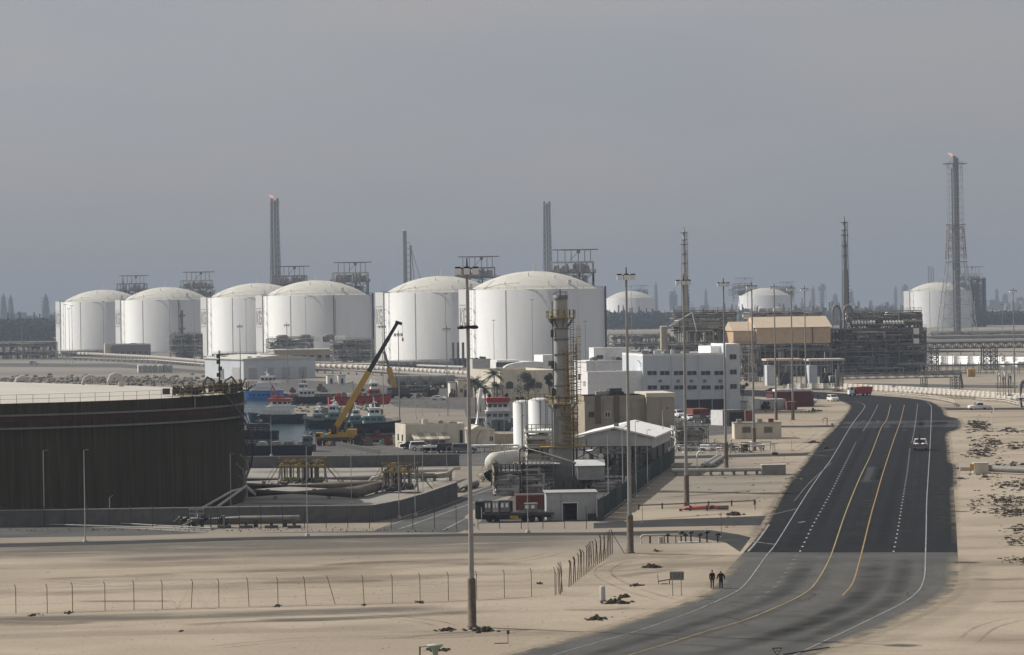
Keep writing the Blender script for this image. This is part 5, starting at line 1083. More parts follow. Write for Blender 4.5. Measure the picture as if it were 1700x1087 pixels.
# ------------------------------------------------------------------ process plants (steel frames full of vessels and pipes)
def plant(t, x0, x1, y0, y1, floors, bay, seed, mf='plant_dark', deck='plant_dark', dens=1.0, pale=.1, th=.32, brace=.35, pipes=True, rail=True, vessel_r=(.5, 1.5)):
    q = random.Random(seed); nx = max(1, round((x1-x0)/bay)); ny = max(1, round((y1-y0)/bay)); bx, by = (x1-x0)/nx, (y1-y0)/ny
    f = MB(); zt = floors[-1]
    for i in range(nx+1):
        for j in range(ny+1): f.bar((x0+i*bx, y0+j*by, floors[0]), (x0+i*bx, y0+j*by, zt), th)
    for k, z in enumerate(floors[1:]):
        for i in range(nx+1): f.bar((x0+i*bx, y0, z), (x0+i*bx, y1, z), th*.9)
        for j in range(ny+1): f.bar((x0, y0+j*by, z), (x1, y0+j*by, z), th*1.1)
        zb = floors[k]
        for i in range(nx):
            for yy in (y0, y1):
                if q.random() < brace: f.bar((x0+i*bx, yy, zb), (x0+(i+1)*bx, yy, z), th*.6)
                if q.random() < brace*.6: f.bar((x0+(i+1)*bx, yy, zb), (x0+i*bx, yy, z), th*.6)
    f.build('steel_frame', 'steel_pale' if mf == 'plant_mid' else 'steel', t)
    for k, z in enumerate(floors[1:]):
        d = MB()
        for i in range(nx):
            for j in range(ny):
                if q.random() < .8: d.box(x0+i*bx+.03, x0+(i+1)*bx-.03, y0+j*by+.03, y0+(j+1)*by-.03, z+th*.56, z+th*.56+.12)
        if not d.v: d.box(x0, x1, y0, y0+1, z+th*.56, z+th*.56+.1)
        d.build('floor_deck', deck, t)
        if rail:
            r_ = MB().rail([(x0, y0-.1, z+th*.56), (x1, y0-.1, z+th*.56)], 1.1, bx/3, .06); r_.build('handrail', 'steel_pale' if q.random() < pale*2 else mf, t)
        zb = floors[k]; H = z-zb
        n = int((x1-x0)*(y1-y0)/60*dens*1.2)
        for i in range(min(n, 26)):
            x, y = q.uniform(x0+1, x1-1), y0 + abs(q.gauss(0, .4))*(y1-y0)*.8+1; m = 'silver' if q.random() < pale*.5 else q.choice([mf, 'plant_mid', 'pipe_grey', 'plant_dark', 'steel']) if q.random() > pale else q.choice(['steel_pale', 'white', 'pipe_cream', 'pipe_silver'])
            r_ = min(q.uniform(*vessel_r), H*.35); v = MB()
            kind = q.random()
            if kind < .4: v.lathe([(.01, .3), (r_*.7, .35), (r_, .7), (r_, H*.75), (r_*.6, H*.85), (.01, H*.88)], 10, (x, y, zb+.2))
            elif kind < .7:
                l_ = q.uniform(2, 5); v.cyl((x-l_/2, y, zb+r_+.8), (x+l_/2, y, zb+r_+.8), r_, n=10)
                for s_ in (-.3, .3): v.box(x+s_*l_-.15, x+s_*l_+.15, y-r_*.7, y+r_*.7, zb+.15, zb+1.2)
            else:
                v.box(x-q.uniform(.4, 1.6), x+q.uniform(.4, 1.6), y-.9, y+.9, zb+.15, zb+H*q.uniform(.35, .8)); v.box(x-.3, x+.3, y-1.0, y-.9, zb+.5, zb+1.2)
            v.build('vessel', m, t)
    if pipes:
        for mm, cnt, r0, r1 in (('pipe_grey', 34, .1, .28), ('plant_mid', 30, .12, .35), ('pipe_silver', int(90*pale)+4, .14, .34), ('pipe_cream', int(110*pale)+4, .12, .3)):
            p = MB()
            for i in range(int(cnt*dens)):
                z = q.choice(floors[1:]) - q.uniform(.5, 2.4); y = q.uniform(y0-.9, y0+(y1-y0)*.3); xa = q.uniform(x0, x1-4); xb = min(x1, xa+q.uniform(3, (x1-x0)*.45)); zz = max(.3, z-q.uniform(-2.5, 3.5))
                p.tube([(xa, y, zz), (xa, y, z), (xb, y, z), (xb, y, max(.2, z-q.uniform(.8, 5)))] if q.random() < .6 else [(xa, y, z), (xb, y, z), (xb, y+2, z)], q.uniform(r0, r1), 6)
            p.build('pipework', mm, t)
b = Bl('process_plant', 'long dark steel process plant full of pipes, right of the tan shed', 'process plant', 1381, 622, 3)
X0, X1 = 0, b.X(1538); sc_ = b.A.y/FPX
plant(b.t, X0, X1, 0, 20, [0, 4.0, 8.2, 12.2, b.Z(1450, 546)], 5.2, 11, 'plant_dark', 'plant_dark', 1.7, .10, .34)
ztop = b.Z(1450, 546)
MB().box(X0, X1, 7, 7.4, 9.0, ztop-.2).build('cladding', 'plant_dark', b.t); MB().box(X0, X1-5, 12, 12.4, .3, 8.8).build('cladding', 'plant_dark', b.t)
q = random.Random(2); f = MB()
plant(b.t, X0+6, X1-1, 3, 13, [ztop, b.Z(1450, 530), b.Z(1450, 517)], 4.0, 12, 'plant_mid', 'plant_dark', 1.6, .30, .2, vessel_r=(.3, .8))
hx = MB()
for px in list(range(1417, 1457, 5)) + list(range(1469, 1500, 5)):                     # bright exchanger heads
    x = b.X(px); v = MB(); v.lathe([(.01, -.7), (.42, -.55), (.42, .55), (.01, .7)], 8, (x, -.4, b.Z(px, 535)), 0); v.build('exchanger_head', 'white', b.t)
for px in (1392, 1411):                                   # big inverted U pipes
    x = b.X(px); p = MB(); p.tube([(x-1.4, 3, 10), (x-1.4, 3, b.Z(px, 512)-.8), (x-1.0, 3, b.Z(px, 508)-.3), (x, 3, b.Z(px, 507)), (x+1.0, 3, b.Z(px, 508)-.3), (x+1.4, 3, b.Z(px, 512)-.8), (x+1.4, 3, 10)], .45, 8); p.build('loop_pipe', 'pipe_grey', b.t)
for k, px in enumerate((1384, 1390)):
    for j in range(4): MB().cbox((b.X(px), -.6, b.Z(px, 550+j*7)), (.6, .5, .9)).build('breaker_box', 'rust_red' if j % 2 else 'steel_pale', b.t)
for px, py in ((1521, 550), (1521, 567)): MB().box(b.X(px)-1, b.X(px)+1, -.9, -.3, b.Z(px, py)-1, b.Z(px, py)+1.2).build('panel', 'silver', b.t)
MB().cyl((b.X(1471), 2, 1), (b.X(1471), 2, 6.5), 1.2, n=12).build('vessel', 'pipe_grey', b.t)

b = Bl('process_plant', 'tan clad compressor shed raised on a dark steel frame full of pipes', 'process plant', 1257, 625, 8)
w_ = b.X(1378); z0, ze, zr = b.Z(1257, 571), b.Z(1257, 544), b.Z(1300, 531); dd = 17
plant(b.t, -9, w_, 0, dd, [0, 5, z0-.35], 6, 21, 'plant_dark', 'plant_dark', 1.2, .12, .34)
MB().box(-9, w_, 9, 9.3, .3, z0-1).build('cladding', 'plant_dark', b.t)
MB().box(-.2, w_+.2, -.4, dd, z0, ze).build('shed_wall', 'shed_orange', b.t)
MB().exx([(-1.0, ze), (dd+.6, ze), (dd/2, zr+1.2)], -.7, w_+.7).build('shed_roof', 'shed_roof', b.t)
MB().box(b.X(1349)-.2, b.X(1349)+.2, -.75, -.42, z0, ze).build('downpipe', 'wall_brown', b.t)
MB().box(-8.4, -.25, 1, dd-2, z0, ze-1.0).build('shed_end', 'shed_orange', b.t); MB().exx([(.5, ze-1), (dd-1.5, ze-1), (dd/2-.5, zr-.4)], -8.8, -.72).build('shed_roof', 'shed_roof', b.t)
plant(b.t, 2, w_+2, 20, 30, [0, 10, b.Z(1300, 545)-.1, b.Z(1300, 528), b.Z(1300, 518)], 7, 23, 'plant_mid', 'plant_dark', 1.0, .3, .3)
for i, px in enumerate((1288, 1313)):
    x = b.X(px); p = MB(); z = b.Z(px, 511); p.tube([(x-1.0, 22, z-5), (x-1.0, 22, z-.6), (x-.6, 22, z), (x+1.4, 22, z), (x+1.8, 22, z-.6), (x+1.8, 22, z-5)], .32, 7); p.build('loop_pipe', 'white', b.t)
for px in (1262, 1300, 1340, 1372): MB().box(b.X(px)-1.6, b.X(px)+1.6, 20, 22, b.Z(px, 530)+.4, b.Z(px, 522)).build('cooler_box', random.Random(px).choice(['tank_dome', 'green_pale']), b.t)

b = Bl('process_plant', 'open cream steel process frame left of the tan shed, behind the office block', 'process plant', 1108, 626, 5)
w_ = b.X(1226); zt = b.Z(1160, 541)
plant(b.t, 0, w_, 0, 18, [0, 4.5, 8.5, 12, zt], 5, 31, 'plant_mid', 'plant_dark', 1.3, .28, .30)
plant(b.t, 3, w_, 4, 13, [zt, b.Z(1160, 528), b.Z(1160, 516)], 4, 32, 'plant_mid', 'plant_dark', 1.2, .3, .2, vessel_r=(.3, .8))
cr = MB(); x = b.X(1120); cr.bar((x-2, -1, zt), (x+6.5, -1, zt+5), .35); cr.bar((x+6.5, -1, zt+5), (x+8, -1, zt-2), .3); cr.build('jib', 'white', b.t)
MB().box(-2.2, -.4, -1, 3, 0, zt).build('pipe_riser_bank', 'steel_beige', b.t)
f = MB(); f.rail([(b.X(1096), -2, 5), (b.X(1180), -2, 5)], 1.2, 2, .1); f.build('handrail', 'steel_pale', b.t)
b = Bl('process_plant', 'small steel frame of valves and ladders between the office block and the canopies', 'process plant', 1229, 634, 4)
plant(b.t, 0, b.X(1262), 0, 8, [0, 3.6, 7.2, 11], 3.4, 41, 'steel_beige', 'plant_mid', 1.6, .3, .22)
# process frames at the feet of the far tanks
for (x0, x1, pb, pt, a, seed, lab) in ((446, 520, 598, 562, 10, 51, 'dark process frame with round air coolers at the foot of the third nearest tank'), (552, 620, 602, 564, 8, 52, 'open dark steel frame of shelves right of the low beige building'), (284, 336, 597, 554, 10, 53, 'grey process frame at the right foot of the second farthest tank')):
    b = Bl('process_plant', lab, 'process plant', x0, pb, a); w_ = b.X(x1); z = b.Z(x0, pt)
    plant(b.t, 0, w_, 0, 14, [0, z*.3, z*.55, z*.8, z*.97], 6, seed, 'plant_mid', 'plant_dark', 1.3, .12, .4)
    if seed == 51:
        for px in (470, 508, 547): 
            x = b.X(px); MB().lathe([(.4, z*.8), (2.8, z*.8), (3.2, z*1.1), (2.2, z*1.16), (.01, z*1.16)], 12, (x, 5, 0)).build('air_cooler', 'plant_mid', b.t)
            MB().cbox((x+6, 5, z*.95), (6, 4, 3)).build('cooler_box', 'white' , b.t)
    if seed == 53:
        x = w_*.35; MB().cyl((x, 2, 0), (x, 2, z*1.9), .9, n=8).build('riser', 'plant_mid', b.t); MB().cbox((x, 2, z*1.2), (4, 4, .8)).build('platform', 'plant_mid', b.t); MB().cbox((x, 2, z*1.7), (4, 4, .8)).build('platform', 'plant_mid', b.t)
b = Bl('generator_bank', 'four thin grey exhaust pipes standing left of the nearest white tank', 'exhaust stacks', 752, 610, 0)
for i in range(4): b.part('exhaust_stack', MB().cyl((i*2.2, 0, 0), (i*2.2, 0, 11), .6, n=8), 'steel')
b.part('engine_house', MB().box(-1.5, 9, 1, 6, 0, 4), 'steel')

# ------------------------------------------------------------------ slim process chimney with yellow platforms
base = G(935, 813); Y = base.y; D = Y/FPX
t = thing('process_chimney', 'slim grey process chimney with yellow railed platforms in the middle of the works', 'chimney', base)
zf = lambda py: W(935, py, Y).z
ch = MB(); ch.lathe([(1.12, zf(668)), (1.12, zf(640)), (1.05, zf(612)), (1.0, zf(500)), (1.0, zf(497))], 24); ch.build('chimney_shaft', 'steel_pale', t)
ch = MB(); ch.lathe([(1.07, zf(497)), (1.07, zf(490)), (.8, zf(489)), (.8, zf(492))], 24)
for k in range(8): a = 2*math.pi*k/8; ch.bar((.95*math.cos(a), .95*math.sin(a), zf(490)), (.95*math.cos(a), .95*math.sin(a), zf(484.5)), .09)
ch.lathe([(.9, zf(485)), (1.0, zf(485)), (1.0, zf(484)), (.9, zf(484))], 16, smooth=False); ch.build('chimney_tip', 'steel', t)
bands = MB()
for py in (545, 563, 588, 613, 640, 660): bands.lathe([(1.1, zf(py)-.08), (1.2, zf(py)-.08), (1.2, zf(py)+.08), (1.1, zf(py)+.08)], 24, smooth=False)
bands.build('stiffening_bands', 'steel', t)
MB().box(-1.3, 1.3, -1.3, 1.3, zf(790), zf(671)).build('heat_duct', 'galvanised', t)
for k, (x0, x1, z0, z1) in enumerate(((-.6, .35, zf(738), zf(697)), (-.95, -.25, zf(690), zf(678)))): MB().box(x0, x1, -1.42, -1.305, z0, z1).build('inspection_panel', 'steel_pale', t)
for s_ in (-1, 1): MB().bar((s_*1.5, -1.35, 0), (s_*1.5, -1.35, zf(675)), .28).build('duct_leg', 'steel_pale' if s_ < 0 else 'steel_dark', t)
MB().box(-1.9, 1.9, -1.8, 1.8, 0, zf(790)).build('chimney_base', 'concrete', t)
def ring_plat(z, r0, r1, x0=-9, x1=9, brackets=True, rows=2):
    p = MB(); n = 20; p.lathe([(r0, z), (r1, z), (r1, z+.12), (r0, z+.12)], n, smooth=False); p.build('yellow_platform', 'yellow_dull', t)
    p = MB(); p.rail([(r1*math.cos(2*math.pi*i/14), r1*math.sin(2*math.pi*i/14), z+.12) for i in range(14)], 1.15, 1.0, .055, closed=True)
    for i in range(14): a = 2*math.pi*i/14; p.bar((r1*math.cos(a), r1*math.sin(a), z+.1), (r1*math.cos(a), r1*math.sin(a), z+.55), .5, .05)
    p.build('yellow_railing', 'yellow', t)
    p = MB()
    for i in range(8): a = 2*math.pi*i/8+.2; p.bar((r0*math.cos(a), r0*math.sin(a), z-1.2), (r1*.95*math.cos(a), r1*.95*math.sin(a), z), .1)
    p.build('platform_bracket', 'steel_dark', t)
ring_plat(zf(529), 1.0, 2.05); ring_plat(zf(671), 1.15, 2.3); 
for py in (686, 695, 706, 716, 728, 741): 
    z = zf(py); MB().box(-.2, 2.2, -2.2, 1.6, z-.1, z).build('yellow_platform', 'yellow_dull', t); MB().rail([(-.2, -2.2, z), (2.2, -2.2, z), (2.2, 1.6, z)], 1.1, .8, .03).build('yellow_railing', 'yellow', t)
z = zf(740); MB().box(-3.4, 3.4, -2.3, 2.0, z-.14, z).build('yellow_platform', 'yellow_dull', t); MB().rail([(-3.4, -2.3, z), (3.4, -2.3, z), (3.4, 2, z)], 1.1, .8, .03).build('yellow_railing', 'yellow_dull', t)
for py in (585, 600, 612, 625, 636, 648, 658): z = zf(py); MB().box(.6, 2.1, -1.9, .5, z-.12, z).build('yellow_platform', 'yellow_dull', t); MB().rail([(.6, -1.9, z), (2.1, -1.9, z), (2.1, .5, z)], 1.1, .6, .05).build('yellow_railing', 'yellow', t)
for x, za, zb, m_ in ((1.55, 671, 527, 'steel_dark'), (1.95, 740, 560, 'yellow_dull'), (2.5, 670, 540, 'yellow')):
    l = MB(); 
    for s_ in (-.22, .22): l.bar((x+s_, -.9, zf(za)), (x+s_, -.9, zf(zb)), .06)
    k = zf(za)
    while k < zf(zb): l.bar((x-.22, -.9, k), (x+.22, -.9, k), .05); k += .35
    k = zf(za)+2
    while k < zf(zb): l.lathe([(.42, 0), (.46, 0), (.46, .06), (.42, .06)], 8, (x, -1.2, k), smooth=False); k += 1.1
    l.build('caged_ladder', m_, t)
MB().cyl((-1.25, -.6, zf(668)), (-1.25, -.6, zf(500)), .07, n=6).build('cable_pipe', 'steel_dark', t)
for py in (530, 553, 605, 650): MB().cbox((-1.3, -.5, zf(py)), (.45, .5, 1.1)).build('junction_box', 'steel_dark', t)

# heat recovery module round the chimney foot
b = Bl('boiler_module', 'grey boxed boiler module with white ducts round the foot of the process chimney', 'boiler', 866, 818, 2); w_ = b.X(1003)
z0, z1 = b.Z(870, 799), b.Z(870, 772)
b.part('casing', MB().box(0, b.X(915), 0, 4, z0, z1), 'steel'); b.part('duct', MB().box(b.X(958), w_, -.6, 4, z0+.1, z1-.2), 'steel_pale'); b.part('duct_roof', MB().exx([(-.9, z1-.2), (4.2, z1-.2), (2.2, z1+.55), (.2, z1+.55)], b.X(955), w_+.1), 'white')
for py in (777, 783, 789): b.part('rib', MB().box(0, b.X(915), -.1, -.005, b.Z(870, py)-.06, b.Z(870, py)+.06), 'steel_dark')
f = MB()
for i in range(9): x = b.X(868)+i*(w_-.4)/8; f.box(x, x+.18, .2, .4, 0, z0-.003)
b.part('support_frame', f, 'steel_dark'); b.part('deck', MB().box(-.5, b.X(930), -.6, 4, z1+.05, z1+.15), 'steel_pale'); r_ = MB().rail([(-.5, -.6, z1+.15), (b.X(930), -.6, z1+.15)], 1.1, 1, .035); b.part('handrail', r_, 'steel_pale')
plant(b.t, -1, b.X(918), -1.2, 6, [0, z0*.5, z0, z1], 2.2, 61, 'steel', 'plant_mid', 2.6, .3, .12, vessel_r=(.2, .5))
plant(b.t, b.X(960), w_+3, 1, 7, [0, z0*.5, z0], 2.2, 64, 'plant_dark', 'plant_dark', 2.6, .2, .12, vessel_r=(.2, .5))
z2 = b.Z(880, 722); plant(b.t, 1.2, b.X(925), 8, 14, [0, z1, z1+2, z2], 2.6, 62, 'steel', 'plant_mid', 1.6, .25, .14, vessel_r=(.25, .6))
b.part('canopy_roof', MB().box(1, b.X(925), 7.5, 14.5, z2, z2+.3), 'white')
b.part('flue_pipe', MB().tube([(b.X(868), -2, b.Z(868, 741)), (b.X(905), -2, b.Z(905, 752)), (b.X(955), -2, b.Z(955, 768))], .19, 8), 'pipe_silver')
b.part('flue_pipe', MB().tube([(b.X(825), -2, 0.4), (b.X(826), -2, b.Z(826, 820)), (b.X(908), -2, b.Z(908, 803))], .22, 8), 'pipe_silver')
b.part('relief_pipe', MB().tube([(b.X(860), -2, b.Z(860, 800)), (b.X(862), -2, b.Z(862, 745)), (b.X(868), -2, b.Z(868, 741)), (b.X(872), -2, b.Z(872, 748))], .2, 8), 'pipe_grey')
for px in (976, 1000): b.part('dome_cap', MB().ball((b.X(px), 3, z1+.9), .45, 10), 'tank_dome')

# white storage tanks
for px, hw, lab, yb in ((867, 15, 'round white storage tank, left one of the pair behind the process chimney', 742), (897, 19.5, 'larger grey lit storage tank right behind the process chimney', 746)):
    c = G(px, yb); D = c.y/FPX; r_ = hw*D; h_ = W(px, 668 if px < 880 else 664, c.y).z
    t = thing('storage_tank', lab, 'storage tank', c); MB().lathe([(r_*1.03, 0), (r_*1.03, .3), (r_, .3), (r_, h_), (r_*.6, h_+.35), (.01, h_+.5)], 40).build('tank_shell', 'tank_white', t)
    rl = MB(); rl.rail([(r_*math.cos(2*math.pi*i/16), r_*math.sin(2*math.pi*i/16), h_) for i in range(16)], 1.1, 1.2, .03, closed=True); rl.build('roof_railing', 'yellow_dull', t)
    MB().cyl((0, -r_-.12, 0), (0, -r_-.12, h_), .1, n=6).build('riser_pipe', 'steel', t)
    l = MB(); l.bar((r_*.55-.2, -r_*.9, 0), (r_*.55-.2, -r_*.9, h_+1), .06).bar((r_*.55+.2, -r_*.9, 0), (r_*.55+.2, -r_*.9, h_+1), .06)
    for i in range(24): l.bar((r_*.55-.2, -r_*.9, h_*i/24), (r_*.55+.2, -r_*.9, h_*i/24), .05)
    l.build('ladder', 'steel', t)
# round nosed pressure vessel
c = G(822, 800); t = thing('pressure_vessel', 'big round nosed pale pressure vessel on the left of the works', 'pressure vessel', c, R(-24)); D = c.y/FPX; r_ = 17.5*D; zc = W(815, 768, c.y).z
v = MB(); n = 20
prof = [(.01, -r_*1.0), (r_*.5, -r_*.87), (r_*.87, -r_*.5), (r_, 0), (r_, 7.5), (r_*.8, 8.5), (.01, 9)]
vv = [(r*math.cos(2*math.pi*k/n), y, zc + r*math.sin(2*math.pi*k/n)) for r, y in prof for k in range(n)]
v.add(vv, [(i*n+k, i*n+(k+1) % n, (i+1)*n+(k+1) % n, (i+1)*n+k) for i in range(len(prof)-1) for k in range(n)], 0, True); v.build('vessel_shell', 'tank_dome', t)
for y in (1, 6): MB().box(-r_*.8, r_*.8, y, y+.6, 0, zc-r_*.55).build('saddle', 'concrete', t)
MB().rail([(-r_*.5, 0, zc+r_), (-r_*.5, 7, zc+r_)], 1, 1, .03).build('top_railing', 'yellow_dull', t)
s_ = MB()
for i in range(14): s_.box(-r_-1.2-.02, -r_-.3, i*.5-1, i*.5-.6, i*.25, i*.25+.06)
s_.bar((-r_-1.2, -1, .8), (-r_-1.2, 6, 4.4), .06); s_.build('access_stair', 'yellow_dull', t)
# row of horizontal grey cylinders by the harbour
for i, px in enumerate((667, 676, 696, 715, 733)):
    c = G(px, 643.5); D = c.y/FPX; r_ = 8.3*D
    t = thing('storage_cylinder', ['first', 'second', 'third', 'fourth', 'last'][i]+' from the left of the grey horizontal cylinders behind the harbour', 'storage cylinder', c, R(-35), 'grey horizontal cylinders in a row')
    v = MB(); v.cyl((0, -6, r_+.9), (0, 6, r_+.9), r_, n=20); v.lathe([(.01, 0), (.01, .001)], 8); v.build('cylinder_shell', 'concrete', t)
    e = MB()
    for s_ in (-6.05, 6.05): e.cyl((0, s_-.25*(s_ < 0), r_+.9), (0, s_+.25*(s_ > 0), r_+.9), r_*.72, r_*.72, n=18)
    e.build('end_cap', 'concrete_grey', t); MB().box(-r_*.8, r_*.8, -4, -3, 0, .85).box(-r_*.8, r_*.8, 3, 4, 0, .85).build('saddle', 'concrete', t)

b = Bl('pump_skid', 'dense skid of small pumps and pipes left of the boiler module', 'pump skid', 826, 822, 0)
plant(b.t, 0, b.X(866), 0, 5, [0, 1.6, 3.2, b.Z(830, 786)], 1.8, 91, 'steel', 'plant_mid', 4.0, .3, th=.14, vessel_r=(.15, .4))
b = Bl('pipe_rack', 'small rack of silver pipes between the tan building and the white pipe maze', 'pipe rack', 1122, 748, 3)
plant(b.t, 0, b.X(1176), 0, 9, [0, 2.2, 4.2], 2.6, 95, 'plant_mid', 'plant_dark', 2.0, .3, th=.16, vessel_r=(.2, .5))

for x0, pb, x1, pt, seed, lab in ((1008, 612, 1108, 588, 101, 'low pipe rack between the annex roofs and the open cream process frame'), (1010, 582, 1112, 556, 102, 'far pipe rack low behind the right edge of the nearest white tank'), (-40, 597, 92, 570, 103, 'low dark pipe rack at the left edge beyond the brown tank'),
        (628, 613, 752, 603, 104, 'low row of pipes at the foot of the second nearest white tank'), (100, 592, 182, 584, 105, 'low row of pipes at the foot of the farthest white tank'), (1545, 566, 1700, 552, 106, 'distant low pipe rack at the foot of the lattice flare'), (352, 597, 440, 588, 107, 'low row of pipes at the foot of the fourth white tank')):
    b = Bl('pipe_rack', lab, 'pipe rack', x0, pb, 2); z = b.Z(x0, pt); w_ = b.X(x1)
    plant(b.t, 0, w_, 0, 9, [0, z*.5, z], max(4, w_/14), seed, 'plant_mid', 'plant_dark', 1.2, .35, th=.35, vessel_r=(.5, 1.2))
# ------------------------------------------------------------------ bund walls, pipes, fences, lamp posts
def wall_run(name, label, pts, h, th, m, cat='wall', coping=True):
    A = Vector(pts[0]); t = thing(name, label, cat, A)
    for a, b in zip(pts, pts[1:]):
        a, b = Vector(a)-A, Vector(b)-A; d = (b-a).normalized(); s_ = Vector((-d.y, d.x, 0))*th/2
        w_ = MB().prism([(a-s_)[:2], (b-s_)[:2], (b+s_)[:2], (a+s_)[:2]], 0, h)
        n = int((b-a).length/6)
        for i in range(1, n): p = a.lerp(b, i/n); w_.bar(p-s_*1.06+Vector((0,0,.05)), p-s_*1.06+Vector((0,0,h-.02)), .10, .03)
        w_.build('wall_section', m, t)
        if coping: MB().prism([(a-s_*1.3)[:2], (b-s_*1.3)[:2], (b+s_*1.3)[:2], (a+s_*1.3)[:2]], h, h+.12).build('coping', 'concrete', t)
    return t
front = [G(x, y) for x, y in ((-80,875.5),(100,874),(412,869),(617,866.5),(664,857),(700,846),(757,825))]
wall_run('bund_wall', 'long grey concrete bund wall bending round the brown tank and its pipes', front, 2.05, .4, 'concrete_grey')
wall_run('bund_wall', 'rear concrete bund wall between the harbour and the pipe field', [G(x, y) for x, y in ((385,777),(560,776),(762,773))], 1.9, .4, 'concrete_grey')
def pipe_thing(label, pts, r, m, sup=6.0, z0=None, name='pipeline', cat='pipe', group=None, rings=0, n=10, sup_m='concrete'):
    A = Vector((pts[0][0], pts[0][1], 0)); t = thing(name, label, cat, A, 0, group); P_ = [Vector(p)-A for p in pts]
    pp, rr = [], []
    for i, (a, b) in enumerate(zip(P_, P_[1:])):
        L_ = (b-a).length; d = (b-a).normalized(); k = int(L_/rings) if rings else 0
        pp.append(a); rr.append(r)
        for j in range(k):
            p = a.lerp(b, (j+.5)/k)
            for o_, q_ in ((-.13, 1), (-.11, 1.1), (.11, 1.1), (.13, 1)): pp.append(p+d*o_); rr.append(r*q_)
    pp.append(P_[-1]); rr.append(r)
    MB().tube(pp, rr, n).build('pipe', m, t)
    for a, b in zip(P_, P_[1:]):
        L_ = (b-a).length; k = min(40, int(L_/sup)) if sup else 0
        for i in range(k):
            p = a.lerp(b, (i+.5)/k)
            if p.z > r+.15 and abs((b-a).normalized().z) < .3: MB().box(p.x-.25, p.x+.25, p.y-r*1.2, p.y+r*1.2, 0, p.z-r*.9).build('pipe_support', sup_m, t)
    return t
def gp(px, py, z): p = G(px, py, z); return p
pipe_thing('thick brown pipe lying nearest inside the bund', [gp(412,818,.9), gp(590,817,.9), gp(635,805,.9), gp(655,803,.9)], .62, 'pipe_brown')
pipe_thing('second thick brown pipe inside the bund, behind the nearest one', [gp(405,807,.9), gp(560,805.5,.9), gp(640,803,.9)], .55, 'pipe_brown')
pipe_thing('grey pipe near the rear wall of the bund', [gp(405,795,.8), gp(600,793,.8), gp(740,789,.8)], .4, 'pipe_grey')
pipe_thing('pale branching pipe that bends down beside the second valve station', [gp(608,804,.4), gp(618,794,1.4), gp(632,791,1.6), gp(652,783,1.6), gp(748,780,1.6)], .22, 'pipe_cream', 9)
pipe_thing('pale bent pipe along the top right of the bund', [gp(700,790,.5), gp(742,788,1.2), gp(752,778,1.6), gp(762,777,1.6)], .25, 'pipe_cream', 9)
def valve_station(px, py, w_, label, seed):
    c = G(px, py); t = thing('valve_station', label, 'valve station', c); q = random.Random(seed); h = 3.0
    for x in (-w_/2, 0, w_/2):
        for y in (-1.2, 1.2): MB().bar((x*1.15, y, 0), (x, y, h), .14).build('leg', 'steel_pale', t)
    MB().box(-w_/2-.3, w_/2+.3, -1.5, 1.5, h, h+.15).build('yellow_platform', 'yellow_dull', t)
    r_ = MB().rail([(-w_/2-.3, -1.5, h+.15), (w_/2+.3, -1.5, h+.15), (w_/2+.3, 1.5, h+.15), (-w_/2-.3, 1.5, h+.15)], 1.1, .9, .035, closed=True); r_.build('yellow_railing', 'yellow_dull', t)
    st = MB(); st.bar((w_/2+.3, -1, h), (w_/2+2.8, -1, 0), .12); st.bar((w_/2+.3, -.3, h), (w_/2+2.8, -.3, 0), .12)
    for i in range(8): u = i/8; st.bar((w_/2+.3+2.5*u, -1, h*(1-u)), (w_/2+.3+2.5*u, -.3, h*(1-u)), .18, .05)
    st.bar((w_/2+.3, -1, h+1), (w_/2+2.8, -1, 1), .06); st.build('access_stair', 'yellow_dull', t)
    for i in range(18):
        x, y = q.uniform(-w_/2, w_/2), q.uniform(-1.2, 1.2); v = MB(); z = q.uniform(.4, 1.2)
        v.cyl((x, y, z), (x, y, h+q.uniform(.2, .9)), .11, n=6); v.lathe([(.01, 0), (.35, .03), (.35, .1), (.01, .13)], 10, (x, y, h+q.uniform(.3, .9))); v.cyl((x-.5, y, z), (x+.5, y, z), .28, n=8); v.build('valve', q.choice(['pipe_brown', 'steel_dark', 'pipe_grey', 'yellow_dull']), t)
    MB().box(-w_/2-.3, w_/2+.3, -1.56, -1.5, h-.12, h+.2).build('toe_board', 'yellow_dull', t)
    for i in range(7):
        x = q.uniform(-w_/2, w_/2); MB().cbox((x, q.uniform(-1, 1), h+q.uniform(.4, .9)), (q.uniform(.3, .8), .5, q.uniform(.4, .9))).build('actuator', q.choice(['yellow_dull', 'steel_dark', 'pipe_brown', 'yellow']), t)
    sl = MB(); sl.bar((-w_/2-.3, -1, h), (-w_/2-2.2, -1, 0), .1).bar((-w_/2-.3, -1, h+1), (-w_/2-2.2, -1, 1), .06)
    for i in range(8): u = i/8; sl.bar((-w_/2-.3-1.9*u, -1.3, h*(1-u)), (-w_/2-.3-1.9*u, -.7, h*(1-u)), .2, .05)
    sl.build('access_stair', 'yellow_dull', t)
    for i in range(8):
        x = q.uniform(-w_/2-1, w_/2+1); a = Vector((x, -1.7, q.uniform(.3, h))); MB().bar(a, a+Vector((q.uniform(-1.5, 1.5), .2, q.uniform(-.8, .8))), .1).build('brace', q.choice(['yellow_dull', 'steel_pale', 'pipe_grey']), t)
    for i in range(6):
        p = MB(); x = -w_/2+i*w_/5; p.tube([(x-1.5, -.6, .5), (x-.4, -.6, .5), (x+.2, -.9, 1.2), (x+.2, -1.1, h+.5)], .17, 7); p.build('pipe_branch', q.choice(['pipe_grey', 'pipe_brown', 'steel_pale']), t)
valve_station(502, 806, 6.6, 'yellow railed valve station on legs, left one inside the bund', 3); valve_station(664, 817, 4.6, 'yellow railed valve station at the right end of the thick bund pipes', 5)
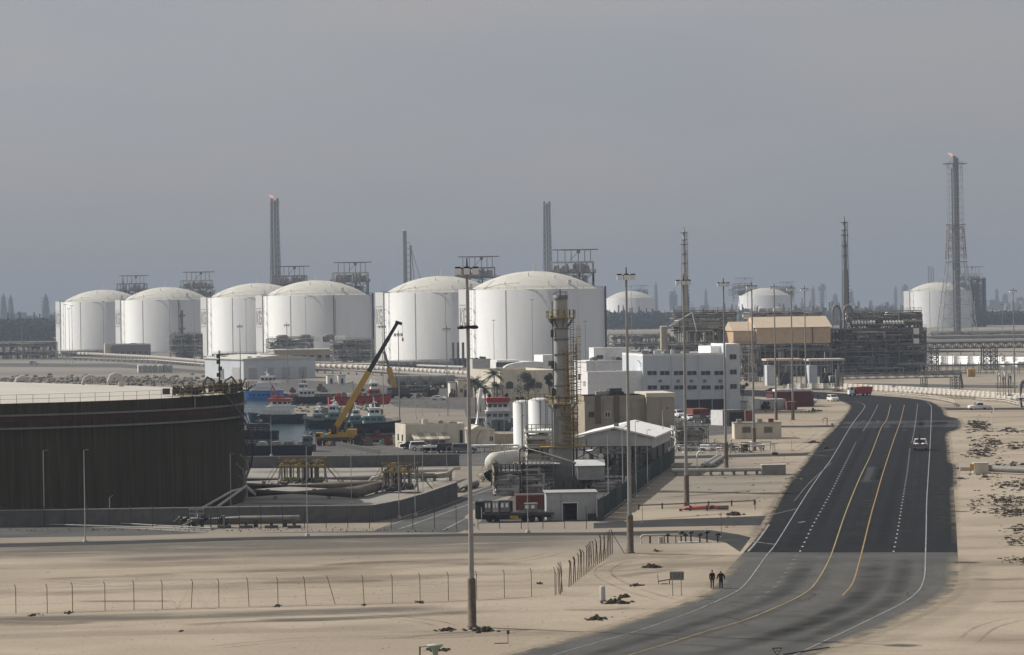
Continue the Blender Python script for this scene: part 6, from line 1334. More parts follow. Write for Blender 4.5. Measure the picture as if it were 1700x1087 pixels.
# pipe crossing over the bund wall from the brown tank
for i, (pts, lab) in enumerate(((((310,852,.6),(330,851,1.0),(384,832,2.9),(404,826,2.9)), 'upper slanting silver pipe climbing over the bund wall from the brown tank'), (((332,858,.6),(345,857,1.0),(408,826,3.1),(424,828,2.2)), 'lower slanting silver pipe climbing over the bund wall from the brown tank'))):
    pipe_thing(lab, [gp(x, y+ (20 if z > 1.5 else 8), 0) + Vector((0, 0, z)) for x, y, z in pts], .16, 'pipe_silver', 0)
pipe_thing('long grey green pipe lying low outside the bund wall', [gp(296,876,.0)+Vector((0,0,1.1)), gp(400,875,0)+Vector((0,0,1.1)), gp(497,874,0)+Vector((0,0,1.1))], .33, 'pipe_grey', 3.0, sup_m='steel_dark')
t = thing('manifold', 'tangle of pipes and valves at the foot of the slanting silver pipes', 'pipe manifold', G(335, 877)); q = random.Random(8)
for i in range(16):
    v = MB(); x = q.uniform(-3.2, 3.4); y = q.uniform(-.8, 1.2)
    if q.random() < .5: v.tube([(x, y, .05), (x, y, q.uniform(.8, 1.6)), (x+q.uniform(-1.2, 1.2), y, q.uniform(.8, 1.7)), (x+q.uniform(-1, 1), y+.6, .4)], .09, 6)
    else: v.cyl((x, y, .05), (x, y, 1.5), .08, n=6); v.lathe([(.01, 0), (.3, .02), (.3, .08), (.01, .1)], 10, (x, y, 1.5))
    v.build('valve_pipe', q.choice(['steel_dark', 'pipe_grey', 'black']), t)
MB().rail([(-1.5, -.9, 1.3), (.2, -.9, 1.3), (.2, .6, 1.3), (-1.5, .6, 1.3)], 1.1, .8, .03, closed=True).build('inspection_cage', 'steel_pale', t)
MB().box(-1.5, .2, -.9, .6, 1.2, 1.28).build('cage_floor', 'steel', t)
for x in (-1.4, .1): MB().bar((x, -.8, 0), (x, -.8, 1.2), .1).build('cage_leg', 'steel_dark', t)
for px in (372, 408, 450, 488):
    c = G(px, 876.5); t = thing('concrete_footing', 'dark concrete pipe foot under the low grey pipe, '+{372:'leftmost', 408:'second from left', 450:'third from left', 488:'rightmost'}[px]+' of four', 'pipe support', c, 0, 'pipe feet'); MB().box(-.8, .8, -.4, .4, 0, .35).build('block', 'concrete_grey', t); MB().box(-.18, .18, -.15, .15, .35, .75).build('post', 'steel_dark', t)
for y0, y1, lab in ((866.5, 880.5, 'upper thin white pipe along the ramp by the brown tank'), (872, 883.5, 'lower thin white pipe along the ramp by the brown tank')):
    pipe_thing(lab, [G(-70, y0-1)+Vector((0,0,.3)), G(0, y0)+Vector((0,0,.3)), G(180, y0+5)+Vector((0,0,.3)), G(350, y1)+Vector((0,0,.3))], .07, 'steel_pale', 0)
pipe_thing('thick grey drain pipe lying behind the right end of the bund wall', [gp(757,812,.5), gp(775,806,.5), gp(790,803,.5)], .55, 'pipe_grey', 0)

# ---- fences
def post_fence(label, bases, hpx, m='rust_post', wires=3, r=.028, mesh=None, lean=None, name='wire_fence', arm=True, sag=None):
    A = bases[0]; t = thing(name, label, 'fence', A); tops = []
    for i, p in enumerate(bases):
        h = hpx[i] if isinstance(hpx, list) else hpx; l = (lean or {}).get(i, 0)
        a = p-A; b = a+Vector((l, 0, h)); tops.append(b)
        po = MB(); po.bar(a, b, r*2)
        if arm: po.bar(b, b+Vector((-.12, .1, .28)), r*1.6)
        po.build('post', m, t)
    for k in range(wires):
        wr = MB(); u = (k+.15)/max(1, wires-1)*.97 if wires > 1 else .9
        u = min(u, .98)
        for i in range(len(bases)-1):
            a, b = bases[i]-A, bases[i+1]-A; p0, p1 = a.lerp(tops[i], u), b.lerp(tops[i+1], u)
            s_ = (sag or {}).get(i, 0.04); mid = (p0+p1)/2-Vector((0, 0, s_*(1+k)))
            mid.z = max(mid.z, .03)
            wr.bar(p0, mid, .009); wr.bar(mid, p1, .009)
        wr.build('wire', 'wire', t)
    return t
fb = [(26,1019),(78,1018),(120,1015),(174,1014),(222,1012),(269,1011),(317,1009.5),(363,1008.5),(413,1007),(461,1006),(508,1004.5),(556,1003),(604,1002),(651,1000.5),(697,999),(744,997),(791,995),(837,993),(882,990.5),(921,988)]
post_fence('rusty wire fence of thin leaning posts across the sand in the foreground', [G(-24, 1021)]+[G(x, y) for x, y in fb], 2.35, lean={7: .15, 9: -.1, 11: -.15, 12: -.65, 13: -.1}, sag={6: .6, 7: .5}, wires=4)
q = random.Random(2)
nb = [G(922+q.uniform(0, 12), 988-q.uniform(0, 6)) for i in range(7)]; nb.sort(key=lambda p: -p.y)
post_fence('short bundle of rusty posts at the corner of the foreground fence', nb, [q.uniform(1.9, 2.6) for i in range(7)], wires=2, lean={i: q.uniform(-.2, .2) for i in range(7)}, name='picket_fence')
a, b = G(944, 974), G(1016, 919); n = 22
post_fence('leaning picket fence of close rusty posts running away beside a floodlight mast', [a.lerp(b, i/n) for i in range(n+1)], [q.uniform(2.1, 2.6) for i in range(n+1)], wires=4, lean={i: q.uniform(-.15, .15) for i in range(n+1)}, name='picket_fence', r=.045)
mesh = MB(); 
for k in range(5): 
    i = q.randint(3, 18); p = a.lerp(b, i/n); mesh.bar(p+Vector((0, 0, .3)), a.lerp(b, (i+2)/n)+Vector((0, 0, 1.9)), .04)
tag(mesh.build('loose_rail', 'rust_post'), 'loose crossed rails hanging on the leaning picket fence', 'rail') 
br = MB(); p = G(1016, 919); br.bar(p+Vector((0, 0, 2.3)), p+Vector((1.3, -.3, 0)), .06); br.bar(p+Vector((2.4, 2, 2.3)), p+Vector((1.4, -.2, 0)), .03); tag(br.build('fence_stay', 'rust_post'), 'slanting stay holding the far end of the picket fence', 'fence stay')
xs = list(range(1, 1000, 36)); mb_ = [G(x, 874+ (x/500)*3.2 if x < 500 else 877.2 + (x-500)*.0012) for x in xs]
post_fence('tall thin dark post fence along the front of the bund and the works', mb_, 2.5, m='steel_dark', wires=4, name='mesh_fence', r=.04)
# green screened fence on the right side of the works
t = thing('screen_fence', 'dark green screened fence running away along the right side of the works', 'fence', G(992, 866)); A = G(992, 866)
c0, c1 = G(992, 866), G(1119, 768); c2 = G(1122, 742)
L_ = (c1-c0).length; n = 16
for i in range(n+1):
    p = c0.lerp(c1, i/n)-A; MB().bar(p, p+Vector((0, 0, 2.9)), .1).build('post', 'steel_dark', t)
for i in range(n):
    p0, p1 = c0.lerp(c1, (i+.03)/n)-A, c0.lerp(c1, (i+.97)/n)-A; h = 2.5+.2*random.Random(i).random(); d = (p1-p0).normalized(); s_ = Vector((-d.y, d.x, 0))*.02
    MB().prism([(p0-s_)[:2], (p1-s_)[:2], (p1+s_)[:2], (p0+s_)[:2]], .05, h).build('screen_panel', 'green_mesh' if i % 3 else 'green_dark', t)
# green gate leaf across the works' front right corner
# ---- low lamp posts
def lamp_post(base, h, label, group, kind=0, r=.06, ar=.5):
    t = thing('lamp_post', label, 'lamp post', base, 0, group)
    MB().lathe([(r*1.5, 0), (r*1.4, .5), (r, .55), (r*.7, h)], 8).build('pole', 'steel_pale' if kind != 2 else 'galvanised', t)
    if kind == 0: MB().bar((0, 0, h), (ar, 0, h+.05), .06).cbox((ar*.7, 0, h+.04), (.4, .18, .1)).build('lamp_head', 'steel', t)
    elif kind == 1:
        MB().bar((0, 0, h), (ar, 0, h+.35), .06).build('arm', 'steel_pale', t); MB().cbox((ar+.2, 0, h+.38), (.55, .25, .14)).build('lamp_head', 'black', t)
    elif kind == 2:
        for x in (-.5, .5): MB().bar((0, 0, h), (x, 0, h), .07).cbox((x, 0, h-.1), (.5, .3, .3)).build('lamp_head', 'steel', t)
    if h > 5: MB().lathe([(.26, 0), (.26, .3), (.001, .3)], 8).build('foot', 'concrete_pale', t)
    return t
LP = 'low pale lamp posts'
for px, py, pt, k, lab in ((141,900,747,0,'thin white pole lamp post on the sand edge before the brown tank'), (73,872,748,0,'thin lamp post at the left, standing against the brown tank'), (383,856,753,0,'thin lamp post before the right edge of the brown tank'), (510,890,741,0,'white lamp post on the sand left of the bend in the bund wall'),
        (583,836,727,0,'lamp post among the thick brown bund pipes'), (662,860,735,0,'lamp post at the bend where the bund wall turns away'), (689,856,740,0,'left of two lamp posts beside the works road'), (702,840,738,0,'right of two lamp posts beside the works road'), (742,828,742,0,'lamp post at the right end of the bund wall'),
        (876,884,773,0,'lamp post in front of the rust red shipping container'), (1010,846,718,1,'lamp post in front of the open shed gable'), (1034,832,712,1,'dark headed lamp post right of the shed gable'), (1056,826,700,0,'lamp post in front of the tan building wing'), (1101,776,681,1,'dark headed lamp post at the right corner of the tan building'), (880,740,681,0,'thin lamp post between the white storage tanks'),
        (866,760,690,0,'thin rod like lamp post left of the white storage tanks'), (838,806,695,0,'lamp post over the round nosed pressure vessel'), (800,800,700,0,'thin lamp post left of the round nosed pressure vessel'), (1075,812,714,0,'lamp post at the right corner of the open shed'), (182,872,826,1,'small spot lamp leaning at the foot of the brown tank'),
        (450,757,690,0,'lamp post in the dark harbour corner before the navy hull'), (728,690,655,0,'short lamp post on the harbour sand'), (701,690,662,0,'thin short post left of the harbour sand lamp'), (728,752,700,0,'thin post before the harbour office door'), (715,752,703,0,'thin post in front of the striped awning'), (695,735,700,0,'thin post on the roof line of the harbour office')):
    p = G(px, py); lamp_post(p, W(px, pt, p.y).z, lab, LP, k, .05 if k == 0 and px > 150 else .07)
SL = 'slender lamp posts before the white tanks'
for px, py, pt, lab in ((109,604,505,'left post of the pair before the farthest white tank'), (120,605,507,'right post of the pair before the farthest white tank'), (115,600,512,'faint post between the pair before the farthest tank'), (172,604,500,'lone lamp post right of the middle of the farthest tank'), (282,606,497,'lamp post before the middle of the second farthest tank'), (323,612,497,'lamp post at the right edge of the second farthest tank'),
        (409,600,497,'lamp post before the tank behind the lit warehouse end'), (508,600,494,'lamp post before the left part of the third nearest tank'), (617,610,490,'lamp post at the right edge of the third nearest tank'), (741,640,487,'tall lamp post over the right part of the second nearest tank'), (820,612,531,'lamp post on the lit side of the nearest white tank'), (972,606,533,'lamp post right of the process chimney on the nearest tank'),
        (1049,590,475,'lamp post just right of the second floodlight mast, far behind'), (36,600,528,'lamp post at the far left before the blue grey works'), (51,600,560,'short post right of the far left lamp post'), (1243,640,474,'faint lamp post left of the fifth floodlight mast'), (884,608,497,'thin dark pole running down the middle of the nearest tank'), (1665,606,505,'thin lamp post in the haze at the right edge')):
    p = G(px, py); h = W(px, pt, p.y).z; lamp_post(p, h, lab, SL, 2, .13 if p.y > 1200 else .1)
# ------------------------------------------------------------------ pipes and pipe bridges on the right and in the distance
# covered cream pipe bundle along the far side of the road
path = [(1300,651,1.2),(1395,650,1.2),(1480,654,1.2),(1560,659,1.2),(1640,664.5,1.2),(1760,672,1.2)]
for k, (dy, lab) in enumerate(((0, 'front cream pipe of the banded bundle beyond the road bend'), (-3.0, 'middle cream pipe of the banded bundle beyond the road bend'), (-6, 'rear cream pipe of the banded bundle beyond the road bend'))):
    pts = [G(x, y+dy)+Vector((0, 0, .95)) for x, y, z in path]; t = pipe_thing(lab, pts, .52, 'pipe_cream', 0, rings=3.2, group='banded cream pipes', n=12)
t = thing('pipe_guard', 'low cream guard rail curving round the outside of the road bend', 'guard rail', G(1440, 656)); A = G(1440, 656); P_ = [G(x, y)-A for x, y in ((1420,655),(1470,656.5),(1520,660),(1560,665.5),(1582,670.5),(1584,675.5))]; P_ = spline(P_, 4)
for z in (.5, .95): MB().tube([p+Vector((0, 0, z)) for p in P_], .13, 6).build('rail', 'pipe_cream', t)
for p in P_[::2]: MB().box(p.x-.1, p.x+.1, p.y-.1, p.y+.1, 0, .92).build('post', 'pipe_cream', t)
t = thing('pipe_guard', 'cream guard rail along the track behind the white pickup', 'guard rail', G(1620, 668)); A = G(1620, 668); P_ = spline([G(x, y)-A for x, y in ((1616,664.5),(1640,666),(1668,668),(1685,672.5),(1720,679))], 4)
for z in (.4, .9): MB().tube([p+Vector((0, 0, z)) for p in P_], .15, 6).build('rail', 'pipe_cream', t)
for p in P_[::2]: MB().box(p.x-.1, p.x+.1, p.y-.1, p.y+.1, 0, .88).build('post', 'pipe_cream', t)
# pipe bridge over the far road
b = Bl('pipe_bridge', 'grey pipe bridge on lattice legs beyond the red dump truck', 'pipe bridge', 1384, 650, 6); w_ = b.X(1596); z0, z1 = b.Z(1480, 628), b.Z(1480, 618)
f = MB(); n = 26
for y in (0, 2.2):
    f.bar((0, y, z0), (w_, y, z0), .22); f.bar((0, y, z1), (w_, y, z1), .22)
    for i in range(n): f.bar((w_*i/n, y, z0 if i % 2 else z1), (w_*(i+1)/n, y, z1 if i % 2 else z0), .14)
b.part('bridge_truss', f, 'steel')
for k in range(4): b.part('bridge_pipe', MB().tube([(-1, .4+k*.45, .3), (-1, .4+k*.45, z0+.9), (0, .4+k*.45, z0+.9), (w_, .4+k*.45, z0+.9), (w_+.6, .4+k*.45, .3)], .2, 7), ['pipe_grey', 'pipe_brown', 'pipe_silver', 'pipe_grey'][k])
for px in (1388, 1535, 1584, 1592):
    x = b.X(px); l = MB()
    for dx, dy in ((-.7, 0), (.7, 0), (.7, 2.2), (-.7, 2.2)): l.bar((x+dx, dy, 0), (x+dx, dy, z0), .22)
    for i in range(4): l.bar((x-.7, 0, z0*i/4), (x+.7, 0, z0*(i+1)/4), .14); l.bar((x-.7, 0, z0*i/4), (x+.7, 0, z0*i/4), .12)
    b.part('lattice_leg', l, 'steel')
for k in range(5): b.part('riser_pipe', MB().cyl((b.X(1390)+k*.5-.6, -.6, 0), (b.X(1390)+k*.5-.6, -.6, z1+ (1.2 if k < 3 else 0)), .2, n=7), 'steel_pale' if k == 0 else 'pipe_grey')
# long pipe bridge at the horizon right of the plant
b = Bl('pipe_bridge', 'long high pipe bridge carrying fat grey pipes from the plant to the right edge', 'pipe bridge', 1538, 615, 2); w_ = b.X(1790); zb, zt = b.Z(1600, 578), b.Z(1600, 569)
f = MB(); n = 34
for y in (0, 4):
    f.bar((0, y, zb), (w_, y, zb), .45); f.bar((0, y, zt), (w_, y, zt), .45)
    for i in range(n): f.bar((w_*i/n, y, zb if i % 2 else zt), (w_*(i+1)/n, y, zt if i % 2 else zb), .28); f.bar((w_*i/n, y, zb), (w_*i/n, y, zt), .22)
b.part('bridge_truss', f, 'steel')
for k in range(4): b.part('bridge_pipe', MB().cyl((-4, .3+k*1.15, zt+.9), (w_, .3+k*1.15, zt+.9), .62, n=10), ['silver', 'pipe_silver', 'steel_pale', 'pipe_grey'][k])
for k in range(2): b.part('bridge_pipe', MB().cyl((-4, .6+k*2.4, zt+2.4), (w_, .6+k*2.4, zt+2.4), .5, n=10), 'steel_pale')
for px in (1546, 1644, 1744):
    x = b.X(px); l = MB(); hw = 2.6
    for dx, dy in ((-hw, 0), (hw, 0), (hw, 4), (-hw, 4), (0, 0)): l.bar((x+dx, dy, 0), (x+dx, dy, zb), .4)
    for i in range(5):
        for s_ in (-1, 0): l.bar((x+s_*hw, 0, zb*i/5), (x+(s_+1)*hw, 0, zb*(i+1)/5), .22); l.bar((x+(s_+1)*hw, 0, zb*i/5), (x+s_*hw, 0, zb*(i+1)/5), .22)
        l.bar((x-hw, 0, zb*i/5), (x+hw, 0, zb*i/5), .25)
    b.part('lattice_leg', l, 'steel')
for k, (y, lab) in enumerate(((611, 'front of the three white pipes lying right of the dark plant'), (607, 'middle of the three white pipes lying right of the dark plant'), (602, 'rear of the three white pipes lying right of the dark plant'))):
    pipe_thing(lab, [G(1532, y-1)+Vector((0,0,1.6)), G(1620, y)+Vector((0,0,1.6)), G(1790, y+3)+Vector((0,0,1.6))], 1.15, 'white', 0, group='white pipes beyond the plant', rings=7)
q = random.Random(17)
b = Bl('pipe_rack', 'thin steel pipe rack with many posts in front of the white pipes', 'pipe rack', 1540, 622, 2); w_ = b.X(1790); f = MB()
for i in range(24):
    x = w_*i/23
    for y in (0, 3): f.bar((x, y, 0), (x, y, q.choice([3.2, 4.4, 6.5])), .18)
    f.bar((x, 0, 3), (x, 3, 3), .18)
f.bar((0, 0, 3), (w_, 0, 3), .2); f.bar((0, 3, 3), (w_, 3, 3), .2); b.part('rack_frame', f, 'steel')
for k in range(3): b.part('rack_pipe', MB().cyl((0, .5+k, 3.3), (w_, .5+k, 3.3), .22, n=6), 'pipe_grey')
t = thing('orange_tank', 'small orange box tank on the flat ground beyond the pipe bridge', 'tank', G(1612, 625)); MB().box(-1.3, 1.3, -1, 1, .3, 2.6).build('body', 'orange', t); MB().box(-1.1, 1.1, -.8, .8, 0, .3).build('skid', 'steel_dark', t); MB().box(-.3, .3, -1.05, -1.0, .8, 2).build('hatch', 'yellow_dull', t)
t = thing('pipe_riser', 'cluster of tall vertical pipes near the right edge beside a mast', 'pipe riser', G(1668, 664)); A = G(1668, 664)
for k in range(6):
    x = -1.9+k*.72; MB().tube([(x, k % 2*.8, 0), (x, k % 2*.8, 6.6-.3*(k % 3)), (x, k % 2*.8+1.2, 7.2-.3*(k % 3))], .24, 8).build('pipe', ['pipe_grey', 'pipe_silver', 'pipe_grey', 'steel_pale', 'pipe_brown', 'pipe_grey'][k], t)
MB().box(-2.4, 2.2, -.6, -.4, 3.2, 3.5).build('cross_beam', 'steel', t); MB().rail([(-2.4, -.5, 3.5), (2.2, -.5, 3.5)], 1, 1.2, .05).build('handrail', 'steel', t)
for k, px in enumerate((1694, 1703)):
    c = G(px, 676); t = thing('pipe_riser', ['left', 'right'][k]+' of two thick bent pipes at the right edge', 'pipe riser', c, 0, 'thick bent pipes'); MB().tube([(0, 0, 0), (0, 0, 5.2), (.4, 0, 6.2), (1.5, 0, 6.5), (4, 0, 6.5)], .55, 10).build('pipe', 'pipe_grey', t); MB().lathe([(.7, 2), (.7, 2.3), (.56, 2.3)], 12, smooth=False).build('flange', 'steel_dark', t)
# distant pipelines and utility corridors below the tanks
for i, (pts, r, lab, m) in enumerate((([(40,590),(150,592),(260,598),(345,606)], .9, 'pale pipeline with saddles below the two farthest tanks', 'pipe_cream'), ([(120,598),(260,602),(340,609)], .5, 'thin pale pipeline just before the one with saddles', 'pipe_silver'),
        ([(520,613),(600,616),(700,622),(790,628)], .95, 'fat pale pipeline in front of the second nearest tank', 'pipe_cream'), ([(520,619),(640,624),(790,634)], .8, 'thin grey pipeline before the fat pale one', 'pipe_grey'), ([(520,607),(640,610),(770,615)], .6, 'thin pipe behind the fat pale pipeline', 'steel_pale'),
        ([(1006,578),(1110,576)], 1.2, 'pale pipe right of the nearest tank, upper one', 'steel_pale'), ([(1006,592),(1110,590)], 1.2, 'pale pipe right of the nearest tank, middle one', 'white'), ([(1006,601),(1108,600)], 1.0, 'pale pipe right of the nearest tank, lower one', 'white'),
        ([(-60,585),(90,588),(170,592)], .8, 'low dark pipeline at the far left below the blue grey works', 'pipe_grey'), ([(-60,562),(60,562),(95,566)], 1.5, 'grey pipeline at the far left edge', 'pipe_grey'), ([(1000,545),(1110,541)], 1.6, 'far grey pipe bank between the nearest tank and the plant', 'pipe_grey'), ([(1540,588),(1790,590)], .8, 'thin grey pipe behind the white pipes on the right', 'pipe_grey'))):
    pipe_thing(lab, [G(x, y)+Vector((0, 0, r+.8)) for x, y in pts], r, m, 9, rings=6 if r > .85 else 0, sup_m='concrete')
b = Bl('pipe_rack', 'low tangled pipe rack behind the office roof, left of the plant', 'pipe rack', 1050, 640, 3); plant(b.t, 0, b.X(1108), 0, 8, [0, 3, 6, b.Z(1060, 585)], 4, 71, 'plant_mid', 'plant_dark', 1.5, .3, .2)
# ------------------------------------------------------------------ verge on the left of the road
t = thing('pipe_run', 'two pale pipes on low sleepers ending in a white box by the road', 'pipe', G(1115, 790)); A = G(1115, 790); e = G(1268, 788)-A
for k, r in ((0, .32), (.9, .26)): MB().cyl((0, k, .85), (e.x, e.y+k, .85), r, n=10).build('pipe', 'pipe_silver', t)
for i in range(8): x = e.x*(i+.4)/8; MB().box(x-.2, x+.2, -.4, 1.3, 0, .55).build('sleeper', 'concrete', t)
MB().box(e.x-.4, e.x+3.3, e.y-.9, e.y+1.4, 0, 1.5).build('valve_box', 'concrete', t); MB().box(e.x-.45, e.x+3.35, e.y-.95, e.y+1.45, 1.5, 1.62).build('box_lid', 'concrete_pale', t)
t = thing('pipe_run', 'two slanting grey pipes lying side by side by a white gooseneck pipe', 'pipe', G(1166, 777)); A = G(1166, 777); e = G(1192, 761)-A
for k in (0, 1.1): MB().cyl((k, 0, .5), (e.x+k, e.y, .5), .3, n=10).build('pipe', 'pipe_silver', t)
for i in range(4): p = e*((i+.5)/4); MB().box(p.x-.5, p.x+1.7, p.y-.15, p.y+.15, 0, .25).build('sleeper', 'concrete', t)
c = G(1157, 779); t = thing('gooseneck_pipe', 'white gooseneck pipe standing at the corner of the green fence', 'pipe', c); MB().tube([(0, 0, 0), (0, 0, 2.4), (.2, 0, 2.75), (.6, 0, 2.85), (1.0, 0, 2.8)], .13, 8).build('pipe', 'white', t); MB().lathe([(.3, 0), (.3, .2), (.14, .2)], 10).build('foot', 'concrete', t)
t = thing('pipe_manifold', 'maze of small white pipes and valves between the mast and the substation', 'pipe manifold', G(1195, 752)); q = random.Random(9)
for i in range(34):
    x, y = q.uniform(-8, 6.5), q.uniform(0, 14); z = q.uniform(.5, 1.6); p = MB()
    k = q.random()
    if k < .6: p.tube([(x, y, .05), (x, y, z), (x+q.uniform(1, 4), y, z), (x+q.uniform(3, 4), y+.3, .1)], q.uniform(.06, .13), 6)
    else: p.cyl((x, y, 0), (x, y, z+.6), .09, n=6); p.lathe([(.01, 0), (.3, .02), (.3, .08), (.01, .1)], 8, (x, y, z+.6)); p.cyl((x-.4, y, z), (x+.4, y, z), .18, n=8)
    p.build('valve_pipe', q.choice(['steel_pale', 'white', 'pipe_grey', 'steel_dark', 'pipe_silver']), t)
t = thing('cable_reel', 'rusty dark frame standing right of the small white pipe maze', 'frame', G(1237, 751)); MB().bar((-.7, 0, 0), (-.7, 0, 1.9), .15).bar((.7, 0, 0), (.7, 0, 1.9), .15).bar((-.7, 0, 1.8), (.7, 0, 1.8), .12).bar((-.7, 0, .9), (.7, 0, .9), .12).build('frame', 'rust_red', t)
for z in (.5, 1.3): MB().cbox((0, .1, z), (1.1, .6, .5)).build('drum', 'wall_brown', t)
t = thing('hand_rail', 'low dark pipe rail on short posts behind the red pipe', 'rail', G(1060, 846)); A = G(1060, 846); e = G(1252, 838)-A
for z, k in ((.55, 0), (.45, 2.0)): MB().cyl((0, k, z), (e.x, e.y+k, z), .07, n=6).build('rail', 'pipe_brown', t)
for i in range(6): p = e*(i/5); MB().box(p.x-.1, p.x+.1, p.y-.1, p.y+.1, 0, .75).build('post', 'rust_post', t)
t = thing('red_pipe', 'faded red pipe lying on the sand at the foot of a mast', 'pipe', G(1127, 848)); MB().tube([(0, 0, .1), (.9, 0, .35), (3.2, 0, .38), (5.0, 0, .38)], .28, 10).build('pipe', 'red_faded', t); MB().lathe([(.01, -.2), (.42, -.2), (.42, .2), (.01, .2)], 12, (4.2, .1, .45)).build('flange', 'steel_dark', t); MB().cyl((5.0, 0, .36), (6.4, 0, .36), .3, n=10).build('coupling', 'pipe_brown', t)
for x in (1.4, 3.6): MB().box(x-.1, x+.1, -.4, .4, 0, .7).build('cradle', 'rust_post', t)
t = thing('pipe_manifold', 'white bent pipe with dark valves and planks beside the road junction', 'pipe manifold', G(1064, 902)); D = G(1064, 902).y/FPX
MB().tube([(0, 0, 0), (0, 0, .72), (.15, 0, .88), (.5, 0, .92), (5.5, 0, .92)], .12, 8).build('pipe', 'pipe_cream', t)
for x in (.95, 1.05, 2.6, 3.9): MB().cyl((x, 0, 0), (x, 0, .85), .06, n=6).build('support', 'rust_post', t)
MB().cyl((2.2, .1, 0), (2.2, .1, .7), .28, n=10).build('drum', 'pipe_cream', t); MB().box(4.2, 6.4, -.5, .3, .02, .12).build('plank', 'white', t)
for i, x in enumerate((3.0, 4.5, 5.0, 5.6, 6.6, 7.4, 8.6)):
    v = MB(); v.cyl((x, .1, 0), (x, .1, .9+.25*(i % 2)), .09, n=6); v.lathe([(.01, 0), (.32, .04), (.36, .16), (.2, .3), (.01, .32)], 10, (x, .1, .75+.25*(i % 2))); v.build('valve', 'black' if i % 2 else 'debris', t)
t = thing('marker_pipe', 'thin steel marker post with a plate beside the main road', 'marker', G(1253, 846)); MB().box(-.05, .05, -.05, .05, 0, 1.1).build('post', 'rust_post', t); MB().box(-.15, .15, -.07, -.05, .8, 1.15).build('plate', 'rust_post', t)
for px, py, h, lab in ((1197, 892, 2.9, 'thin rod post on the sand right of the dark valves'), (1066, 868, 2.2, 'thin rod post near the left end of the pipe rail'), (1314, 753, 2.4, 'thin rod post on the dark cross track'), (1413, 0, 0, '')):
    if h: 
        t = thing('marker_post', lab, 'marker post', G(px, py), 0, 'thin rods'); MB().cyl((0, 0, 0), (0, 0, h), .035, n=6).build('rod', 'steel', t); MB().lathe([(.1, 0), (.1, .12), (.04, .12)], 8).build('foot', 'concrete', t)
t = thing('valve_post', 'small T handled valve post on a rusty block beside the cross track', 'valve', G(1286, 755)); MB().box(-.5, .5, -.3, .3, 0, .45).build('block', 'debris', t); MB().cyl((0, 0, .45), (0, 0, 2.0), .05, n=6).bar((-.6, 0, 2), (.6, 0, 2), .08).build('handle', 'steel_dark', t)
t = thing('valve_post', 'hook shaped pipe standing on the sand beyond the substation', 'valve', G(1371, 709)); MB().tube([(-.6, 0, .9), (-.7, 0, 1.7), (-.2, 0, 2.0), (.3, 0, 1.9), (.2, 0, 1.4), (.2, 0, 0)], .09, 6).build('hook', 'steel_dark', t); MB().cbox((1.3, 0, .4), (.5, .4, .8)).build('block', 'concrete', t)
# right hand verge
t = thing('pipe_run', 'thick grey pipe with a white box and yellow warning plate on the right verge', 'pipe', G(1593, 786)); A = G(1593, 786); e = G(1760, 791)-A; x1 = (G(1647, 788)-A).x
MB().cyl((0, 0, .75), (x1-2, 0, .75), .36, n=10).build('pipe', 'pipe_cream', t); MB().cyl((x1, 0, .75), (e.x, e.y, .75), .52, n=12).build('pipe', 'pipe_grey', t)
MB().box(x1-2.2, x1+.0, -.9, 1.2, 0, 1.55).build('valve_box', 'wall_cream', t); MB().box(x1-2.25, x1+.05, -.95, 1.25, 1.55, 1.66).build('box_lid', 'concrete_pale', t)
MB().box(x1-2.9, x1-2.25, -1.1, -1.04, .7, 1.5).build('warning_plate', 'orange', t)
for x in (x1-2.85, x1-2.35): MB().cyl((x, -1.15, -.0), (x, -1.15, .75), .03, n=6).build('plate_leg', 'rust_post', t)
for px, py, pt, lab in ((1646, 712, 684, 'thin white post on the sand at the far right'), (1613, 0, 0, '')):
    if py: t = thing('marker_post', lab, 'marker post', G(px, py), 0, 'thin rods'); MB().cyl((0, 0, 0), (0, 0, W(px, pt, G(px, py).y).z), .06, n=6).build('rod', 'white', t); MB().cbox((0, 0, W(px, pt, G(px, py).y).z), (.3, .1, .2)).build('cap', 'steel', t)
t = thing('marker_post', 'white stub post beside the white pickup', 'marker post', G(1649, 686), 0, 'thin rods'); MB().cyl((0, 0, 0), (0, 0, 1.3), .1, n=6).build('rod', 'white', t)
# foreground furniture
c = G(1123, 989); t = thing('road_sign', 'grey back of a square sign board on two thin legs beside the road', 'sign', c); D = c.y/FPX
h0, h1 = W(1123, 963, c.y).z, W(1123, 948.5, c.y).z
MB().box(-.62, .68, -.02, .02, h0, h1).build('sign_board', 'steel', t); MB().box(-.62, .68, -.05, -.021, h1-.1, h1-.04).box(-.62, .68, -.05, -.021, h0+.06, h0+.12).build('back_rail', 'steel_pale', t)
for x in (-.38, .42): MB().box(x-.035, x+.035, -.1, -.052, 0, h1-.01).build('leg', 'galvanised', t)
t = thing('broken_barrier', 'broken low rusty barrier on the sand left of the sign board', 'barrier', G(1093, 970)); MB().bar((0, 0, .3), (1.1, .2, .45), .1).bar((0, 0, .0), (-.1, 0, .95), .06).bar((1.05, .2, 0), (1.05, .2, .45), .09).bar((.2, 0, .05), (.9, .1, .1), .06).build('barrier_bars', 'rust_post', t)
c = G(1000, 998); t = thing('marker_post', 'squat white concrete marker pillar on the sand', 'marker pillar', c); MB().lathe([(.26, 0), (.25, 1.3), (.22, 1.36), (.01, 1.37)], 14).build('pillar', 'concrete_pale', t); MB().lathe([(.32, 0), (.32, .12), (.26, .12)], 14, smooth=False).build('foot', 'concrete', t)
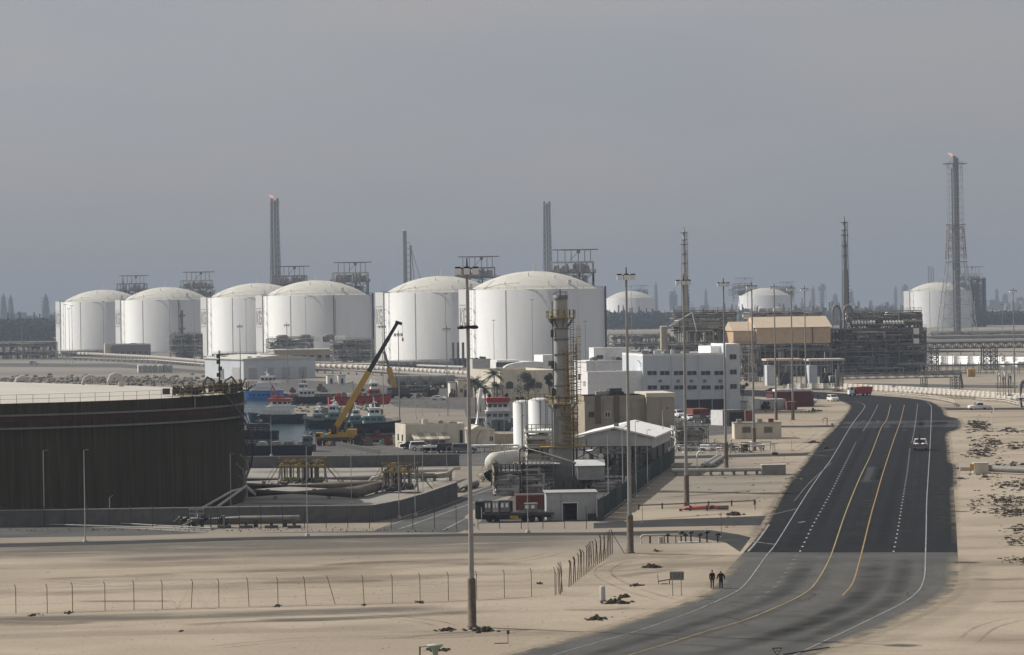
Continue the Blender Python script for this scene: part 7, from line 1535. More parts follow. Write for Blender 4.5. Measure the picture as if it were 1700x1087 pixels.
c = G(843, 1068); t = thing('marker_post', 'short thin marker post with a small dark plate in the foreground', 'marker post', c); MB().cyl((0, 0, 0), (0, 0, 1.05), .03, n=6).build('rod', 'rust_post', t); MB().box(-.09, .12, -.05, -.02, .75, 1.06).build('plate', 'steel_dark', t); MB().box(-1.1, 0, -.1, .1, 0, .06).build('base_bar', 'rust_post', t)
c = G(722, 1100); t = thing('pedestal', 'pale green flared pedestal at the bottom edge of the picture', 'pedestal', c); MB().lathe([(.3, 0), (.22, .5), (.25, .95), (.55, 1.25), (.62, 1.28), (.62, 1.36), (.01, 1.38)], 16).build('cone', 'green_pale', t); MB().cyl((-1.15, 0, 0), (-1.15, 0, 1.25), .07, n=6).build('post', 'rust_post', t); MB().bar((-1.15, 0, 1.2), (0, 0, 1.3), .05).build('bar', 'rust_post', t)
c = G(1290.5, 1130); t = thing('give_way_sign', 'triangular give way sign pointing down at the bottom edge, beside the road', 'sign', c); z1 = W(1290, 1075, c.y).z; w_ = .37; h_ = .62
MB().exy([(-w_, z1), (0, z1-h_), (w_, z1)], -.02, .02).build('sign_border', 'black', t); MB().exy([(-w_*.70, z1-.075), (0, z1-h_*.80), (w_*.70, z1-.075)], -.032, -.021).build('sign_face', 'concrete_pale', t); MB().exy([(-w_*.42, z1-.16), (0, z1-h_*.56), (w_*.42, z1-.16)], -.042, -.033).build('inner_triangle', 'steel', t); MB().cyl((0, .06, 0), (0, .06, z1-.1), .04, n=8).build('pole', 'galvanised', t)
t = thing('kerb_pipe', 'dark bar lying along the road edge at the bottom right', 'bar', G(1345, 1080)); MB().bar((-2.3, -2.6, .05), (1.6, 1.6, .05), .12).build('bar', 'steel_dark', t)
# debris
def heap(px, py, wpx, label, seed, m='debris', hk=.16):
    c = G(px, py); w_ = wpx*c.y/FPX; q = random.Random(seed); h = MB()
    for i in range(int(16+wpx*.6)):
        x = q.gauss(0, .26)*w_; y = q.gauss(0, .5); s_ = q.uniform(.08, .3)*min(1, w_/3)+.05; zz = max(0, (1-abs(x)/w_*2.2))*w_*hk*q.random()
        n = 7; h.lathe([(s_*q.uniform(.7, 1.3), -.05), (s_*q.uniform(.8, 1.2), zz*.5), (s_*q.uniform(.3, .7), zz+s_*.5), (.01, zz+s_*.6)], n, (x, y, 0), smooth=False)
    return tag(h.build('debris_heap', m, loc=c), label, 'debris heap', 'dark heaps of debris on the sand')
for i, a in enumerate(((740,1046,30,'dark debris heap left of the nearest mast foot'), (800,1047,44,'scattered dark rubble right of the nearest mast foot'), (722,1079,40,'dark rubble streak at the bottom edge near the pedestal'), (1022,1001,44,'dark debris heap at the foot of the squat white pillar'), (1036,991,26,'dark debris patch behind the squat white pillar'), (990,1028,34,'dark debris heap alone on the sand near the road'),
        (1080,942,36,'thin dark debris streak between the mast and the sign board'), (1056,972,22,'small dark debris streak left of the broken barrier'), (895,969,14,'tiny dark heap inside the fence corner'), (1218,855,36,'dark sacks lying at the edge of the side road'), (1090,915,12,'tiny dark heap below the white bent pipe'), (56,1021,16,'dark clods at the left fence posts'), (113,1018,16,'dark clods under the third fence post'), (300,1048,8,'small clod alone in the left foreground'),
        (460,1006,12,'dark clods at a fence post left of the middle'), (604,1004,8,'dark clod at a fence post near the middle'), (697,1000,14,'dark streak at a fence post left of the mast'), (1350,683,36,'brown rubbish heap at the far left edge of the road'), (1290,722,0,''), (1325,692,0,''), (1372,745,22,'dark rubble by the road below the cross track'), (1295,712,0,''), (1350,735,26,'rusty scraps on the sand by the road'), (1338,700,0,''), (1315,795,24,'broken concrete lumps right of the white pipe box'), (1590,778,14,'dark rubble at the right end of the asphalt'), (1594,795,18,'dark rubble streak below the right verge pipe'))):
    if a[2]: heap(*a, seed=i+1, m='rubble' if a[0] in (1315,) else 'debris')
rs_ = random.Random(77); h = MB()
def clump(h, x, y, s_):
    for i in range(5):
        a = rs_.uniform(0, 6.28); l_ = s_*rs_.uniform(.6, 1.9); z = s_*rs_.uniform(.2, .9); ox, oy = rs_.gauss(0, s_*.7), rs_.gauss(0, s_*.7); c_, d_ = math.cos(a)*l_, math.sin(a)*l_
        h.add([(x+ox-c_, y+oy-d_, 0), (x+ox+c_*.3, y+oy-d_*.2, z), (x+ox+c_, y+oy+d_, 0), (x+ox+d_*.5, y+oy-c_*.5, z*.15)], [(0, 1, 2), (0, 3, 1), (1, 3, 2)])
for cx, cy, sx, sy, n in ((1625,710,12,8,60),(1640,735,14,10,70),(1632,752,16,9,60),(1620,705,8,6,30),(1680,715,20,4,30),(1690,740,18,7,40),(1672,775,22,5,50),(1690,805,22,8,80),(1680,830,26,9,110),(1690,850,24,7,100),(1698,880,16,8,60),(1690,900,14,6,40),(1700,930,14,5,40),(1660,845,10,10,30),(1618,838,6,12,14),(1640,790,12,6,20),(1700,770,18,4,24)):
    for i in range(n*2):
        g_ = G(rs_.gauss(cx, sx), rs_.gauss(cy, sy*.6)); 
        if g_.x > GX(1593, g_.y).x: clump(h, g_.x, g_.y, rs_.uniform(.05, .26)*(g_.y/420))
tag(h.build('dried_weed', 'weed'), 'dark dried weed and clods scattered over the sand right of the road', 'dried weed', kind='stuff')
h = MB()
for i in range(900):
    px, py = rs_.uniform(-20, 1180), 1087-(rs_.random()**.8)*185; g_ = G(px, py)
    clump(h, g_.x, g_.y, rs_.uniform(.015, .05))
for i in range(260):
    px, py = rs_.uniform(1130, 1400), rs_.uniform(685, 880); g_ = G(px, py)
    k = min(1, (py-660)/230); xr = 1400-(py-680)*.78
    if px < xr-15: clump(h, g_.x, g_.y, rs_.uniform(.04, .16))
tag(h.build('scattered_stones', 'debris'), 'small stones and clods scattered over the sand', 'stones', kind='stuff')
h = MB()
for i in range(420):
    px, py = rs_.uniform(0, 350), rs_.gauss(633, 4); g_ = G(px, py); s_ = rs_.uniform(.4, 1.3); h.lathe([(s_, -.1), (s_*.8, s_*.6), (.01, s_*.9)], 6, (g_.x, g_.y, 0), smooth=False)
for i in range(90):
    px, py = rs_.uniform(485, 610), rs_.gauss(678, 4); g_ = G(px, py); s_ = rs_.uniform(.2, .7); h.lathe([(s_, -.1), (s_*.8, s_*.6), (.01, s_*.9)], 6, (g_.x, g_.y, 0), smooth=False)
tag(h.build('riprap', 'rubble'), 'loose pale rubble along the shore beyond the brown tank', 'rubble', kind='stuff')
for x0, x1, y in ((450, 520, 752), (545, 625, 742)):
    pass
A = G(552, 738); e = G(628, 753)-A
for i in range(17):
    p = A+e*(i/16); tag(MB().exx([(-.3, 0), (.3, 0), (.12, .8), (-.12, .8)], -.5, .35).build('concrete_barrier', 'concrete_pale', loc=p), 'low white concrete barrier in the slanting row on the quay below the crane', 'barrier', 'white barriers on the quay')
# ------------------------------------------------------------------ boats
def boat(label, px, py, ang, Ln_, B, hh, hull_m, deck, house, name='boat', group=None, trim=None, mast=5.0, mast_m='white', extra=None, rail=True, tyres=True, sheer=1.0):
    c = G(px, py, WZ); t = thing(name, label, 'boat', c, R(ang), group)
    sec = [(-.5, .80, 0), (-.46, .92, 0), (-.25, 1, 0), (.1, 1, .03), (.3, .86, .12), (.42, .5, .3), (.5, .04, .5)]
    hb_ = MB(); rows = []
    for u, w_, rise in sec:
        x = u*Ln_; z = hh*(1+rise*.5*sheer); b_ = B/2*w_
        rows.append([(x-.02*Ln_*(u > .4), -b_*.72, -.5), (x, -b_*.94, hh*.35), (x+(.03*Ln_ if u > .4 else 0), -b_, z), (x+(.03*Ln_ if u > .4 else 0), b_, z), (x, b_*.94, hh*.35), (x-.02*Ln_*(u > .4), b_*.72, -.5)])
    n = 6; v = [p for r_ in rows for p in r_]; f = []
    for i in range(len(rows)-1):
        for k in range(n-1): 
            if k != 2: f.append((i*n+k, (i+1)*n+k, (i+1)*n+k+1, i*n+k+1))
    f.append(tuple(range(n-1, -1, -1)))
    hb_.add(v, f); hb_.build('hull', hull_m, t)
    dk = MB(); v = []; f = []
    for r_ in rows: v += [(r_[2][0], r_[2][1]*.97, r_[2][2]-.25), (r_[3][0], r_[3][1]*.97, r_[3][2]-.25)]
    for i in range(len(rows)-1): f.append((2*i, 2*i+2, 2*i+3, 2*i+1))
    dk.add(v, f); dk.build('deck', deck, t)
    if trim:
        tr = MB()
        for s_ in (2, 3): tr.tube([Vector(r_[s_]) for r_ in rows], .16, 6)
        tr.build('rubbing_band', trim, t)
    for (x0, x1, w_, z0, z1, m, rake, win) in house:
        a, b_ = x0*Ln_, x1*Ln_; y = B/2*w_; z0, z1 = hh+z0-.25, hh+z1
        MB().exy([(a, z0), (b_, z0), (b_-rake, z1), (a+rake*.3, z1)], -y, y).build('deckhouse', m, t)
        if win:
            zb, zt = z0+(z1-z0)*.52, z0+(z1-z0)*.82; L_ = b_-a-rake; wb = lambda *q_: MB().box(*q_).build('window', 'glass', t); k = max(2, int(L_/1.3))
            for i in range(k):
                xa = a+.3+i*(L_-.4)/k; 
                for s_ in (-1, 1): wb(xa, xa+L_/k*.68, s_*y-.03 if s_ > 0 else s_*y-.06, s_*y+.06 if s_ > 0 else s_*y+.03, zb, zt)
            kk = max(2, int(2*y/1.2))
            for i in range(kk):
                ya = -y+.2+i*(2*y-.3)/kk; xw = b_-rake*.68; wb(xw-.02, xw+.10, ya, ya+(2*y)/kk*.68, zb, zt); wb(a-.05, a+rake*.2, ya, ya+(2*y)/kk*.6, zb, zt)
        MB().box(a-.15, b_-rake+.25, -y-.15, y+.15, z1, z1+.12).build('deckhouse_roof', m if m != 'glass' else 'white', t)
    if house:
        h = house[-1]; mx_ = (h[0]+h[1])/2*Ln_; mz = hh+h[4]+.12; ms = MB(); ms.cyl((mx_, 0, mz), (mx_-.4, 0, mz+mast), .12, .06, n=7); ms.bar((mx_-.1, -1.2, mz+mast*.55), (mx_-.1, 1.2, mz+mast*.55), .09); ms.bar((mx_, -.6, mz+mast*.8), (mx_, .6, mz+mast*.8), .07)
        ms.bar((mx_-1.2, 0, mz), (mx_-.3, 0, mz+mast*.6), .08); ms.cbox((mx_+.3, 0, mz+mast*.45), (.25, 1.5, .18)); ms.ball((mx_-.9, .8, mz+.45), .4, 8); ms.build('mast', mast_m, t)
    if rail:
        rl = MB(); 
        for s_ in (2, 3): rl.rail([Vector(r_[s_])*Vector((1, .96, 1)) if False else Vector((r_[s_][0], r_[s_][1]*.95, r_[s_][2])) for r_ in rows[2:]], .9, 1.2, .03)
        rl.build('railing', 'steel_pale', t)
    if tyres:
        for i in range(7):
            u = -.42+.12*i; y = B/2*1.03
            for s_ in (-1, 1): MB().cyl((u*Ln_, s_*y-.1, hh*.55), (u*Ln_, s_*y+.1, hh*.55), .32, n=9).build('tyre_fender', 'rubber', t)
    if extra: extra(t, Ln_, B, hh)
    return t
# house tuples: (x0, x1 share of length, half width share, z0, z1, material, rake, windows)
def lettering(t, L_, B, hh):
    w_ = MB()
    for i in range(9): w_.box(-.2*L_+i*.42, -.2*L_+i*.42+.28, -B/2*.88-.07, -B/2*.88-.005, hh+.9, hh+1.35) if i not in (2, ) else None
    w_.build('hull_writing', 'navy', t)
boat('blue hulled crew boat with a white raked superstructure, farthest left in the harbour', 436, 664, 170, 12.2, 4.4, 3.1, 'blue', 'deck_grey', [(-.42, .33, .9, 0, 2.1, 'white', 2.6, False), (-.30, .12, .7, 2.1, 4.2, 'white', 1.0, True)], mast=2.6, trim='white', extra=lettering)
boat('dark hulled tug with a white funnel casing between the blue boat and the red ship', 516, 670, 168, 12.5, 4.8, 2.0, 'navy', 'deck_grey', [(-.05, .30, .6, 0, 2.0, 'white', .4, True), (.12, .3, .5, 2.0, 3.9, 'white', .4, True)], mast=3.6, mast_m='steel_dark', trim='rubber')
def red_x(t, L_, B, hh):
    for i in range(7):
        x = -.42*L_+i*1.5; MB().cbox((x, (-1)**i*.6, hh+.5), (1.1, 1.2, 1.0+.3*(i % 3))).build('deck_cargo', ['steel_dark', 'red', 'steel', 'white'][i % 4], t)
    c = MB(); c.bar((-.1*L_, 0, hh), (-.1*L_, 0, hh+4.4), .3); c.bar((-.1*L_, 0, hh+4.2), (-.34*L_, 0, hh+3.2), .22); c.build('deck_crane', 'steel_pale', t)
boat('red hulled supply ship with a white bridge behind the crane boom', 596, 676, 8, 17.5, 5.6, 3.0, 'red', 'deck_grey', [(.14, .36, .8, 0, 2.0, 'red_faded', .7, True), (.18, .33, .65, 2.0, 3.9, 'white', .6, True)], mast=2.8, trim='dark_red', extra=red_x)
boat('long dark grey ship moored far right of the red ship', 697, 658, 5, 11.5, 4.0, 1.9, 'navy', 'deck_grey', [(-.35, .28, .7, 0, 1.5, 'deck_grey', .6, True)], mast=1.6, mast_m='steel', tyres=False)
boat('small red launch beside the far grey ship', 718, 660, 175, 5.5, 2.2, 1.1, 'red', 'red', [(-.2, .2, .7, 0, .9, 'red', .4, False)], mast=1.0, tyres=False, rail=False)
def pat(t, L_, B, hh):
    m_ = MB(); x = .02*L_; z = hh+3.5
    m_.bar((x-1.0, 0, z), (x+.9, 0, z+3.6), .3); m_.bar((x+1.2, 0, z), (x+.9, 0, z+3.6), .22); m_.bar((x+.1, -1, z+2), (x+.1, 1, z+2), .16); m_.bar((x+.9, 0, z+3.6), (x+1.7, 0, z+4.8), .12); m_.cbox((x+.2, 0, z+.8), (1.5, 1.4, .8)); m_.build('red_mast', 'red_faded', t)
boat('patrol boat with a pale cabin under red roof gear and a red mast', 460, 703, 172, 14.0, 4.4, 2.3, 'teal', 'deck_grey', [(-.30, .34, .86, 0, 1.9, 'white', 2.4, False), (-.22, .14, .72, 1.9, 3.4, 'white', .8, True), (-.26, .16, .8, 3.4, 3.75, 'red_faded', .3, False)], mast=1.2, mast_m='red_faded', extra=pat)
TGU = 'teal working tugs in the near basin'
boat('teal working tug at the left end of the near row, white wheelhouse low', 532, 712, 172, 7.6, 3.4, 1.9, 'teal', 'teal_light', [(-.1, .25, .7, 0, 1.5, 'teal_light', .4, True), (.0, .22, .5, 1.5, 2.6, 'white', .3, True)], group=TGU, mast=1.6, trim='rubber')
boat('teal working tug with the tallest white wheelhouse, second from the left', 560, 711, 172, 8.6, 3.8, 2.0, 'teal', 'teal_light', [(-.1, .25, .7, 0, 1.7, 'teal_light', .4, True), (.0, .24, .6, 1.7, 3.4, 'white', .3, True)], group=TGU, mast=2.2, trim='rubber')
boat('teal working tug partly behind the crane boom, round pale wheelhouse', 587, 715, 8, 7.8, 3.6, 1.9, 'teal', 'teal_light', [(-.15, .25, .75, 0, 1.5, 'teal_light', .4, True), (-.05, .2, .6, 1.5, 2.9, 'white', .4, True)], group=TGU, mast=1.8, trim='rubber')
boat('largest teal working tug at the right end of the near row', 624, 718, 8, 10.6, 4.2, 2.1, 'teal', 'teal_light', [(-.28, .2, .75, 0, 1.6, 'teal_light', .4, True), (-.16, .12, .6, 1.6, 3.4, 'white', .4, True)], group=TGU, mast=2.6, trim='rubber')
def navx(t, L_, B, hh):
    for i in range(4): MB().exy([(-.42*L_+i*2.6, hh), (-.42*L_+i*2.6+2.2, hh), (-.42*L_+i*2.6+1.8, hh+.7), (-.42*L_+i*2.6+.5, hh+.75)], -1.2, .9).build('deck_cover', ['steel_pale', 'deck_grey', 'concrete', 'steel_pale'][i], t)
boat('long navy hulled vessel lying against the quay in front of the crane', 459, 760, 176, 14.6, 4.2, 2.4, 'navy', 'deck_grey', [(-.46, -.34, .7, 0, 1.6, 'deck_grey', .3, True)], mast=1.4, mast_m='steel', extra=navx, tyres=False, sheer=.4)
boat('dark vessel with round fenders half hidden behind the brown tank', 424, 737, 178, 9.5, 3.8, 2.6, 'navy', 'black', [(-.3, .2, .7, 0, 1.6, 'steel_dark', .4, True)], mast=1.2, mast_m='steel', trim='rubber')
def whx(t, L_, B, hh):
    MB().box(.30*L_-2.2, .30*L_+1.0, -B/2*.8, B/2*.8, hh+4.3, hh+5.3).build('red_bridge_band', 'red', t)
    MB().bar((0, 1.2, hh+5.2), (0, 1.2, hh+8), .14).bar((0, -1.2, hh+5.2), (0, -1.2, hh+7.6), .14).build('antenna', 'steel_dark', t)
    for s_ in (-1, 1): MB().ball((.2*L_, s_*1.9, hh+5.8), .5, 8).build('searchlight', 'black', t)
boat('grey and white ship seen bow on with a bright red band across its bridge', 826, 716, -88, 15, 6.4, 2.4, 'deck_grey', 'deck_grey', [(-.2, .38, .85, 0, 2.2, 'wall_grey', .6, True), (-.1, .34, .75, 2.2, 4.3, 'white', .6, True)], mast=3.2, mast_m='steel_dark', extra=whx)
tag(MB().tube([(-1.2, 0, 0), (-.6, 0, 5.6), (-.1, 0, 8.2)], .45, 8).build('loading_arm', 'white', loc=G(800, 704)), 'white leaning post on the quay left of the red banded ship', 'post')

# ------------------------------------------------------------------ mobile cranes
c = G(556, 739); D = c.y/FPX; t = thing('mobile_crane', 'yellow mobile crane with a long boom, yellow below and black above', 'crane', c, R(3))
MB().exy([(-3.6, .9), (3.6, .9), (3.6, 1.5), (-2.2, 1.6), (-3.6, 1.5)], -1.2, 1.2).build('carrier', 'steel_dark', t)
MB().exy([(-3.9, .7), (-2.6, .7), (-2.4, 2.5), (-3.7, 2.6), (-3.95, 1.7)], -1.2, 1.2).build('driver_cab', 'crane_yellow', t); MB().exy([(-3.85, 1.75), (-3.0, 1.75), (-2.95, 2.35), (-3.7, 2.4)], -1.26, -1.21).build('cab_window', 'glass', t)
for x in (-3.1, -1.9, .6, 1.9, 3.0): MB().cyl((x, -1.25, .55), (x, -.85, .55), .55, n=14).build('wheel', 'rubber', t); MB().cyl((x, .85, .55), (x, 1.25, .55), .55, n=14).build('wheel', 'rubber', t)
MB().exy([(-2.0, 1.6), (3.9, 1.6), (4.0, 2.3), (2.6, 2.9), (-.3, 2.8), (-1.8, 2.2)], -1.1, 1.1).build('superstructure', 'crane_yellow', t); MB().box(2.4, 4.3, -1.2, 1.2, 1.9, 3.1).build('counterweight', 'crane_yellow', t)
MB().exy([(-.9, 2.3), (.3, 2.3), (.2, 4.0), (-.6, 4.0)], -1.5, -.7).build('operator_cab', 'black', t); MB().exy([(-.75, 2.9), (.1, 2.9), (.05, 3.8), (-.5, 3.8)], -1.56, -1.51).build('cab_window', 'glass', t)
b0 = Vector((-.2, 0, 2.8)); tip = W(660, 534, c.y) - c; tip = Vector((tip.x, 0, tip.z)); mid = b0.lerp(tip, .545); d = (tip-b0).normalized()
MB().bar(b0, mid, 1.0, 1.15).build('boom_base', 'crane_yellow', t); m2 = b0.lerp(tip, .535)
for k, (a, e, w_) in enumerate(((.545, .70, .86), (.70, .86, .74), (.86, .995, .62))): MB().bar(b0.lerp(tip, a), b0.lerp(tip, e), w_, w_*1.05).build('boom_section', 'boom_dark', t)
MB().bar(tip-d*.4+Vector((-.3, 0, .35)), tip+Vector((.8, 0, -.45)), .7, .6).build('boom_head', 'black', t)
MB().cyl(Vector((1.6, 0, 2.4)), b0.lerp(tip, .27)+Vector((.4, 0, -.4)), .22, n=8).build('lift_cylinder', 'steel', t)
MB().cyl(tip+Vector((.9, 0, -.5)), tip+Vector((.9, 0, -3.2)), .03, n=5).build('hoist_rope', 'black', t); MB().cbox(tip+Vector((.9, 0, -3.5)), (.35, .3, .7)).build('hook_block', 'crane_yellow', t)
for x in (-1.6, 2.6): MB().box(x-.25, x+.25, -2.9, 2.9, .5, .75).box(x-.3, x+.3, -2.95, -2.4, 0, .5).box(x-.3, x+.3, 2.4, 2.95, 0, .5).build('outrigger', 'crane_yellow', t)
q = random.Random(5)
for k in range(6): MB().cbox((q.uniform(-1.6, 2.4), -1.2+q.uniform(0, .2), 2.9+q.uniform(0, .5)), (.6, .4, .5)).build('winch_box', q.choice(['steel_dark', 'black', 'crane_yellow']), t)
c = G(657, 661); t = thing('mobile_crane', 'far smaller crane with an orange lower boom and grey lattice tip', 'crane', c); tip = W(637, 583, c.y)-c; tip = Vector((tip.x, 0, tip.z)); b0 = Vector((-.4, 0, 3))
MB().bar(b0, b0.lerp(tip, .56), 1.5, 1.6).build('boom_base', 'crane_yellow', t); MB().bar(b0.lerp(tip, .56), tip, .75).build('boom_tip', 'steel', t)
MB().box(-2.5, 4, -1.4, 1.4, 1.2, 3.2).build('superstructure', 'steel_dark', t); MB().box(-4, 5, -1.4, 1.4, .6, 1.15).build('carrier', 'black', t)
for x in (-3, -1, 1.5, 3.8): MB().cyl((x, -1.5, .6), (x, 1.5, .6), .6, n=12).build('wheel', 'rubber', t)
MB().cyl(tip, tip-Vector((0, 0, 6)), .06, n=5).build('hoist_rope', 'black', t)

q = random.Random(12)                                     # gear on the quays
GQ = 'small dark gear on the quays'
for i in range(46):
    px, py = q.choice([(q.uniform(470, 640), q.uniform(648, 652)), (q.uniform(495, 640), q.uniform(680, 690)), (q.uniform(530, 660), q.uniform(727, 733)), (q.uniform(640, 770), q.uniform(656, 661)), (q.uniform(590, 655), q.uniform(734, 740))])
    s_ = q.uniform(.5, 1.3); m = MB(); m.box(-s_, s_, -.6, .6, .15, s_*q.uniform(.8, 1.5)); m.box(-s_*.9, s_*.9, -.5, .5, 0, .15); m.box(-s_*.6, s_*.4, -.3, .3, s_*.8, s_*1.5+.3)
    tag(m.build('gear_crate', q.choice(['steel_dark', 'rust_red', 'steel', 'wall_brown', 'black', 'deck_grey', 'black', 'teal_light']), loc=G(px, py)), 'small crate or gear box standing on the quay among the boats and the crane', 'crate', GQ)
b = Bl('flatbed_trailer', 'dark brown flatbed trailer parked right of the yellow crane', 'trailer', 598, 738, 2); w_ = b.X(652)
b.part('bed', MB().box(0, w_, 0, 2.3, .9, 1.3), 'wall_brown'); b.part('side_boards', MB().box(.1, w_-.1, .05, .12, 1.3, 1.9), 'rust_red')
for x in (.8, 1.9, w_-1.8, w_-.8): b.part('wheel', MB().cyl((x, 0, .45), (x, 2.3, .45), .45, n=12), 'rubber')
for px, py, pt, lab in ((583, 737, 700, 'thin post behind the yellow crane'), (640, 662, 627, 'thin pale post on the far quay behind the crane boom'), (480, 655, 620, 'thin post at the dark tug on the far quay'), (690, 695, 660, 'thin post on the sand spit')):
    p = G(px, py); lamp_post(p, W(px, pt, p.y).z, lab, 'low pale lamp posts', 0, .06)
# ------------------------------------------------------------------ vehicles (nose towards local -y)
def wheel(t, x, y, r, w_=.22):
    o = MB().cyl((x-w_/2, y, r), (x+w_/2, y, r), r, n=16).build('wheel', 'rubber', t); s_ = 1 if x > 0 else -1
    MB().cyl((x+s_*w_*.42, y, r), (x+s_*w_*.56, y, r), r*.58, n=12).build('rim', 'silver', o)
def body(prof, w_, taper=.86, zt=1.0):
    """closed side profile (y, z) swept across the width, narrowing above the belt line zt"""
    m = MB(); n = len(prof); xs = (-1, -.94, .94, 1); v = []
    for k, xk in enumerate(xs):
        for y, z in prof:
            s_ = 1 if z <= zt else 1-(1-taper)*(z-zt)/max(.01, max(p[1] for p in prof)-zt)
            inset = .03 if abs(xk) == 1 else 0
            zz = z + (inset if z < .5 else -inset); yy = y*(1-.012*(abs(xk) == 1)); v.append((xk*w_/2*s_, yy, zz))
    f = []
    for k in range(3):
        for i in range(n): f.append((k*n+i, k*n+(i+1) % n, (k+1)*n+(i+1) % n, (k+1)*n+i))
    f.append(tuple(range(n-1, -1, -1))); f.append(tuple(range(3*n, 4*n)))
    return m.add(v, f)
CARG = {}
def lights(t, w_, y0, y1, z):
    for s_ in (-1, 1):
        MB().box(s_*w_*.36-.16, s_*w_*.36+.16, y0-.03, y0+.05, z-.08, z+.08).build('headlight', 'silver', t); MB().box(s_*w_*.41-.1, s_*w_*.41+.1, y1-.05, y1+.03, z-.02, z+.22).build('tail_light', 'red', t)
def sedan(label, p, rz, m, group=None):
    t = thing('parked_car', label, 'car', p, rz, group); w_ = 1.78
    body([(-2.2, .35), (2.2, .35), (2.25, .6), (2.2, .92), (1.55, .98), (.95, 1.40), (-.35, 1.42), (-1.05, .98), (-2.1, .82), (-2.25, .6)], w_, .78, .95).build('body', m, t)
    g = MB(); g.add([(-.62, -1.0, 1.0), (.62, -1.0, 1.0), (.56, -.42, 1.37), (-.56, -.42, 1.37)], [(0, 1, 2, 3)]); g.v = [(x*1.12, y-.06, z+.02) for x, y, z in g.v]; g.build('windscreen', 'glass', t)
    g = MB(); g.add([(-.68, 1.53, 1.02), (.68, 1.53, 1.02), (.6, 1.02, 1.36), (-.6, 1.02, 1.36)], [(0, 3, 2, 1)]); g.v = [(x, y+.05, z+.02) for x, y, z in g.v]; g.build('rear_window', 'glass', t)
    for s_ in (-1, 1): g = MB(); g.add([(s_*.885, -.85, 1.0), (s_*.885, 1.3, 1.0), (s_*.735, .85, 1.34), (s_*.735, -.3, 1.34)], [(0, 1, 2, 3)]); g.v = [(x+s_*.015, y, z) for x, y, z in g.v]; g.build('side_window', 'glass', t)
    for x in (-.8, .8):
        for y in (-1.35, 1.35): wheel(t, x, y, .32)
    lights(t, w_, -2.24, 2.22, .7); return t
def suv(label, p, rz, m, group=None, name='parked_car'):
    t = thing(name, label, 'car', p, rz, group); w_ = 1.9
    body([(-2.3, .4), (2.3, .4), (2.35, .7), (2.3, 1.1), (2.1, 1.78), (-.4, 1.82), (-1.15, 1.14), (-2.2, 1.02), (-2.35, .7)], w_, .82, 1.1).build('body', m, t)
    g = MB(); g.add([(-.78, -1.18, 1.17), (.78, -1.18, 1.17), (.68, -.52, 1.76), (-.68, -.52, 1.76)], [(0, 1, 2, 3)]); g.build('windscreen', 'glass', t)
    g = MB(); g.add([(-.74, 2.30, 1.2), (.74, 2.30, 1.2), (.66, 2.18, 1.66), (-.66, 2.18, 1.66)], [(0, 3, 2, 1)]); g.build('rear_window', 'glass', t)
    for s_ in (-1, 1): g = MB(); g.add([(s_*.95, -.95, 1.15), (s_*.95, 2.1, 1.15), (s_*.83, 1.98, 1.68), (s_*.83, -.42, 1.68)], [(0, 1, 2, 3)]); g.v = [(x+s_*.012, y, z) for x, y, z in g.v]; g.build('side_window', 'glass', t)
    for x in (-.85, .85):
        for y in (-1.45, 1.45): wheel(t, x, y, .38)
    lights(t, w_, -2.35, 2.34, .8); return t
def pickup(label, p, rz, m, extra=None, name='pickup_truck', w_=1.95):
    t = thing(name, label, 'pickup truck', p, rz)
    body([(-2.6, .45), (.85, .45), (.85, 1.08), (.7, 1.80), (-.55, 1.82), (-1.25, 1.16), (-2.5, 1.04), (-2.65, .75)], w_, .82, 1.1).build('cab_body', m, t)
    bd = MB(); bd.box(-w_/2, w_/2, .88, 2.65, .5, .62); bd.box(-w_/2, -w_/2+.08, .88, 2.58, .62, 1.1); bd.box(w_/2-.08, w_/2, .88, 2.58, .62, 1.1); bd.box(-w_/2+.09, w_/2-.09, .88, .94, .62, 1.1); bd.build('cargo_bed', m, t)
    tg = MB(); tg.box(-w_/2, w_/2, 2.59, 2.66, .63, 1.1).build('tailgate', m if extra is None else 'steel', t); MB().box(-w_/2, w_/2, 2.67, 2.78, .42, .6).build('rear_bumper', 'steel', t)
    g = MB(); g.add([(-.8, -1.27, 1.19), (.8, -1.27, 1.19), (.7, -.64, 1.77), (-.7, -.64, 1.77)], [(0, 1, 2, 3)]); g.v = [(x, y-.02, z+.01) for x, y, z in g.v]; g.build('windscreen', 'glass', t)
    g = MB(); g.add([(-.78, .87, 1.2), (.78, .87, 1.2), (.7, .76, 1.68), (-.7, .76, 1.68)], [(0, 3, 2, 1)]); g.v = [(x, y+.02, z) for x, y, z in g.v]; g.build('rear_window', 'glass', t)
    for s_ in (-1, 1): g = MB(); g.add([(s_*.975, -1.0, 1.15), (s_*.975, .7, 1.15), (s_*.85, .6, 1.68), (s_*.85, -.5, 1.68)], [(0, 1, 2, 3)]); g.v = [(x+s_*.012, y, z) for x, y, z in g.v]; g.build('side_window', 'glass', t)
    for x in (-.84, .84):
        for y in (-1.7, 1.65): wheel(t, x, y, .38, .25)
    lights(t, w_, -2.64, 2.66, .82)
    if extra: extra(t)
    return t
def load(t):
    for s_ in (-1, 1):
        h = MB(); h.ball((s_*.5, 2.2, .95), .4, 10, sz=.8); h.ball((s_*.42, 1.75, .95), .33, 8, sz=.8); h.build('white_bundle', 'white', t)
    MB().box(-.75, .75, 1.0, 1.4, .63, 1.15).build('brown_crate', 'wall_brown', t)
    m = MB(); m.cyl((.12, 1.0, .63), (.12, 1.0, 2.15), .11, n=8); m.cyl((.12, .9, 2.15), (.12, .9, 2.45), .15, n=8); m.bar((-.05, .9, 1.75), (.35, 1.0, 1.8), .14); m.bar((.12, .9, 2.45), (.2, .7, 2.9), .03); m.build('upright_post', 'black', t)
def rdir(a, b): d = G(*b)-G(*a); return math.atan2(d.y, d.x)+math.pi/2
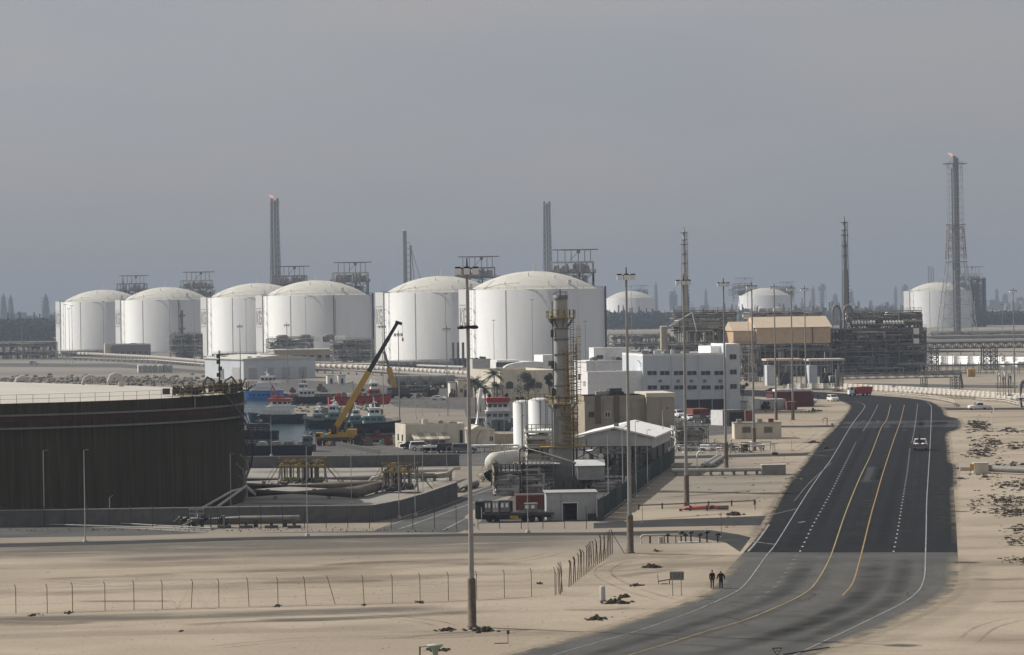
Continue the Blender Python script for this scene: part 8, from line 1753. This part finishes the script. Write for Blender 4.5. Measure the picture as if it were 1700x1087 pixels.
pickup('white pickup driving away along the road with white bundles and a dark upright post', G(1527.5, 747), rdir((1520, 745), (1524, 715))+math.pi-math.pi if False else rdir((1524, 715), (1520, 745))+math.pi, 'white', load, w_=2.1).scale = (1.18, 1.1, 1.12)
pickup('white pickup with dark windows parked side on at the right of the road', G(1625, 680), R(-82), 'white')
suv('small white car coming along the left edge of the far bend', G(1382, 666), R(12), 'white', name='car')
# red dump truck
c = G(1427, 657.5); t = thing('dump_truck', 'red dump truck with a white cab turning at the far end of the road', 'truck', c, R(-80)); S = 1.0
MB().box(-1.2, 1.2, -3.4, 3.4, .75, 1.05).build('chassis', 'steel_dark', t)
MB().exx([(-3.7, .7), (-2.1, .7), (-2.1, 3.0), (-3.3, 3.05), (-3.7, 2.0)], -1.2, 1.2).build('cab', 'white', t); g = MB(); g.add([(-1.1, -3.73, 2.05), (1.1, -3.73, 2.05), (1.05, -3.38, 2.9), (-1.05, -3.38, 2.9)], [(0, 1, 2, 3)]); g.build('windscreen', 'glass', t)
for s_ in (-1, 1): MB().box(s_*1.21-.01, s_*1.21+.01, -3.3, -2.4, 2.0, 2.8).build('side_window', 'glass', t)
MB().exx([(-1.8, 1.4), (-2.0, 2.9), (-1.9, 2.9), (-1.5, 1.15)], -1.25, 1.25).build('headboard', 'steel_dark', t)
bx_ = MB(); bx_.exx([(-1.45, 1.1), (3.4, 1.1), (3.9, 2.9), (3.75, 2.9), (3.3, 1.25), (-1.3, 1.25), (-1.3, 2.9), (-1.45, 2.9)], -1.3, 1.3); 
for s_ in (-1, 1): bx_.exx([(-1.45, 1.1), (3.4, 1.1), (3.9, 2.9), (-1.45, 2.9)], s_*1.31-.05, s_*1.31+.05)
for y in (-.6, .5, 1.6, 2.7): 
    for s_ in (-1, 1): bx_.box(s_*1.4-.05, s_*1.4+.05, y-.08, y+.08, 1.12, 2.85)
bx_.build('tipper_body', 'red', t)
MB().exx([(-1.3, 2.2), (3.5, 2.2), (2.6, 2.95), (-.2, 3.05)], -1.2, 1.2).build('load', 'red_faded', t)
for x in (-1.0, 1.0):
    for y in (-2.8, -1.3, 1.4, 2.6): wheel(t, x, y, .52, .4)
t.scale = (.9, .9, .9)
GC = 'cars parked by the harbour office and yards'
for fn, px, py, rz, m, lab in ((sedan, 684, 745, 85, 'black', 'black car under the striped awning'), (suv, 700, 748, 95, 'white', 'white car beside the black car at the awning'), (sedan, 718, 751, 88, 'navy', 'dark blue car right of the white car at the awning'), (suv, 745, 752, 92, 'black', 'long black car in front of the white walkway roof'), (sedan, 728, 664, 70, 'white', 'white car parked on the quay left of the white guard hut'),
        (suv, 1126, 693, 20, 'white', 'white car at the left of the red container yard'), (sedan, 1143, 698, 20, 'white', 'white car right in front of the dull red container'), (suv, 1164, 702, 30, 'black', 'dark car before the dull red container'), (sedan, 1174, 701, 24, 'white', 'white car nearest the bright white side panel'), (suv, 1306, 664, 80, 'white', 'white car before the middle of the dark red shed'), (sedan, 1343, 668, 70, 'white', 'white car at the right end of the dark red shed'), (suv, 1340, 672, 85, 'steel_pale', 'pale car right of the dark red shed'),
        (sedan, 818, 797, 60, 'white', 'white car beside the pressure vessel'), (suv, 840, 798, 75, 'dark_red', 'dark red car behind the relief pipes'), (sedan, 1132, 690, 200, 'dark_red', 'dark red car behind the white cars in the container yard'), (suv, 770, 752, 95, 'steel', 'grey car at the right end of the parked row'), (sedan, 1283, 652, 80, 'black', 'black car on the far road left of the red shed'),
        (sedan, 56, 594, 80, 'black', 'dark car on the far road at the left'), (suv, 56, 605, 85, 'white', 'white car on the near far road at the left')):
    fn(lab, G(px, py), R(rz), m, GC)
# ------------------------------------------------------------------ people
def person(label, p, rz, h=1.72, jacket='cloth_black', legs='cloth_dark', stout=1.0, arms=.0, stride=.18):
    t = thing('person', label, 'person', p, rz); k = h/1.72; st = stout
    def skin_mesh(name, verts, edges, rad, m, lvl=2, root=0):
        me = bpy.data.meshes.new(name); me.from_pydata([Vector(v)*k for v in verts], edges, []); me.materials.append(MATS[m]); o = bpy.data.objects.new(name, me); COL.objects.link(o); o.parent = t
        sk = o.modifiers.new('skin', 'SKIN'); sk.use_smooth_shade = True
        for i, r_ in enumerate(rad): me.skin_vertices[0].data[i].radius = (r_[0]*k, r_[1]*k) if isinstance(r_, tuple) else (r_*k, r_*k)
        me.skin_vertices[0].data[root].use_root = True
        sb = o.modifiers.new('sub', 'SUBSURF'); sb.levels = lvl; sb.render_levels = lvl; return o
    s_ = stride
    # local -y is forward
    V = [(0,0,.93),(0,0,1.1),(0,-.01,1.30),(0,.01,1.43),(0,-.01,1.52),(0,-.03,1.60),(0,-.02,1.68),
         (.1,0,.88),(.105,-s_*.5-.03,.5),(.11,-s_*.35,.09),(.115,-s_*.35-.15,.04),(-.1,0,.88),(-.105,s_*.35-.04,.5),(-.11,s_,.10),(-.115,s_-.14,.04),
         (.19*st,.01,1.40),(.25*st+arms*.5,.04,1.13),(.25*st+arms,-.06,.89),(.245*st+arms,-.08,.82),(-.19*st,.01,1.40),(-.25*st-arms*.5,.04,1.13),(-.25*st-arms,-.06,.89),(-.245*st-arms,-.08,.82)]
    E = [(0,1),(1,2),(2,3),(3,4),(4,5),(5,6),(0,7),(7,8),(8,9),(9,10),(0,11),(11,12),(12,13),(13,14),(3,15),(15,16),(16,17),(17,18),(3,19),(19,20),(20,21),(21,22)]
    Rr_ = [(.14,.10),(.13,.09),(.15,.10),(.08,.07),.05,(.078,.095),(.07,.085),.085,.055,.04,.035,.085,.055,.04,.035,.06,.042,.032,.034,.06,.042,.032,.034]
    for sd in (1, -1):                                   # fingers and thumb rooted inside the palm
        b0 = 18 if sd > 0 else 22; bx0 = V[b0]
        for j, (dy, ln) in enumerate(((-.03, .075), (-.01, .085), (.012, .08), (.032, .062))):
            i0 = len(V); V += [(bx0[0], bx0[1]+dy, bx0[2]-.035), (bx0[0]-sd*.012, bx0[1]+dy, bx0[2]-.035-ln*.55), (bx0[0]-sd*.03, bx0[1]+dy, bx0[2]-.035-ln)]; E += [(b0, i0), (i0, i0+1), (i0+1, i0+2)]; Rr_ += [.0095, .009, .008]
        i0 = len(V); V += [(bx0[0]-sd*.012, bx0[1]-.045, bx0[2]), (bx0[0]-sd*.02, bx0[1]-.06, bx0[2]-.045)]; E += [(b0, i0), (i0, i0+1)]; Rr_ += [.011, .009]
    skin_mesh('body', V, E, Rr_, 'skin')
    jv = [V[i] for i in (0,1,2,3,15,16,17,19,20,21)]; jv[0] = (0, 0, .84); jv[3] = (0, .015, 1.44)
    je = [(0,1),(1,2),(2,3),(3,4),(4,5),(5,6),(3,7),(7,8),(8,9)]
    skin_mesh('jacket', jv, je, [(.175*st,.125*st),(.185*st,.13*st),(.195*st,.135*st),(.11,.10),.085*st,.068*st,.052,.085*st,.068*st,.052], jacket)
    lv = [(0,0,.95)]+[V[i] for i in (7,8,9,11,12,13)]; skin_mesh('trousers', lv, [(0,1),(1,2),(2,3),(0,4),(4,5),(5,6)], [(.16*st,.12),.105*st,.08*st,.068,.105*st,.08*st,.068], legs)
    hv = [(0,.015,1.60),(0,.0,1.67),(0,-.02,1.725)]; skin_mesh('hair', hv, [(0,1),(1,2)], [(.083,.09),(.09,.105),(.06,.07)], 'cloth_black')
    for i0 in (9, 13):
        a = Vector(V[i0])*k; MB().exx([(a.y-.21, .0), (a.y+.07, .0), (a.y+.08, .09), (a.y-.02, .12), (a.y-.20, .06)], a.x-.048, a.x+.048).build('shoe', 'cloth_black', t)
    fc = MB(); hy = -.03-.095
    fc.lathe([(.012, 0), (.016, .01), (.001, .05)], 6, (0, (hy-.012)*k, 1.575*k)); fc.build('nose', 'skin', t)
    for sx in (-1, 1): MB().ball((sx*.032*k, (hy+.012)*k, 1.612*k), .011*k, 6).build('eye', 'black', t); MB().ball((sx*.083*k, -.02*k, 1.595*k), .022*k, 6, sz=1.4).build('ear', 'skin', t)
    MB().box(-.025*k, .025*k, (hy-.004)*k, (hy+.01)*k, 1.545*k, 1.552*k).build('mouth', 'dark_red', t)
    return t
person('taller slim person in a dark jacket and trousers walking on the road edge', G(1182, 976.5), R(172), 1.74, 'cloth_black', 'cloth_charcoal', .92, .0, .16)
person('stout person in black with arms held wide, walking right of a slim companion', G(1196.5, 976), R(186), 1.60, 'cloth_black', 'cloth_dark', 1.22, .10, .12)
person('tiny far person in dark clothes standing by the red shed', G(1357, 664), R(20), 1.75, 'navy', 'cloth_dark', 1.0, .02, .05)
# ------------------------------------------------------------------ trees
def frond(m, base, d, L_, droop, q, k=0):
    d = Vector(d); pts = []
    for i in range(7):
        u = i/6; p = base + Vector((d.x*L_*u, d.y*L_*u, d.z*L_*u - droop*u*u)); pts.append(p)
    s_ = Vector((-d.y, d.x, 0)); s_ = s_.normalized() if s_.length > .01 else Vector((1, 0, 0))
    for i in range(6):
        a, b_ = pts[i], pts[i+1]
        for sd in (-1, 1):
            for j in range(3):
                p = a.lerp(b_, j/3); w_ = L_*.26*math.sin(math.pi*(.15+.8*(i+j/3)/6)); e = p + s_*sd*w_ + Vector((d.x, d.y, 0))*w_*.5 + Vector((0, 0, -w_*.45+q.uniform(-.05, .05)))
                m.add([p, p+(b_-a)*.22, e], [(0, 1, 2)])
def palm(px, py, pt, label, seed, m='foliage'):
    c = G(px, py); H = W(px, pt, c.y).z; q = random.Random(seed); t = thing('palm_tree', label, 'palm tree', c, 0, 'palms by the harbour')
    hc = H*.78; lean = q.uniform(-.3, .3)
    MB().tube([(0, 0, -.1), (lean*.3, 0, hc*.5), (lean, 0, hc)], [.24, .18, .16], 9).build('trunk', 'trunk', t)
    f = MB(); b0 = Vector((lean, 0, hc)); L_ = H*.34
    for i in range(34):
        a = q.uniform(0, 2*math.pi); e = q.uniform(-.5, 1.1); frond(f, b0, (math.cos(a)*math.cos(e), math.sin(a)*math.cos(e), math.sin(e)), L_*q.uniform(.8, 1.1), L_*q.uniform(.25, .6), q)
    f.build('crown', m, t)
def leafy(px, py, pt, wpx, label, seed, m='foliage', lobes=9):
    c = G(px, py); D = c.y/FPX; H = W(px, pt, c.y).z; q = random.Random(seed); t = thing('leafy_tree', label, 'tree', c); rr = wpx*D/2
    tr = MB(); tr.tube([(0, 0, -.1), (.1, 0, H*.25), (0, .1, H*.5)], [.3, .22, .15], 9); cs_ = []
    for i in range(lobes):
        a = q.uniform(0, 6.28); r_ = rr*math.sqrt(q.random())*.72; z = H*q.uniform(.34, .84); cs_.append((Vector((r_*math.cos(a), r_*math.sin(a), z)), rr*q.uniform(.26, .48)))
        tr.tube([(0, .05, H*q.uniform(.2, .45)), cs_[-1][0]*.6+Vector((0, 0, z*.3)), cs_[-1][0]], [.1, .07, .03], 5)
    tr.build('trunk', 'trunk', t); f = MB()
    for cc, r_ in cs_:
        for i in range(230):
            v = Vector((q.gauss(0, 1), q.gauss(0, 1), q.gauss(0, 1))).normalized()*r_*(q.random()**.4); p = cc+v; s_ = q.uniform(.1, .26); x = Vector((q.gauss(0, 1), q.gauss(0, 1), q.gauss(0, 1))).normalized(); y = x.orthogonal().normalized()
            f.add([p-x*s_, p+y*s_*.6, p+x*s_, p-y*s_*.6], [(0, 1, 2, 3)])
    f.build('crown', m, t)
for i, a in enumerate(((789, 686, 618, 'leftmost palm of the harbour cluster'), (797, 684, 626, 'second palm from the left of the harbour cluster'), (805, 688, 634, 'third palm of the harbour cluster, lower crown'), (824, 680, 629, 'palm standing apart at the right of the harbour cluster'), (821, 668, 606, 'tall dark palm in front of the nearest white tank'))): palm(*a, seed=i+3)
leafy(876, 668, 612, 44, 'grey green spreading tree in front of the beige villa', 5, 'foliage_grey', 12); leafy(912, 668, 613, 24, 'dark narrow tree beside the process chimney', 7, 'foliage', 9)
leafy(864, 690, 655, 16, 'small dark bush tree before the white storage tank', 17, 'foliage', 6); leafy(1271, 684, 663, 16, 'green bush growing against the pale container', 9, 'foliage', 8); leafy(716, 662, 642, 26, 'dark round bushes on the quay behind the white car', 19, 'foliage', 8)
leafy(1232, 662, 632, 22, 'dusty shrub at the right end of the office block', 23, 'foliage_grey', 6)
leafy(815, 806, 780, 22, 'dark bush growing under the round nosed pressure vessel', 29, 'foliage', 8)
gr = MB(); q = random.Random(3)
for i in range(900):
    px, py = q.choice([(q.uniform(640, 780), q.gauss(672, 3)), (q.uniform(560, 770), q.gauss(757, 2)), (q.uniform(10, 800), q.gauss(880, 1.5)), (q.uniform(1180, 1320), q.gauss(674, 4))]); p = G(px, py)
    h = q.uniform(.06, .22); a = q.uniform(0, 6.28); w_ = .12; gr.add([(p.x-w_*math.cos(a), p.y-w_*math.sin(a), 0), (p.x+w_*math.cos(a), p.y+w_*math.sin(a), 0), (p.x+q.gauss(0, .1), p.y+q.gauss(0, .1), h)], [(0, 1, 2)])
tag(gr.build('dry_grass', 'grass_dry'), 'dry scrub grass in the yards', 'grass', kind='stuff')
# ------------------------------------------------------------------ air
HAZE = 0.000155
hb = MB().box(-9300, 9300, -340, 22300, -4.5, 172.0)
hz = hb.build('haze', 'white'); hz.data.materials.clear()
hm = bpy.data.materials.new('haze'); hm.use_nodes = True; t = hm.node_tree; t.nodes.clear()
pv = t.nodes.new('ShaderNodeVolumePrincipled'); mo = t.nodes.new('ShaderNodeOutputMaterial')
pv.inputs['Color'].default_value = (0.45, 0.52, 0.63, 1); pv.inputs['Density'].default_value = HAZE
t.links.new(pv.outputs[0], mo.inputs['Volume']); hz.data.materials.append(hm)
tag(hz, 'grey blue haze lying over the whole plant', 'haze', kind='stuff')
